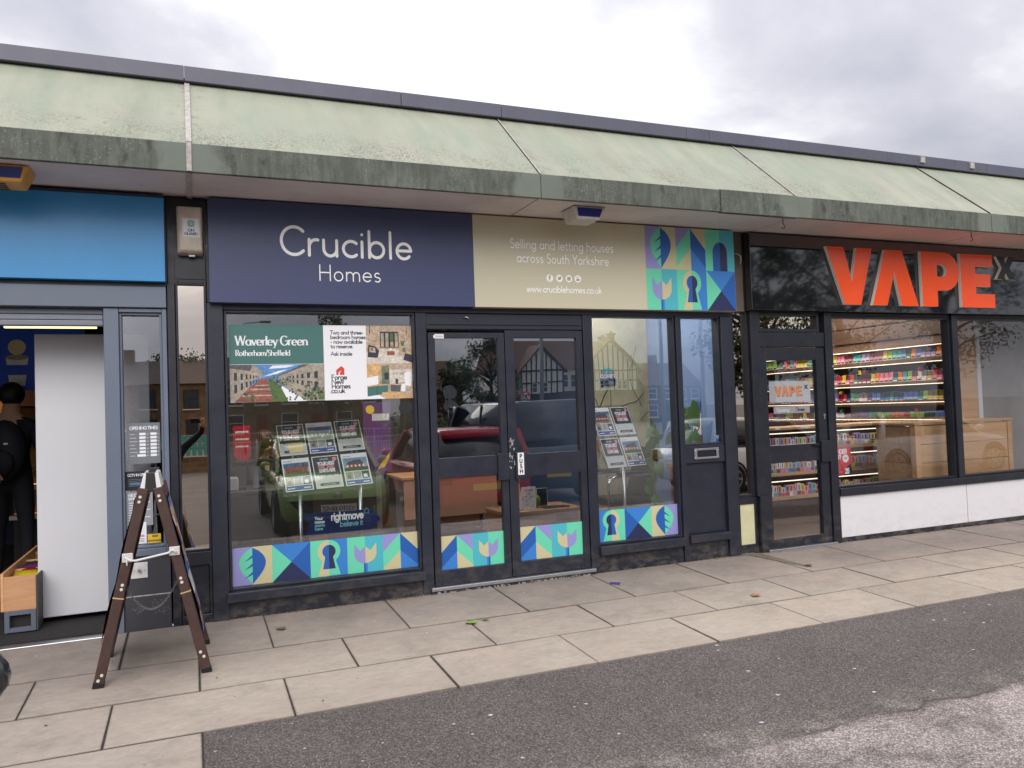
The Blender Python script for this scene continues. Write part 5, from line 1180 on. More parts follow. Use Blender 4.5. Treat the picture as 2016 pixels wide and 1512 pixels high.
for k in range(5): mb.disc((2.93+0.025*k, 0.60-0.02*(k % 2)), 0.012, (0, 1.3793, 0), mi=2, n=8)
mesh_thing(mb, 'greeting_card', [pyel, pblack, pgreen], 'tall yellow card behind the spotted thank you card', 'card', (2.98, 1.38, 0.437))
mb = MB(); mb.sph((3.14, 1.16, 0.50), 0.045, 0.045, 0.065); mesh_thing(mb, 'vase', mat('olive_glaze', c8(116, 118, 50), 0.3), 'small olive green vase beside the spotted card', 'vase', (3.14, 1.16, 0.437))
mb = MB(); mb.box(3.18, 3.44, 1.02, 1.16, 0.437, 0.447); mesh_thing(mb, 'tablet', mat('tablet_black', c8(28, 28, 32), 0.3), 'flat black tablet lying on the low wooden table', 'tablet', (3.3, 1.1, 0.437))
# cantilever chair
ch = empty('cantilever_chair', (4.0, 1.0, 0.02), 'black cantilever chair with chrome arms in front of the papered partition', 'chair')
bl = mat('black_leather', c8(20, 20, 24), 0.35, bump=0.05, bs=40)
mb = MB(); mb.box(3.78, 4.26, 0.80, 1.22, 0.42, 0.50); mb.build('seat', bl, ch, bevel=0.03)
mb = MB(); mb.bar((4.20, 1.01, 0.46), (4.36, 1.01, 0.98), 0.42, 0.06, (1, 0, 0)); mb.build('backrest', bl, ch, bevel=0.02)
for y in (0.77, 1.25):
    mb = MB(); mb.tube([(4.30, y, 0.72), (4.0, y, 0.725), (3.82, y, 0.72), (3.755, y, 0.69), (3.74, y, 0.62), (3.74, y, 0.10), (3.76, y, 0.05), (3.82, y, 0.035), (4.25, y, 0.035)], 0.0125, 8); mb.build('frame', chrome, ch)
    mb = MB(); mb.box(3.84, 4.14, y-0.022, y+0.022, 0.735, 0.762); mb.build('armrest', bl, ch, bevel=0.008)
mb = MB(); mb.tube([(4.25, 0.77, 0.035), (4.25, 1.25, 0.035)], 0.0125, 8); mb.build('frame', chrome, ch)
# fire extinguisher on the blue wall
fe = empty('fire_extinguisher', (4.60, 0.86, 0.35), 'red fire extinguisher on the blue wall under the trailing plant', 'fire extinguisher')
redp = mat('extinguisher_red', c8(200, 22, 30), 0.25, coat=0.4)
mb = MB(); mb.tube([(4.60, 0.86, z) for z in (0.36, 0.37, 0.75, 0.80, 0.83)], [0.06, 0.075, 0.075, 0.05, 0.025], 18); mb.build('cylinder', redp, fe)
mb = MB(); mb.box(4.57, 4.63, 0.83, 0.89, 0.83, 0.86); mb.bar((4.6, 0.86, 0.87), (4.53, 0.80, 0.90), 0.02, 0.012); mb.build('valve', rubber, fe, bevel=0.003)
mb = MB(); mb.tube([(4.58, 0.83, 0.85), (4.52, 0.80, 0.84), (4.505, 0.795, 0.76), (4.512, 0.80, 0.58)], 0.012, 8); mb.build('hose', rubber, fe)
mb = MB(); mb.box(4.535, 4.60, 0.778, 0.786, 0.56, 0.68); mb.build('label', pwhite, fe)
# stacked signs on the blue wall
for z0, z1, c, lab in ((1.34, 1.43, pblue2, 'small blue safety sign on the blue wall, top of three'), (1.10, 1.31, pwhite, 'white safety sign on the blue wall, middle of three'), (0.98, 1.09, pred, 'small red fire sign on the blue wall above the extinguisher')):
    mb = MB(); mb.box(4.688, 4.698, 0.55, 0.68, z0, z1, 0); 
    if c is pwhite: mb.box(4.686, 4.689, 0.56, 0.67, z1-0.05, z1-0.015, 1); mb.cyl((4.689, 0.615, z0+0.075), (4.685, 0.615, z0+0.075), 0.04, n=16, mi=1); mb.cyl((4.6848, 0.615, z0+0.075), (4.684, 0.615, z0+0.075), 0.028, n=16, mi=0)
    mesh_thing(mb, 'safety_sign', [c, pred], lab, 'sign', (4.69, 0.6, z0))
# plants
leafg = make_leaf('leaf_green', c8(46, 84, 36), c8(76, 114, 50)); stemg = mat('stem_green', c8(92, 112, 66), 0.6)
def heart(c, s, yaw, pitch, roll):
    prof = [(0, 0), (.30, -.16), (.50, .10), (.46, .45), (.24, .82), (0, 1.10), (-.24, .82), (-.46, .45), (-.50, .10), (-.30, -.16)]
    mb = MB(); vs = [(0, 0.35, 0.06)] + [(x, z, -0.16*abs(x)-0.05*z*z) for x, z in prof]
    n = len(prof); mb.add(vs, [(0, 1+k, 1+(k+1) % n) for k in range(n)], sm=True)
    # blade upright in XZ, tip down, then swung (roll), leaned (pitch) and turned (yaw)
    mb.v = [(x, -y*0.9-0.02, -(z-0.45)) for x, z, y in mb.v]
    mb.xf(Matrix.Translation(c) @ Matrix.Rotation(yaw, 4, 'Z') @ Matrix.Rotation(pitch, 4, 'X') @ Matrix.Rotation(roll, 4, 'Y') @ Matrix.Diagonal((s, s, s, 1)))
    return mb
pl = empty('pot_plant', (4.32, 0.24, 0.93), 'pot plant with big heart shaped leaves behind the letterbox glass', 'plant')
random.seed(21)
mb = MB(); mb.tube([(4.32, 0.26, 0.90), (4.32, 0.26, 1.00)], [0.06, 0.08], 14); mb.build('pot', mat('pot_grey', c8(120, 118, 116), 0.6), pl)
for (x, z, s, yw, pt_, rl) in ((4.36, 1.30, 0.17, 0.2, -1.0, 2.6), (4.22, 1.16, 0.13, -0.2, -1.1, 3.3), (4.30, 1.18, 0.12, 0.1, -1.3, 2.9), (4.17, 1.24, 0.11, -0.4, -1.0, 3.6), (4.42, 1.09, 0.11, 0.3, -1.2, 2.7), (4.28, 1.08, 0.10, 0.0, -1.2, 3.2), (4.16, 1.08, 0.09, -0.4, -1.2, 3.5), (4.24, 1.30, 0.09, 0.2, -0.9, 3.3)):
    hb = heart((x, 0.17+random.random()*0.12, z), s*1.3, yw, random.uniform(-.5, .3), (rl-pi)*1.3+random.uniform(-.4, .4)); hb.build('leaf', leafg, pl)
    mb = MB(); mb.tube([(4.32, 0.26, 0.99), ((x+4.32)/2, 0.24, (z+1.0)/2+0.03), (x, 0.22, z)], 0.004, 5); mb.build('stem', stemg, pl)
bx('window_shelf', pl, mat('shelf_paint', c8(120, 130, 150), 0.6), 4.12, 4.52, 0.16, 0.36, 0.87, 0.90)
tp = empty('trailing_plant', (3.98, 0.34, 0.60), 'trailing plant with heart shaped leaves hanging beside the extinguisher', 'plant')
zs = 1.40; 
for k in range(17):
    t = k/16; x = 3.97+0.045*sin(k*2.1)-0.05*(t > .8); z = 1.24-0.70*t
    heart((x, 0.24+random.random()*0.1, z), random.uniform(0.075, 0.13), random.uniform(-.7, .7), random.uniform(-.5, .4), random.uniform(-1.0, 1.0)).build('leaf', leafg, tp)
mb = MB(); mb.tube([(3.99, 0.32, 0.03), (3.985, 0.32, 0.5), (3.98, 0.32, 0.9), (3.985, 0.31, 1.26)], 0.008, 6); mb.build('stem', stemg, tp)
mb = MB(); mb.tube([(3.99, 0.34, 0.02), (3.99, 0.34, 0.28)], [0.09, 0.12], 16); mb.build('pot', mat('pot_grey', c8(120, 118, 116), 0.6), tp)
mb = MB(); mb.tube([(3.90, 1.0, 1.58), (3.86, 1.0, 1.52), (3.80, 1.0, 1.40), (3.745, 1.0, 1.10), (3.72, 1.0, 0.85), (3.72, 1.0, 0.03)], 0.006, 6); mb.build('lamp_flex', mat('cable_black', c8(40, 38, 36), 0.6), label='thin dark cable hanging in front of the papered partition', cat='cable', loc=(3.8, 1.0, 0.03))
# desk objects and lights
mo = empty('monitor', (0.56, 2.05, 0.73), 'black monitor seen edge on in front of the seated woman', 'monitor')
mb = MB(); mb.bar((0.54, 1.98, 0.98), (0.56, 2.42, 0.98), 0.40, 0.045, (0, 0, 1)); mb.build('screen', mat('monitor_black', c8(22, 22, 26), 0.35), mo, bevel=0.004)
mb = MB(); mb.box(0.55, 0.60, 2.17, 2.23, 0.74, 0.95); mb.box(0.48, 0.66, 2.08, 2.32, 0.731, 0.745); mb.build('stand', alu, mo, bevel=0.003)
mb = MB(); mb.box(0.22, 0.40, 1.95, 2.2, 0.731, 0.86); mb.build('desk_phone', wht, label='small white box on the dark desk next to the monitor', cat='desk phone', loc=(0.3, 2.1, 0.731), bevel=0.012)
mb = MB(); mb.tube([(0.24, 1.84, 0.72), (0.235, 1.80, 0.60), (0.27, 1.78, 0.50), (0.255, 1.78, 0.36), (0.225, 1.8, 0.24), (0.215, 1.8, 0.02)], 0.006, 6); mb.build('cable', wht, label='white cable hanging down in front of the dark desk', cat='cable', loc=(0.24, 1.8, 0.02))
lampm = mat('light_panel', (1.0, 0.97, 0.90), 0.5, emit=30.0)
for x, y, lab in ((2.1, 2.3, 'square lit ceiling panel inside the estate agent above the door'), (0.8, 1.6, 'added ceiling panel out of view, brightening the dark desk in the estate agent'), (3.75, 0.85, 'added ceiling panel out of view, brightening the partition by the black chair')):  # only the panel above the door is seen; the others are added fill
    MB().box(x-.29, x+.29, y-.29, y+.29, 3.0, 3.018).build('ceiling_light', lampm, label=lab, cat='ceiling light', loc=(x, y, 3.0))
mb = MB(); mb.box(0.42, 0.60, 3.2, 3.22, 1.02, 1.34); mb.add([(0.42, 3.2, 1.02), (0.60, 3.2, 1.02), (0.53, 3.2, 0.90)], [(0, 2, 1)])
for k in range(3): mb.rect(0.44, 1.10+0.08*k, 0.58, 1.12+0.08*k, (0, 3.199, 0), mi=1)
mb.build('pennant', [pred, pwhite], label='red pennant poster with white bars deep in the wide window', cat='poster', loc=(0.5, 3.2, 0.9))
rb = empty('reflection_banner', (1.97, 3.0, 0.02), 'purple banner with yellow crescent, put inside to stand in for a mirrored banner', 'banner')  # indoor stand-in for the reflection of a banner outside
mb = MB(); mb.box(1.82, 2.14, 3.0, 3.006, 0.74, 1.55, 0); mb.fp([(1.97, 0.78), (2.05, 0.80), (2.10, 0.88), (2.12, 0.98), (2.07, 0.91), (2.02, 0.86)], (0, 2.999, 0), mi=1); mb.disc((1.90, 1.47), 0.05, (0, 2.999, 0), mi=1)
mb.disc((1.98, 1.15), 0.10, (0, 2.999, 0), mi=2, ry=0.15); mb.rect(1.92, 1.34, 2.12, 1.42, (0, 2.998, 0), mi=3); mb.build('sheet', [flat('banner_purple', (96, 64, 112)), pyel, ppurple, plight], rb)
mb = MB(); mb.box(1.80, 2.16, 2.96, 3.06, 0.02, 0.10); mb.box(1.95, 2.01, 3.01, 3.03, 0.10, 1.5); mb.build('base', alu, rb)
mb = MB(); mb.tube([(1.36, 1.3, 0.02), (1.36, 1.3, 0.10), (1.38, 1.3, 0.38), (1.42, 1.3, 0.43)], [0.24, 0.26, 0.24, 0.2], 4, sm=False); mb.build('ottoman', mat('grey_felt', c8(126, 124, 122), 0.9, ns=40, na=0.15), label='low grey felt ottoman behind the arrow sign', cat='ottoman', loc=(1.36, 1.3, 0.02))

# ------------------------------------------------------------------ people
skin = mat('skin', c8(206, 160, 134), 0.5)
def figure(lab, J, R_, clothes, hair=None, mats=None, head=None, look=(0, -1, 0), bend=None):
    """J: joint -> point, bones as edges; one skinned body, material picked from the nearest bone"""
    bones = [('pel','spine'),('spine','chest'),('chest','neck'),('neck','head'),('chest','shL'),('shL','elL'),('elL','wrL'),('chest','shR'),('shR','elR'),('elR','wrR'),('pel','hipL'),('hipL','knL'),('knL','anL'),('anL','toL'),('pel','hipR'),('hipR','knR'),('knR','anR'),('anR','toR')]
    names = [n for n in J]; pts = [Vector(J[n]) for n in names]; rad = [R_[n] for n in names]
    ed = [(names.index(a), names.index(b)) for a, b in bones if a in J and b in J]
    for s in ('L', 'R'):
        if 'wr'+s in J:
            w = Vector(J['wr'+s]); e = Vector(J['el'+s]); d = (w-e).normalized(); sd = d.cross(Vector((0.2, 0.9, 0.3))).normalized(); up = d.cross(sd); wi = names.index('wr'+s)
            pts.append(w+d*0.045); rad.append(0.027); names.append('palm'+s); ed.append((wi, len(pts)-1)); pi_ = len(pts)-1
            for k, ln in enumerate((0.070, 0.080, 0.074, 0.058)):
                o = w+d*0.085+sd*(0.0285-0.019*k); pts.append(o); rad.append(0.0095); names.append('f'); ed.append((pi_, len(pts)-1)); q = len(pts)-1
                pts.append(o+d*ln*0.55+up*0.014); rad.append(0.008); names.append('f'); ed.append((q, len(pts)-1)); q = len(pts)-1
                pts.append(o+d*ln*0.85+up*0.040); rad.append(0.0065); names.append('f'); ed.append((q, len(pts)-1))
            o = w+d*0.035+sd*0.040; pts.append(o); rad.append(0.011); names.append('f'); ed.append((wi, len(pts)-1)); q = len(pts)-1
            pts.append(o+d*0.040+sd*0.018+up*0.012); rad.append(0.0085); names.append('f'); ed.append((q, len(pts)-1))
    me = bpy.data.meshes.new('person'); me.from_pydata([tuple(p) for p in pts], ed, [])
    o = bpy.data.objects.new('person_tmp', me); COL.objects.link(o)
    sk = o.modifiers.new('skin', 'SKIN'); sk.use_smooth_shade = True
    for i, v in enumerate(me.skin_vertices[0].data): v.radius = (rad[i], rad[i]); v.use_root = (i == 0)
    ss = o.modifiers.new('sub', 'SUBSURF'); ss.levels = 2; ss.render_levels = 2
    dg = bpy.context.evaluated_depsgraph_get(); dg.update()
    bm = bpy.data.meshes.new_from_object(o.evaluated_get(dg))
    COL.objects.unlink(o); bpy.data.objects.remove(o)
    root = Vector((J['pel'][0], J['pel'][1], 0)); bm.transform(Matrix.Translation(-root))
    # face: nose, brow sockets, mouth and ears pushed out of the head itself
    hc = Vector(head['c'])-root; lk = Vector(look).normalized(); sdv = Vector((0, 0, 1)).cross(lk).normalized(); upv = lk.cross(sdv)
    for v in bm.vertices:
        r = v.co-hc
        if r.length < 0.2:
            f_, s_, u_ = r.dot(lk), r.dot(sdv), r.dot(upv)
            if f_ > 0:
                v.co += lk*0.026*math.exp(-((s_/0.018)**2+((u_+0.012)/0.030)**2)) - lk*0.010*(math.exp(-(((abs(s_)-0.032)/0.018)**2+((u_-0.018)/0.014)**2))) + lk*0.008*math.exp(-((s_/0.03)**2+((u_+0.062)/0.012)**2)) + lk*0.010*math.exp(-((s_/0.03)**2+((u_+0.092)/0.02)**2))
            v.co += sdv*(0.012 if s_ > 0 else -0.012)*math.exp(-(((abs(s_)-0.07)/0.02)**2+((f_+0.0)/0.02)**2+(u_/0.03)**2))
    ml = [skin]+mats
    for m in ml: bm.materials.append(m)
    segs = [(Vector(J[a])-root, Vector(J[b])-root, b) for a, b in bones if a in J and b in J]
    for p in bm.polygons:
        c = p.center; best = (9, None)
        for a, b, nm in segs:
            ab = b-a; t = max(0, min(1, (c-a).dot(ab)/max(ab.length_squared, 1e-9))); d = (c-(a+ab*t)).length
            if d < best[0]: best = (d, nm, t)
        nm = best[1]; key = nm[:-1] if nm[-1] in 'LR' else nm
        p.material_index = clothes.get(key, 0) if not (key == 'wr' and best[2] >= 0.97) else 0
        p.use_smooth = True
    pe = bpy.data.objects.new('person', bm); COL.objects.link(pe); pe.location = root; BASE[pe.name] = root
    setp(pe, lab, 'person')
    if hair is not None: hair.build('hair', mats[-1], pe)
    fb = MB(); H = Vector(head['c'])
    for s in (-1, 1):
        fb.sph(H+lk*0.088+sdv*(0.032*s)+upv*0.016, 0.0115, nu=8, nv=6, mi=0); fb.sph(H+lk*0.0965+sdv*(0.032*s)+upv*0.016, 0.0055, nu=6, nv=5, mi=1)
    fb.build('eyes', [flat('eye_white', (230, 226, 222)), flat('eye_dark', (44, 32, 26))], pe)
    return pe
SR = {'pel': .15, 'spine': .135, 'chest': .15, 'neck': .055, 'head': .098, 'shL': .07, 'shR': .07, 'elL': .045, 'elR': .045, 'wrL': .030, 'wrR': .030, 'hipL': .10, 'hipR': .10, 'knL': .062, 'knR': .062, 'anL': .042, 'anR': .042, 'toL': .036, 'toR': .036, 'crown': .07}
def cap_hair(c, lk, long=0.0, r=0.107):
    mb = MB(); c = Vector(c); lk = Vector(lk).normalized(); back = -lk
    mb.sph(c+back*0.016+Vector((0, 0, 0.026)), r*0.98, r*1.02, r*1.02, 14, 9)
    mb.v = [tuple(Vector(v) - lk*max(0, (Vector(v)-c).dot(lk)-0.045)*(1.0 if (Vector(v)-c).z < 0.055 else 0.2)) for v in mb.v]
    if long:
        sd_ = Vector((0, 0, 1)).cross(lk).normalized()
        for k in range(11):
            a = -1.15+2.3*k/10; d = (back*cos(a)+sd_*sin(a)); q = c+d*0.088
            mb.tube([q+Vector((0, 0, 0.05)), q+d*0.022+Vector((0, 0, -0.08)), q+d*0.030+Vector((0, 0, -long*0.6)), q+d*0.018+Vector((0, 0, -long))], [0.03, 0.038, 0.036, 0.012], 6)
    return mb
# seated woman, chin on hand, facing along the desk
H = (0.72, 2.78, 1.16)
J = {'pel': (0.66, 3.0, 0.52), 'spine': (0.665, 2.97, 0.68), 'chest': (0.68, 2.90, 0.86), 'neck': (0.70, 2.84, 1.00), 'head': (0.72, 2.79, 1.15),
     'shL': (0.58, 2.78, 0.93), 'elL': (0.56, 2.56, 0.77), 'wrL': (0.74, 2.45, 0.78), 'shR': (0.80, 2.98, 0.93), 'elR': (0.95, 2.74, 0.80), 'wrR': (0.83, 2.67, 1.0),
     'hipL': (0.60, 2.92, 0.51), 'knL': (0.72, 2.55, 0.50), 'anL': (0.72, 2.60, 0.12), 'toL': (0.76, 2.46, 0.06), 'hipR': (0.74, 3.04, 0.51), 'knR': (0.92, 2.70, 0.50), 'anR': (0.92, 2.74, 0.12), 'toR': (0.97, 2.60, 0.06)}
figure('seated woman with long brown hair and black jacket, chin on hand, behind a desk', J, {k: v*0.92 for k, v in SR.items()}, {'spine': 1, 'chest': 1, 'sh': 1, 'el': 1, 'wr': 1, 'hip': 2, 'kn': 2, 'an': 2, 'to': 2, 'neck': 0},
       cap_hair(H, (0.75, -0.65, -0.05), 0.42), [mat('black_jacket', c8(26, 26, 30), 0.8), mat('dark_trousers', c8(30, 32, 42), 0.8), mat('brown_hair', c8(82, 56, 40), 0.5, ns=30, na=0.3, stretch=(3, 3, 0.5))], {'c': H}, (0.75, -0.65, -0.05))
MB().box(0.42, 0.90, 2.80, 3.22, 0.02, 0.42).build('stool', bl, label='black upholstered stool under the seated woman', cat='stool', loc=(0.66, 3.0, 0.02), bevel=0.03)

# ------------------------------------------------------------------ inside the shop with the shutter
fr = empty('tall_fridge', (-0.66, 0.55, 0.02), 'tall white fridge cabinet with its plain side filling the open shopfront', 'fridge')
frw = mat('fridge_white', c8(214, 214, 218), 0.38, ns=0.9, na=0.04)
mb = MB(); mb.box(-1.028, -0.288, 0.46, 0.50, 0.06, 2.075); mb.build('side_panel', frw, fr, bevel=0.006)
mb = MB(); mb.box(-1.022, -0.294, 0.501, 1.15, 0.07, 2.068); mb.build('cabinet', mat('fridge_grey', c8(150, 152, 156), 0.5), fr, bevel=0.006)
for x in (-0.98, -0.34): MB().cyl((x, 0.56, 0.021), (x, 0.56, 0.069), 0.03, n=14).build('foot', chrome, fr)
gs = empty('snack_stand', (-1.2, 0.9, 0.02), 'low wooden snack stand on a grey base beside the white fridge', 'display stand')
oak = make_wood('light_oak', (214, 164, 120), (196, 146, 102), (3, 3, 26), 0.5, False)
y0 = 0.25
bx('front_panel', gs, oak, -1.196, -1.008, y0, y0+0.02, 0.175, 0.405, 0.002); bx('side_panel', gs, oak, -1.215, -1.1965, y0, 2.1, 0.175, 0.43, 0.002); bx('back_side', gs, dgrey, -1.0075, -0.998, y0, 0.455, 0.03, 0.40, 0.002)
for k in range(4): bx('divider', gs, oak, -1.196, -1.04, y0+0.35+0.4*k, y0+0.37+0.4*k, 0.20, 0.40)
mb = MB(); mb.box(-1.195, -1.165, y0, y0+0.04, 0.03, 0.174); mb.box(-1.04, -1.01, y0, y0+0.04, 0.03, 0.174); mb.box(-1.165, -1.04, y0, y0+0.04, 0.144, 0.174); mb.box(-1.165, -1.04, y0, y0+0.04, 0.03, 0.058); mb.build('base_frame', mat('base_grey', c8(96, 102, 116), 0.5), gs, bevel=0.002)
bx('base_inside', gs, dark_m, -1.164, -1.041, y0+0.045, y0+0.3, 0.035, 0.14); bx('tray', gs, dark_m, -1.19, -1.04, y0+0.05, 2.0, 0.20, 0.22)
for k, (c, lab) in enumerate((((232, 206, 40), 'yellow crisp packet at the front of the wooden snack stand'), ((176, 40, 48), 'red crisp packet behind the yellow one in the snack stand'), ((120, 60, 130), 'purple crisp packet in the middle of the snack stand'), ((60, 60, 70), 'dark crisp packet at the back of the snack stand'))):
    mb = MB(); cx_, cy_ = -1.10, 0.43+0.13*k; g = 5
    vs = []
    for i in range(g+1):
        for j in range(g+1):
            u, v = i/g-.5, j/g-.5; vs.append((cx_+u*0.15, cy_+v*0.2, 0.375+0.03*cos(pi*u)*cos(pi*v)+0.04*v+random.uniform(-.004, .004)))
    fs = [(i*(g+1)+j, (i+1)*(g+1)+j, (i+1)*(g+1)+j+1, i*(g+1)+j+1) for i in range(g) for j in range(g)]
    n = len(vs); vs += [(x, y, z-0.05) for x, y, z in vs]; fs += [tuple(n+i for i in f)[::-1] for f in fs]
    mb.add(vs, fs, 0, True); mesh_thing(mb, 'crisp_packet', mat('foil_%d' % k, c8(*c), 0.3, 0.3), lab, 'crisp packet', (cx_, cy_, 0.33))
# poster with the pot, lit menu, dark counter with trays
mb = MB(); mb.box(-1.75, -0.9, 2.2, 2.22, 1.74, 2.42); 
o = (0, 2.199, 0)
mb.fp([(-1.50, 1.78), (-1.38, 1.78), (-1.352, 2.04), (-1.528, 2.04)], o, mi=1); mb.disc((-1.44, 2.04), 0.088, o, mi=3, ry=0.025, off=.001); mb.disc((-1.44, 2.13), 0.07, o, mi=2, off=.002); mb.fp([(-1.512, 1.88), (-1.368, 1.88), (-1.358, 1.97), (-1.522, 1.97)], o, mi=0, off=.0015)
text(mb, 'EARN', 0.07, 0.15, (-1.30, 2.197, 1.86), mi=1); text(mb, 'EVERY', 0.07, 0.15, (-1.30, 2.197, 1.80), mi=1)
mb.rect(-1.30, 2.06, -1.20, 2.14, o, mi=2)
mesh_thing(mb, 'drinks_poster', [mat('poster_blue', c8(22, 70, 170), 0.5, emit=0.03), pwhite, pcream, pstone], 'deep blue poster with a drinks cup hanging inside the open shop', 'poster', (-1.3, 2.2, 1.74))  # slight glow put into the poster blue, though it is no lamp
mb = MB(); mb.box(-1.85, -1.52, 2.4, 2.43, 1.05, 1.76); mb.tube([(-1.72, 2.395, 1.76), (-1.73, 2.395, 1.60)], 0.004, 5, mi=1)
mesh_thing(mb, 'menu_board', [mat('menu_orange', c8(226, 144, 70), 0.5, emit=0.22), pred], 'glowing orange menu board behind the two customers', 'menu board', (-1.7, 2.4, 1.05))
dc = empty('food_counter', (-1.2, 3.0, 0.02), 'dark food display cabinet with lit shelves behind the snack stand', 'display cabinet')
bx('cabinet', dc, dark_m, -1.65, -0.9, 3.1, 3.5, 0.02, 1.85); bx('header', dc, mat('header_pink', c8(206, 172, 152), 0.6), -1.62, -0.92, 2.97, 3.099, 1.62, 1.80)
bx('glass_front', dc, mat('display_olive', c8(92, 84, 52), 0.25, ns=4, na=0.5), -1.62, -0.92, 3.06, 3.099, 1.02, 1.60)
warm = mat('warm_light', (1.0, 0.62, 0.25), 0.5, emit=1.6)
for z in (0.86, 0.58):
    bx('shelf', dc, mat('shelf_edge', c8(150, 140, 124), 0.5), -1.62, -0.92, 2.75, 3.10, z-0.05, z-0.01); bx('price_strip', dc, mat('price_strip', c8(196, 188, 170), 0.5), -1.62, -0.92, 2.738, 2.75, z-0.05, z-0.01); bx('shelf_light', dc, warm, -1.6, -0.94, 2.9, 3.08, z-0.008, z)
    for k in range(5):
        mb = MB(); mb.box(-1.58+0.13*k, -1.49+0.13*k, 2.80, 2.92, z+0.002, z+0.04+0.02*(k % 3)); mesh_thing(mb, 'food_pack', [pred, porange, pcream, pbrick, pyel][k], '%s food pack on the %s lit shelf of the dark cabinet' % (('red', 'orange', 'cream', 'brown', 'yellow')[k], 'upper' if z > .7 else 'lower'), 'food pack', (-1.53+0.13*k, 2.86, z), group='food packs in the dark cabinet')
MB().box(-1.38, -0.72, 1.35, 1.40, 2.215, 2.235).build('tube_light', mat('tube_yellow', (1.0, 0.92, 0.45), 0.5, emit=1.5), label='yellow glowing tube light under the rolled up shutter', cat='tube light', loc=(-1.05, 1.37, 2.2))
MB().box(-4.6, -0.06, 5.0, 5.1, 0.02, 3.015).build('partition_wall', mat('navy_wall', c8(30, 36, 56), 0.8), label='dark navy back wall inside the open shop', cat='partition', loc=(-2.3, 5.0, 0.02))
# two customers, backs to us
def stander(lab, x, y, face, mats, hairm, lean=0.0, r=1.0, hood=False):
    f_ = Vector((sin(face), cos(face), 0)); s_ = Vector((f_.y, -f_.x, 0)); b = Vector((x, y, 0.02))
    P = lambda s, f, z: tuple(b + s_*s + f_*f + Vector((0, 0, z)))
    J = {'pel': P(0, 0, .95), 'spine': P(0, .01, 1.12), 'chest': P(0, .0, 1.33), 'neck': P(0, .01, 1.50), 'head': P(0, .045, 1.645),
         'shL': P(-.17, 0, 1.40), 'elL': P(-.25, .03, 1.12), 'wrL': P(-.16, .22, 1.02), 'shR': P(.17, 0, 1.40), 'elR': P(.25, .03, 1.12), 'wrR': P(.16, .22, 1.02),
         'hipL': P(-.09, 0, .90), 'knL': P(-.11, .02, .50), 'anL': P(-.12, -.02, .09), 'toL': P(-.14, .13, .04), 'hipR': P(.09, 0, .90), 'knR': P(.11, .02, .50), 'anR': P(.12, -.02, .09), 'toR': P(.14, .13, .04)}
    hc = P(0, .05, 1.66)
    return figure(lab, J, {k: v*r for k, v in SR.items()}, {'spine': 1, 'chest': 1, 'sh': 1, 'el': 1, 'wr': 1, 'hip': 2, 'kn': 2, 'an': 2, 'to': 3, 'neck': 0}, cap_hair(hc, tuple(f_), 0.0, 0.118 if hood else 0.107), mats+[hairm], {'c': hc}, tuple(f_)), f_, s_, b
gh = mat('grey_hoodie', c8(140, 140, 142), 0.9, ns=30, na=0.08); dj = mat('dark_jacket', c8(24, 28, 42), 0.8); tr_ = mat('black_trousers', c8(18, 20, 28), 0.85); sh_ = mat('black_shoes', c8(16, 16, 18), 0.5)
stander('person in a grey hoodie at the edge of the open shop doorway', -1.74, 1.45, 0.4, [gh, tr_, sh_], gh, hood=True)
pe, f_, s_, b = stander('person in a dark jacket with a dark backpack queueing inside the open shop', -1.47, 2.05, 0.15, [dj, tr_, sh_], mat('black_hair', c8(22, 18, 18), 0.5))
bp = empty('backpack', tuple(b+Vector((0, 0, 1.0))-f_*0.2), 'dark navy backpack on the back of the person in the dark jacket', 'backpack')
mb = MB(); cc = b-f_*0.21+s_*0.02; mb.sph(cc+Vector((0, 0, 1.20)), 0.17, 0.12, 0.26, 14, 10); mb.build('bag', mat('backpack_navy', c8(24, 27, 40), 0.7), bp)
mb = MB(); mb.sph(cc-f_*0.10+Vector((0, 0, 1.10)), 0.11, 0.05, 0.12, 10, 8); mb.build('pocket', mat('backpack_navy', c8(24, 27, 40), 0.7), bp)
for s in (-1, 1):
    mb = MB(); mb.tube([cc+s_*(.10*s)+Vector((0, 0, 1.05)), cc+s_*(.14*s)+f_*.12+Vector((0, 0, 1.25)), cc+s_*(.13*s)+f_*.2+Vector((0, 0, 1.44)), cc+s_*(.13*s)+f_*.34+Vector((0, 0, 1.30))], 0.018, 6); mb.build('strap', tr_, bp)
mb = MB(); mb.box(cc.x+0.02, cc.x+0.05, cc.y-0.135, cc.y-0.12, 1.27, 1.285); mb.build('badge', alu, bp)

# ------------------------------------------------------------------ inside the vape shop
XW = 9.0
su = empty('wall_shelving', (XW, 2.8, 0.02), 'long dark shelving with lit strips running back along the vape shop wall', 'shelving')
MB().box(XW, XW+0.05, 0.9, 8.8, 0.02, 3.01).build('back_board', walnut, su)
led = mat('led_strip', (1.0, 0.86, 0.66), 0.5, emit=1.6)
SZ = [(1.90, 2.055), (1.60, 1.845), (1.335, 1.56), (1.065, 1.325), (0.80, 1.10)]
for k, (zs_, zl) in enumerate(SZ):
    bx('shelf', su, walnut, XW-0.26, XW-0.001, 0.95, 5.6, zs_-0.055, zs_, 0.003)
    MB().box(XW-0.262, XW-0.248, 0.95, 5.6, zl-0.008, zl).build('light_strip', led, su)
    bx('pelmet', su, walnut, XW-0.2475, XW-0.001, 0.95, 5.6, zl-0.004, zl+0.03, 0.002)
for z in (2.2, 2.42, 2.64, 2.86): MB().box(XW-0.03, XW-0.001, 0.95, 8.7, z, z+0.205).build('plank', make_wood('clad_board', (84, 64, 48), (64, 48, 36), (14, 1.0, 14), 0.5, False) if 'clad_board' not in MATS else MATS['clad_board'], su)
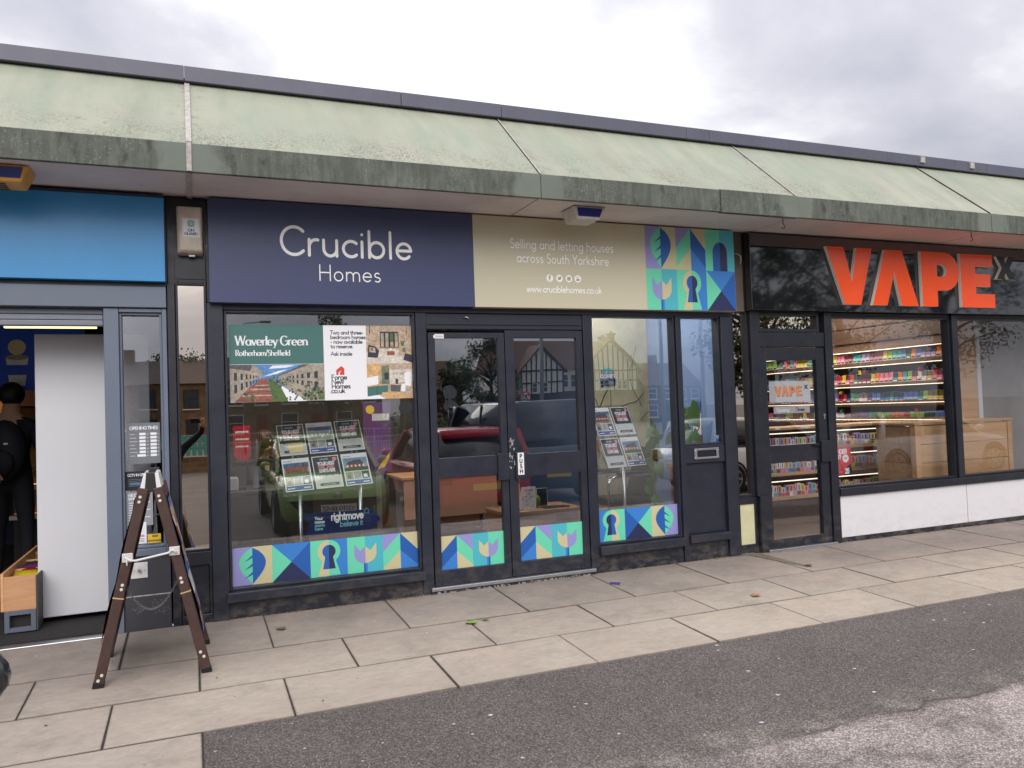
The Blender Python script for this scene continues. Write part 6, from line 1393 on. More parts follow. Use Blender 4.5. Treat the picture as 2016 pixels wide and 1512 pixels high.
bx('end_post', su, pine, XW-0.30, XW+0.04, 0.86, 0.945, 0.02, 2.98)
MB().box(XW+0.03, 11.6, 0.95, 1.05, 0.02, 3.01).build('partition_wall', mat('grey_render', c8(150, 148, 146), 0.8, ns=2.2, na=0.10, ns2=12, na2=0.06), label='plain grey rendered wall at the end of the vape shelving', cat='partition', loc=(10, 1.0, 0.02))
MB().box(XW+0.02, XW+0.09, 0.84, 0.93, 0.02, 2.98).build('door_frame', mat('white_gloss', c8(214, 216, 220), 0.4), label='white upright trim where the shelving meets the grey wall', cat='trim', loc=(9.05, 0.9, 0.02))
def carton_mesh():
    mb = MB()                                   # faces -X; display carton with four upright sticks behind a low pale front
    w = 0.034
    mb.box(-0.005, 0.0, -w, w, 0, 0.105, 3); mb.box(-0.055, -0.05, -w, w, 0, 0.048, 0); mb.box(-0.05, -0.005, -w, w, 0, 0.006, 0)
    for k in range(4): mb.box(-0.042, -0.020, -w+0.003+0.0165*k, -w+0.0155+0.0165*k, 0.006, 0.100, 1)
    mb.box(-0.0555, -0.055, -w*0.8, w*0.8, 0.008, 0.022, 2)
    return mb
CC = [('red', (200, 44, 60)), ('orange', (228, 120, 40)), ('yellow', (222, 200, 60)), ('lime', (140, 190, 60)), ('green', (60, 140, 84)), ('teal', (60, 168, 170)), ('blue', (62, 110, 190)), ('purple', (122, 84, 170)), ('pink', (226, 130, 160)), ('white', (226, 222, 220)), ('maroon', (128, 44, 62)), ('lilac', (176, 160, 208))]
cart_in = mat('stick_dark', c8(52, 44, 50), 0.5); CM = {}
for nm, c in CC:
    c2 = tuple(min(255, int(v*0.5+120)) for v in c); c3 = tuple(int(v*0.5) for v in c)
    m3 = [mat('pale_'+nm, c8(*c2), 0.45), mat('card_'+nm, c8(*c), 0.45), mat('stick_'+nm, c8(*c3), 0.4)]
    CM[nm] = (carton_mesh().mesh('carton', [m3[1], m3[2], pwhite, m3[0]]), carton_mesh().mesh('carton', [m3[0], m3[1], pblack, m3[2]]))
random.seed(42)
def ordw(n):
    o = ['', 'first', 'second', 'third', 'fourth', 'fifth', 'sixth', 'seventh', 'eighth', 'ninth', 'tenth', 'eleventh', 'twelfth', 'thirteenth', 'fourteenth', 'fifteenth', 'sixteenth', 'seventeenth', 'eighteenth', 'nineteenth']
    if n < 20: return o[n]
    t = {2: 'twent', 3: 'thirt', 4: 'fort', 5: 'fift', 6: 'sixt'}[n//10]
    return t+'ieth' if n % 10 == 0 else t+'y-'+o[n % 10]
ordn = ('top', 'second', 'third', 'fourth', 'lowest'); nc = 0
for k, (zs_, zl) in enumerate(SZ):
    y = 1.02; run = 0; nm = 'red'; kk = 0
    while y < 5.5 and k < 4:
        if run <= 0: nm = random.choice(CC)[0]; run = random.choice((1, 1, 1, 2, 2, 3)); pale = random.random() < 0.65
        run -= 1; nc += 1; kk += 1
        o = bpy.data.objects.new('vape_carton', CM[nm][1 if pale else 0]); COL.objects.link(o); o.location = (XW-0.17, y, zs_+0.001); BASE[o.name] = Vector(o.location)
        sc_ = random.uniform(1.22, 1.38); o.scale = (1, 1, sc_)
        setp(o, '%s%s slotted vape carton, %s from the window end of the %s lit wall shelf' % ('pale ' if pale else '', nm, ordw(kk), ordn[k]), 'vape carton', 'vape cartons on the lit wall shelves')
        if random.random() < 0.10:
            t_ = random.choice(CC)[0]; q = MB(); q.box(-0.05, 0, -0.024, 0.024, 0, 0.035+0.03*random.random()); q = q.build('vape_box', mat('card_'+t_, c8(*dict(CC)[t_]), 0.45), label='small %s box on top of the %s carton of the %s lit wall shelf' % (t_, ordw(kk), ordn[k]), cat='vape box', group='loose boxes on top of the cartons'); q.location = (XW-0.17, y, zs_+0.001+0.106*sc_)
        y += 0.0755
for k in range(6):
    mb = MB(); y = 1.1+0.30*k; mb.tube([(XW-0.12, y, 0.801), (XW-0.12, y, 0.84), (XW-0.12, y, 0.86)], [0.045, 0.05, 0.03], 12); mb.build('white_tub', wht, label='%s small white tub from the window end of the lowest wall shelf' % ordw(k+1), cat='tub', group='white tubs on the lowest wall shelf', loc=(XW-0.12, y, 0.801))
co = empty('wooden_counter', (8.1, 0.55, 0.02), 'pale pine plank counter inside the vape shop window', 'counter')
for k in range(5): bx('plank', co, pine, 7.36, 8.745, 0.30+0.002*(k % 2), 0.33, 0.06+0.204*k, 0.06+0.204*k+0.199, 0.003)
bx('corner_post', co, pine, 7.285, 7.355, 0.29, 0.36, 0.02, 1.085); bx('corner_post', co, pine, 8.75, 8.82, 0.29, 0.36, 0.02, 1.085); bx('top', co, pine, 7.27, 8.84, 0.28, 0.86, 1.086, 1.112, 0.003)
for k in range(5): bx('plank', co, pine, 7.305, 7.33, 0.362, 0.84, 0.06+0.204*k, 0.06+0.204*k+0.199, 0.003)
ds = empty('display_unit', (6.55, 1.5, 0.02), 'low wooden display unit with lit shelves of vape packs beside the pine counter', 'display unit')
bx('back_board', ds, walnut, 6.0, 8.45, 1.75, 1.80, 0.02, 1.06); bx('top', ds, pine, 5.95, 8.5, 1.35, 1.82, 1.062, 1.09)
bx('side', ds, pine, 8.452, 8.50, 1.34, 1.80, 0.02, 1.06)
DZ = [0.84, 0.56, 0.28]
for z in DZ:
    bx('shelf', ds, pine, 6.0, 8.45, 1.40, 1.749, z-0.04, z); MB().box(6.0, 8.45, 1.39, 1.40, z+0.175, z+0.185).build('light_strip', led, ds)
fm = MB(); fm.box(-0.026, 0.026, -0.02, 0.02, 0, 0.125, 0); fm.box(-0.007, 0.007, -0.022, -0.02, 0.055, 0.110, 1); fm.rect(-0.026, 0.0, 0.026, 0.045, (0, -0.0205, 0), mi=2)
for r, z in enumerate(DZ):
    for k in range(41):
        nm = random.choice(CC)[0]; n2_ = random.choice(CC)[0]
        o = fm.build('vape_pack', [mat('pale_'+nm, c8(*[min(255, int(v*0.55+110)) for v in dict(CC)[nm]]), 0.45), mat('stick_'+nm, c8(*[int(v*.5) for v in dict(CC)[nm]]), 0.4), mat('card_'+n2_, c8(*dict(CC)[n2_]), 0.45)])
        o.location = (6.04+0.0575*k, 1.45+random.uniform(-.008, .008), z+0.001); o.scale = (1, 1, random.choice((0.8, 0.95, 1.0, 1.0, 1.1))); o.rotation_euler[2] = random.uniform(-.12, .12); setp(o, 'pale %s vape pack with %s foot, %s along the %s shelf of the low display' % (nm, n2_, ordw(k+1), ('upper', 'middle', 'lower')[r]), 'vape pack', 'vape packs on the low display unit')
mb = MB(); mb.box(5.0, XW-0.3, 6.4, 6.5, 0.02, 3.0); mb.build('partition_wall', walnut, label='dark boarded back wall of the vape shop', cat='partition', loc=(7, 6.4, 0.02))
s2 = empty('side_shelving', (5.6, 3.2, 0.02), 'second dark shelving with red lit edge seen through the vape shop door', 'shelving')
for z in (0.35, 0.75): bx('shelf', s2, walnut, 5.6, 6.6, 3.4, 3.8, z-0.04, z); MB().box(5.6, 6.6, 3.39, 3.40, z-0.03, z-0.018).build('light_strip', mat('led_red', (1.0, 0.30, 0.20), 0.5, emit=3.0), s2)
bx('back_board', s2, walnut, 5.6, 6.6, 3.8, 3.85, 0.02, 1.1)
MB().box(7.0, 8.6, 2.0, 3.4, 2.99, 3.018).build('ceiling_light', mat('warm_panel', (1.0, 0.86, 0.72), 0.5, emit=14.0), label='added warm ceiling panel out of view, lighting the vape shop shelves', cat='ceiling light', loc=(7.8, 2.7, 3.0))  # unseen panel, added to brighten the shelf stock
def d_u25(mb, x, z, w, h, y):
    text(mb, 'UNDER', 0.058, 0.19, (x-0.010, y, z+h-0.062), mi=1, off=.0004, sx=0.95); text(mb, '25?', 0.058, 0.19, (x-0.004, y, z+h-0.118), mi=1, off=.0004)
    mb.disc((x+w*.66, z+h*.60), 0.040, (0, y, 0), mi=1, off=.0003); text(mb, 'VAPE', 0.020, 0.2, (x+w*.66, y, z+h*.58), al='c', mi=0, off=.0006, sx=.9)
    for k in range(9): mb.rect(x+.01, z+h*.50-k*.014, x+w*(.44 if k % 3 else .36), z+h*.50-k*.014+.006, (0, y, 0), mi=3, off=.0003)
    mb.fp([(x+w*.52, z), (x+w, z), (x+w, z+h*.38)] + [(x+w-w*.48*sin(radians(a)), z+h*.38*cos(radians(a))) for a in range(15, 90, 15)], (0, y, 0), mi=2, off=.0004)
    text(mb, '25', 0.062, 0.24, (x+w*.60, y, z+.022), mi=1, off=.0006, sx=.85)
card('age_notice', 5.908, 0.640, 6.114, 0.922, 0.0535, pred, 'red UNDER 25 age notice in the corner of the vape shop window', 'notice', [pwhite, pblack, ppink], d_u25)
def d_vape(mb, x, z, w, h, y):
    def P(pts, mi, off, dx=0, dz=0): mb.fp([(x+w*(.12+a*.68)+dx, z+h*(.28+b*.48)+dz) for a, b in pts], (0, y, 0), mi=mi, off=off)
    Ls = [[(0,1),(.09,1),(.13,.45),(.16,1),(.25,1),(.18,0),(.09,0)], [(.32,1),(.42,1),(.50,0),(.405,0),(.375,.6),(.325,0),(.24,0)], [(.52,0),(.52,1),(.66,1),(.74,.85),(.74,.55),(.66,.32),(.61,.32),(.61,0)], [(.77,0),(.77,1),(.98,1),(.98,.78),(.86,.78),(.86,.62),(.96,.62),(.96,.40),(.86,.40),(.86,.22),(.99,.22),(.99,0)]]
    for q in Ls: P(q, 2, .0002, .004, -.004); P(q, 1, .0006)
    P([(.615,.80),(.66,.80),(.66,.55),(.615,.55)], 2, .0009)
    mb.fp([(x+w*(.84+a*.11), z+h*(.60+b*.2)) for a, b in [(0,1),(.35,1),(.5,.75),(.65,1),(1,1),(.7,.5),(1,0),(.65,0),(.5,.25),(.35,0),(0,0),(.3,.5)]], (0, y, 0), mi=2, off=.0004)
card('door_sign', 5.106, 1.394, 5.606, 1.596, 0.0235, flat('sign_silver', (196, 198, 200)), 'grey sign reading VAPE in orange hung inside the vape shop door', 'sign', [porange, pblack], d_vape)
mb = MB(); mb.box(5.150, 5.590, 0.0235, 0.025, 1.285, 1.352); o_ = 0.0232
text(mb, 'Opening', 0.044, 0.15, (5.180, o_, 1.304), mi=1); text(mb, 'Times', 0.044, 0.16, (5.420, o_, 1.304), mi=2)
for z, a, b2 in ((1.215, 'Mon to Sat', '9-6pm'), (1.135, 'Sun', '10-4pm')): text(mb, a, 0.040, 0.13, (5.155, o_, z), mi=1); text(mb, b2, 0.040, 0.13, (5.46, o_, z), mi=1)
mesh_thing(mb, 'opening_hours_sticker', [flat('vinyl_grey', (178, 178, 180)), pwhite, pblack], 'pale Opening Times lettering on the vape shop door glass', 'sticker', (5.37, 0.024, 1.13), bevel=0)

# ------------------------------------------------------------------ litter
def leafy(name, x, y, s, c, lab, yaw):
    mb = MB(); n = 11; vs = [(0, 0, .008)]+[(s*(0.6+0.4*(k % 2))*cos(2*pi*k/n), s*0.8*(0.6+0.4*((k+1) % 2))*sin(2*pi*k/n), 0.004+0.010*abs(sin(k*1.7))) for k in range(n)]
    mb.add(vs, [(0, 1+k, 1+(k+1) % n) for k in range(n)]); o = mb.build(name, mat('litter_%d_%d_%d' % c, c8(*c), 0.7), label=lab, cat='fallen leaf'); o.location = (x, y, gz(y)+0.002); o.rotation_euler[2] = yaw
leafy('fallen_leaf', 1.74, -0.86, 0.055, (126, 158, 70), 'larger pale green leaf lying on the paving in front of the double doors', 0.4)
leafy('fallen_leaf', 1.85, -0.83, 0.035, (96, 124, 58), 'small green leaf lying beside the larger one on the paving', 1.9)
leafy('fallen_leaf', 3.88, -1.17, 0.05, (176, 120, 84), 'curled brown leaf on the paving beyond the doors', 0.9)
leafy('fallen_leaf', 0.53, -0.42, 0.045, (106, 94, 74), 'dull brown leaf on the paving below the pattern decal', 2.4)
leafy('fallen_leaf', 4.90, -0.62, 0.045, (112, 74, 46), 'dark brown leaf caught in the gap near the vape door', 0.1)
mb = MB(); mb.add([(-.045, -.012, .002), (.045, -.012, .004), (.045, .012, .012), (-.045, .012, .006), (-.045, .0, .014), (.045, .0, .018)], [(0, 1, 5, 4), (4, 5, 2, 3)])
o = mb.build('sweet_wrapper', flat('wrapper_purple', (64, 42, 120)), label='narrow purple sweet wrapper on the paving by the door', cat='wrapper'); o.location = (3.12, -0.40, gz(-.4)+.002); o.rotation_euler[2] = -0.9
random.seed(77)
mb = MB()
for k in range(420):
    y = random.choice((random.uniform(-4.6, -1.9), random.uniform(-4.6, -1.9), random.uniform(-1.85, -0.1))); x = random.uniform(-1.3, 9) if y < -1.9 else random.uniform(-1.2, 8)
    r = random.uniform(0.004, 0.013) if y < -1.9 else random.uniform(0.003, 0.008); z = gz(y)+(0.0035 if y > -1.885 else -0.0085); n = 7
    a0 = random.random()*6
    mb.add([(x+r*cos(a0+2*pi*j/n)*random.uniform(.6, 1.3), y+r*sin(a0+2*pi*j/n)*random.uniform(.6, 1.2), z+random.random()*.002) for j in range(n)], [tuple(range(n))], 0 if k % 4 else 1)
mb.build('grit', [mat('gum_white', c8(206, 200, 192), 0.8), mat('gum_dark', c8(84, 76, 70), 0.9)], kind='stuff')
# dirt and moss gathered where the fronts meet the paving
mb = MB()
for k in range(1500):
    x = random.choice((random.uniform(0.2, 1.7), random.uniform(1.3, 1.75), random.uniform(3.2, 4.6), random.uniform(4.3, 4.7), random.uniform(5.9, 8.8), random.uniform(4.95, 5.1)))
    y = -0.012-abs(random.gauss(0, 0.022)); r = random.uniform(.002, .008); z = gz(y)+.002
    a0 = random.random()*6
    mb.add([(x+r*cos(a0), y+r*sin(a0), z), (x+r*cos(a0+2), y+r*sin(a0+2), z+random.random()*.004), (x+r*cos(a0+4), y+r*sin(a0+4), z+random.random()*.008)], [(0, 1, 2)], k % 3)
mb.build('dirt', [mat('dirt_brown', c8(108, 88, 68), 0.95), mat('dirt_pale', c8(150, 134, 112), 0.95), mat('dirt_moss', c8(92, 92, 62), 0.95)], kind='stuff')
# ------------------------------------------------------------------ the street behind the viewer (it shows in the glass)
carglass = mat('car_glass', c8(18, 22, 26), 0.05, spec=0.8); tyre = mat('tyre', c8(22, 22, 24), 0.8); rim = mat('rim', c8(160, 162, 166), 0.3, 0.8); trim = mat('black_trim', c8(20, 20, 22), 0.6); lamp_c = mat('lamp_clear', c8(214, 218, 222), 0.1); lamp_r = mat('lamp_red', c8(150, 16, 22), 0.15); platew = mat('plate_white_car', c8(226, 226, 222), 0.4)
def loft(st, mb, mi=0):
    """st: list of (y, [(half width, z), ...]) from sill to top, mirrored"""
    k = len(st[0][1]); rows = []
    for y, pr in st:
        r = [(-w, y, z) for w, z in pr] + [(w, y, z) for w, z in reversed(pr)]; rows.append(r)
    n = 2*k; vs = [p for r in rows for p in r]; fs = []
    for i in range(len(rows)-1):
        for j in range(n):
            b = (j+1) % n; fs.append((i*n+j, (i+1)*n+j, (i+1)*n+b, i*n+b))
    fs.append(tuple(range(n))); fs.append(tuple((len(rows)-1)*n+j for j in range(n))[::-1])
    return mb.add(vs, fs, mi, True)
def car(name, lab, cat_, paint, Lc=4.0, wd=1.72, ht=1.48, hood=0.95, van=False, plate=None, loc=(0, 0, 0), yaw=0.0, rear_raked=0.35):
    e = empty(name, (0, 0, 0), lab, cat_, group='vehicles parked facing the shops')
    h = wd/2; y0, y1 = -Lc/2, Lc/2; belt = 0.92 if not van else 1.10; hz = 0.86 if not van else 1.08
    yw = y1-hood*(1.0 if not van else 0.7)                      # foot of windscreen
    yr = yw-(0.75 if not van else 0.55)                         # top of windscreen
    yb = y0+rear_raked*0.9 if not van else y0+0.10
    def pr(w, zs_, zb): return [(w*0.92, zs_), (w*0.985, zs_+0.12), (w, 0.55), (w*0.99, zb-0.10), (w*0.93, zb)]
    mb = MB()
    st_ = [(y0, pr(h*.86, .34, belt-.02)), (y0+.10, pr(h*.95, .26, belt)), (y0+.5, pr(h, .22, belt)), (yw-1.2, pr(h, .20, belt)), (yw, pr(h, .20, belt)), (yw+hood*.5, pr(h*.985, .20, hz-.03)), (y1-.22, pr(h*.94, .22, hz-.12)), (y1-.06, pr(h*.84, .26, hz-.24)), (y1, pr(h*.72, .32, hz-.34))]
    loft(st_, mb); body = mb.build('body', paint, e)
    mb = MB(); t = 0.80
    gl = [(y0+.06, [(h*.90, belt-.02), (h*.90, belt)]), (yb+.12, [(h*.93, belt-.02), (h*t, ht-.05)]), (yr, [(h*.93, belt-.02), (h*t, ht-.04)]), (yw+.02, [(h*.92, belt-.02), (h*.90, belt-.005)])]
    if van: gl = [(y0+.03, [(h*.94, belt-.02), (h*.93, belt)]), (yb, [(h*.95, belt-.02), (h*.86, ht-.06)])] + gl[2:]
    loft(gl, mb); mb.build('glasshouse', carglass, e)
    mb = MB(); loft([(yb+.02, [(h*t*.96, ht-.15), (h*t*.94, ht-.02)]), (yb+.35, [(h*t*1.01, ht-.10), (h*t*.9, ht)]), ((yb+yr)/2, [(h*t*1.01, ht-.09), (h*t*.9, ht+.012)]), (yr-.08, [(h*t*1.01, ht-.08), (h*t*.9, ht-.005)]), (yr+.05, [(h*t*.96, ht-.065), (h*t*.9, ht-.05)])], mb); mb.build('roof', paint, e)
    for s in (-1, 1):
        mb = MB(); mb.bar((s*h*.925, yw+.0, belt), (s*h*t*1.0, yr+.02, ht-.04), .06, .07); mb.bar((s*h*.95, yb-.02, belt-.02), (s*h*t*1.0, yb+.16, ht-.05), .24 if not van else .3, .05, (0, 1, 0)); mb.bar((s*h*.955, (yr+yb)/2+.1, belt), (s*h*t*1.01, (yr+yb)/2+.12, ht-.04), .09, .03, (0, 1, 0))
        if van: mb.box(min(s*h*.88, s*h*.985), max(s*h*.88, s*h*.985), y0+.08, y0+.35, belt-.02, ht-.2)
        mb.build('pillar', paint, e)
        mb = MB(); mb.sph((s*(h+.10), yw-.18, belt+.13), .10, .06, .075, 16, 10); mb.build('mirror', paint, e)
        for yy in (y0+.72, y1-.78):
            rr = .31 if not van else .35
            mb = MB(); mb.cyl((s*(h-.19), yy, rr), (s*(h+.012), yy, rr), rr, n=24); w_ = mb.build('wheel', trim, e)
            mb = MB(); mb.tube([(s*(h-.012), yy+rr*.86*cos(a), rr+rr*.86*sin(a)) for a in [2*pi*k/24 for k in range(25)]], .05, 8, caps=False); mb.build('tyre', tyre, w_)
            mb = MB(); mb.cyl((s*(h+.010), yy, rr), (s*(h+.022), yy, rr), .07, n=12)
            for k in range(7): mb.bar((s*(h+.016), yy+.05*cos(k*.9), rr+.05*sin(k*.9)), (s*(h+.016), yy+rr*.66*cos(k*.9), rr+rr*.66*sin(k*.9)), .045, .012, (1, 0, 0))
            mb.tube([(s*(h+.012), yy+rr*.68*cos(a), rr+rr*.68*sin(a)) for a in [2*pi*k/20 for k in range(21)]], .014, 6, caps=False); mb.build('rim', rim, w_)
            mb = MB(); mb.tube([(s*(h+.004), yy+(rr+.045)*cos(a), rr+(rr+.045)*sin(a)) for a in [pi*k/12 for k in range(13)]], .022, 6); mb.build('arch', trim if paint is not carglass else paint, e)
        mb = MB(); mb.add([(s*h*.62, y1-.075, hz-.27), (s*h*.93, y1-.30, hz-.16), (s*h*.955, y1-.36, hz-.26), (s*h*.86, y1-.08, hz-.40), (s*h*.64, y1-.035, hz-.38), (s*h*.64, y1-.2, hz-.30), (s*h*.90, y1-.36, hz-.30)], [(0, 1, 2, 3, 4), (0, 4, 5), (2, 1, 6), (1, 0, 5, 6), (3, 2, 6, 5, 4)]); mb.build('headlight', lamp_c, e)
        mb = MB(); mb.box(min(s*h*.70, s*h*.93), max(s*h*.70, s*h*.93), y0-.012, y0+.10, belt-.30, belt-.04 if not van else belt+.1); mb.build('tail_light', lamp_r, e, bevel=.02)
        mb = MB(); mb.box(min(s*h*.99, s*h*1.012), max(s*h*.99, s*h*1.012), yw-.95, yw-.80, belt-.14, belt-.11); mb.build('handle', trim, e)
    mb = MB(); mb.box(-h*.62, h*.62, y1-.05, y1+.004, .30, .46); mb.build('grille', trim, e, bevel=.02)
    mb = MB(); mb.box(-.26, .26, y1+.003, y1+.012, .36, .47)
    if plate: text(mb, plate, .09, .13, (.235, y1+.0125, .375), u=(-1, 0, 0), v=(0, 0, 1), mi=1, sx=.47/text_w(plate, .09), lo=True)
    mb.box(-.26, .26, y0-.012, y0-.003, .50, .61, 2)
    mb.build('number_plate', [platew, pblack, mat('plate_yellow', c8(222, 186, 60), 0.4)], e)
    mb = MB(); mb.tube([(-.06, y1-.02, .60), (0, y1-.01, .65), (.06, y1-.02, .60)], .009, 6); mb.tube([(-.06, y1-.02, .57), (0, y1-.01, .62), (.06, y1-.02, .57)], .009, 6); mb.build('badge', chrome, e)
    e.location = loc; e.rotation_euler[2] = yaw
    return e
def paint(n, c): return mat(n, c8(*c), 0.22, coat=0.8, spec=0.5)
GZ = gz(-8)
green_p, red_p, white_p, van_p, dark_p = paint('paint_green', (128, 158, 62)), paint('paint_red', (196, 26, 38)), paint('paint_white', (224, 224, 224)), paint('paint_grey_blue', (62, 72, 88)), paint('paint_black', (20, 22, 28))
car('parked_car', 'lime green hatchback facing the shops, mirrored in the wide window', 'car', green_p, plate='YD10 BMZ', loc=(2.05, -8.1, GZ))
car('parked_car', 'red estate car backed up to the shops, mirrored in the double doors', 'car', red_p, Lc=4.3, ht=1.50, loc=(4.55, -8.5, GZ), yaw=pi)
car('parked_van', 'grey blue van parked beside the red car, mirrored in the double doors', 'van', van_p, Lc=4.9, wd=1.95, ht=1.98, hood=1.0, van=True, loc=(6.45, -10.0, GZ), yaw=pi)
car('parked_car', 'white hatchback with its wheel mirrored in the narrow glass strip', 'car', white_p, Lc=3.9, loc=(10.9, -7.35, GZ), yaw=-pi/2)
car('parked_car', 'white saloon parked side on, mirrored across the vape shop windows', 'car', white_p, Lc=4.5, hood=1.15, ht=1.44, loc=(15.6, -7.4, GZ), yaw=-pi/2)
car('parked_car', 'black car beside the paving with only its glossy door mirror in view', 'car', dark_p, Lc=4.1, loc=(-1.43, -4.92, -0.16))
car('parked_van', 'white van on the far road, mirrored in the double doors', 'van', white_p, Lc=5.2, wd=2.0, ht=2.3, hood=0.9, van=True, loc=(14.5, -31, gz(-31)), yaw=-pi/2)
# railings, low wall and teal pickets
creamr = mat('railing_cream', c8(206, 198, 176), 0.6)
def railing(lab, x0, x1, y, step=0.16, hgt=1.0):
    e = empty('railing', ((x0+x1)/2, y, gz(y)), lab, 'railing', group='cream railings across the road'); z = gz(y)
    for zz in (z+.12, z+hgt): MB().box(x0, x1, y-.02, y+.02, zz-.03, zz+.02).build('rail', creamr, e)
    mb = MB(); x = x0
    while x < x1: mb.box(x-.012, x+.012, y-.012, y+.012, z+.14, z+hgt-.03); x += step
    mb.build('bars', creamr, e, kind='stuff')
    x = x0
    while x <= x1: MB().box(x-.035, x+.035, y-.035, y+.035, z, z+hgt+.05).build('post', creamr, e); x += 3.0
railing('cream railing along the near side of the far road, mirrored in the tall glass strip', -9, 12, -36)
railing('cream railing in front of the stone terrace, mirrored higher in the glass strip', -9, 14, -50)
tf = empty('picket_fence', (-1.5, -25, gz(-25)), 'teal picket fence on a low stone wall, mirrored in the tall glass strip', 'fence')
tealm = mat('teal_paint', c8(84, 160, 148), 0.6); z = gz(-25)
x = -5.0
while x < 1.0: MB().box(x-.075, x+.075, -25.02, -24.99, z+.55, z+1.30).build('picket', tealm, tf); x += .21
MB().box(-5.1, 1.0, -25.05, -25.02, z+.75, z+.84).build('rail', tealm, tf); MB().box(-5.1, 1.0, -25.05, -25.02, z+1.08, z+1.17).build('rail', tealm, tf)
stonew = make_brick('stone_wall', (150, 118, 84), (118, 92, 66), (142, 126, 104), 1.0)
MB().box(-9, 1.0, -25.5, -25.08, gz(-25)-.1, gz(-25)+.5).build('low_wall', stonew, label='low stone wall behind the teal pickets, mirrored in the tall glass strip', cat='wall', loc=(-3, -25.3, gz(-25)))
# houses
roofm = mat('slate_roof', c8(92, 78, 72), 0.8, ns=1.0, na=0.2, stretch=(0.6, 8, 8)); rtile = mat('brown_tile_roof', c8(104, 78, 62), 0.8, ns=1.0, na=0.2, stretch=(0.6, 8, 8)); wfr = mat('window_frame_white', c8(214, 212, 206), 0.5); wfd = mat('window_frame_dark', c8(52, 40, 34), 0.5)
hglass = mat('house_glass', c8(52, 58, 66), 0.08)
def hwin(p, x, z, w, h, y, fr):
    f = MB(); f.box(x-w/2-.07, x+w/2+.07, y, y+.06, z-.07, z); f.box(x-w/2-.07, x+w/2+.07, y, y+.06, z+h, z+h+.07); f.box(x-w/2-.07, x-w/2, y, y+.06, z, z+h); f.box(x+w/2, x+w/2+.07, y, y+.06, z, z+h); f.box(x-w/2, x+w/2, y, y+.05, z+h*.52, z+h*.52+.06)
    o = f.build('window', fr, p); MB().box(x-w/2, x+w/2, y-.01, y+.02, z, z+h).build('pane', hglass, o); MB().box(x-w/2-.15, x+w/2+.15, y, y+.14, z-.16, z-.071).build('sill', wfr, o)
def terrace(name, lab, x0, x1, y, dep, eave, ridge, wm, rm, n, fr, chim=True, group=None, door_c=(40, 44, 46)):
    e = empty(name, ((x0+x1)/2, y, gz(y)), lab, 'house', group=group); z0 = gz(y)
    MB().box(x0, x1, y-dep, y, z0-.2, eave).build('wall', wm, e)
    mb = MB(); a, b = x0-.2, x1+.2
    mb.add([(a, y+.3, eave-.1), (b, y+.3, eave-.1), (b, y-dep/2, ridge), (a, y-dep/2, ridge), (a, y-dep-.3, eave-.1), (b, y-dep-.3, eave-.1)], [(0, 1, 2, 3), (3, 2, 5, 4), (0, 3, 4), (1, 5, 2), (0, 4, 5, 1)]); r = mb.build('roof', rm, e)
    w = (x1-x0)/n
    for k in range(n):
        cx_ = x0+w*(k+.5); hz_ = (eave-z0)
        for dx in (-w*.24, w*.24): hwin(e, cx_+dx, z0+hz_*.60, 1.0, hz_*.27, y, fr)
        hwin(e, cx_-w*.24, z0+hz_*.14, 1.1, hz_*.28, y, fr)
        d = MB().box(cx_+w*.24-.45, cx_+w*.24+.45, y, y+.05, z0, z0+hz_*.42).build('door', mat('door_%d_%d_%d' % door_c, c8(*door_c), 0.5), e)
        if chim: 
            c_ = MB().box(cx_-w/2-.4, cx_-w/2+.4, y-dep/2-.4, y-dep/2+.4, ridge-.5, ridge+.9).build('chimney', stonew, r)
    return e
terrace('stone_terrace', 'stone terrace with dark slate roof across the road, mirrored in the tall glass strip', -17, 1.6, -60, 8, 4.3, 6.4, stonew, roofm, 3, wfd, group='terraced houses across the road')
terrace('stone_terrace', 'paler stone terrace with white window frames, mirrored in the wide window', 2.0, 15, -60, 8, 4.5, 6.6, make_brick('pale_stone_wall', (150, 128, 98), (128, 108, 82), (150, 138, 116), 1.0), roofm, 3, wfr, group='terraced houses across the road', door_c=(120, 40, 40))
terrace('dark_house', 'dark brick house with brown roof, mirrored beside the tree in the door glass', 21, 25.5, -70, 8, 3.6, 6.6, make_brick('dark_brick', (92, 66, 54), (76, 54, 46), (110, 96, 84), 1.0), rtile, 1, wfr, group='terraced houses across the road')
terrace('brick_house', 'brick house with brown roof beyond the lamp post, mirrored over the letterbox', 48.5, 56, -72, 8, 3.6, 6.4, make_brick('red_brick', (128, 80, 62), (110, 68, 54), (130, 112, 96), 1.0), rtile, 2, wfr, group='terraced houses across the road')
terrace('cream_house', 'low cream bungalow beside the half timbered house, mirrored in the small window', 61, 67, -95, 8, 2.6, 6.2, mat('cream_render', c8(206, 190, 150), 0.8), mat('red_tile_roof', c8(140, 92, 70), 0.8), 2, wfr, group='terraced houses across the road', chim=False)
tu = empty('half_timbered_house', (40, -72, gz(-72)), 'half timbered house with white gables and tall chimneys, mirrored in the small window', 'house')
z0 = gz(-72); wrend = mat('white_render', c8(222, 220, 212), 0.8); timb = mat('black_timber', c8(42, 38, 36), 0.7)
MB().box(31, 47.6, -80, -72, z0-.2, 3.1).build('lower_wall', MATS['dark_brick'], tu); MB().box(31, 47.6, -80, -72.02, 3.1, 5.7).build('upper_wall', wrend, tu)
mb = MB(); mb.add([(30.6, -71.6, 5.6), (48.0, -71.6, 5.6), (46.6, -76, 9.0), (30.6, -76, 9.0), (30.6, -80.4, 5.6), (48.0, -80.4, 5.6)], [(0, 1, 2, 3), (3, 2, 5, 4), (0, 3, 4), (1, 5, 2), (0, 4, 5, 1)]); rf = mb.build('roof', rtile, tu)
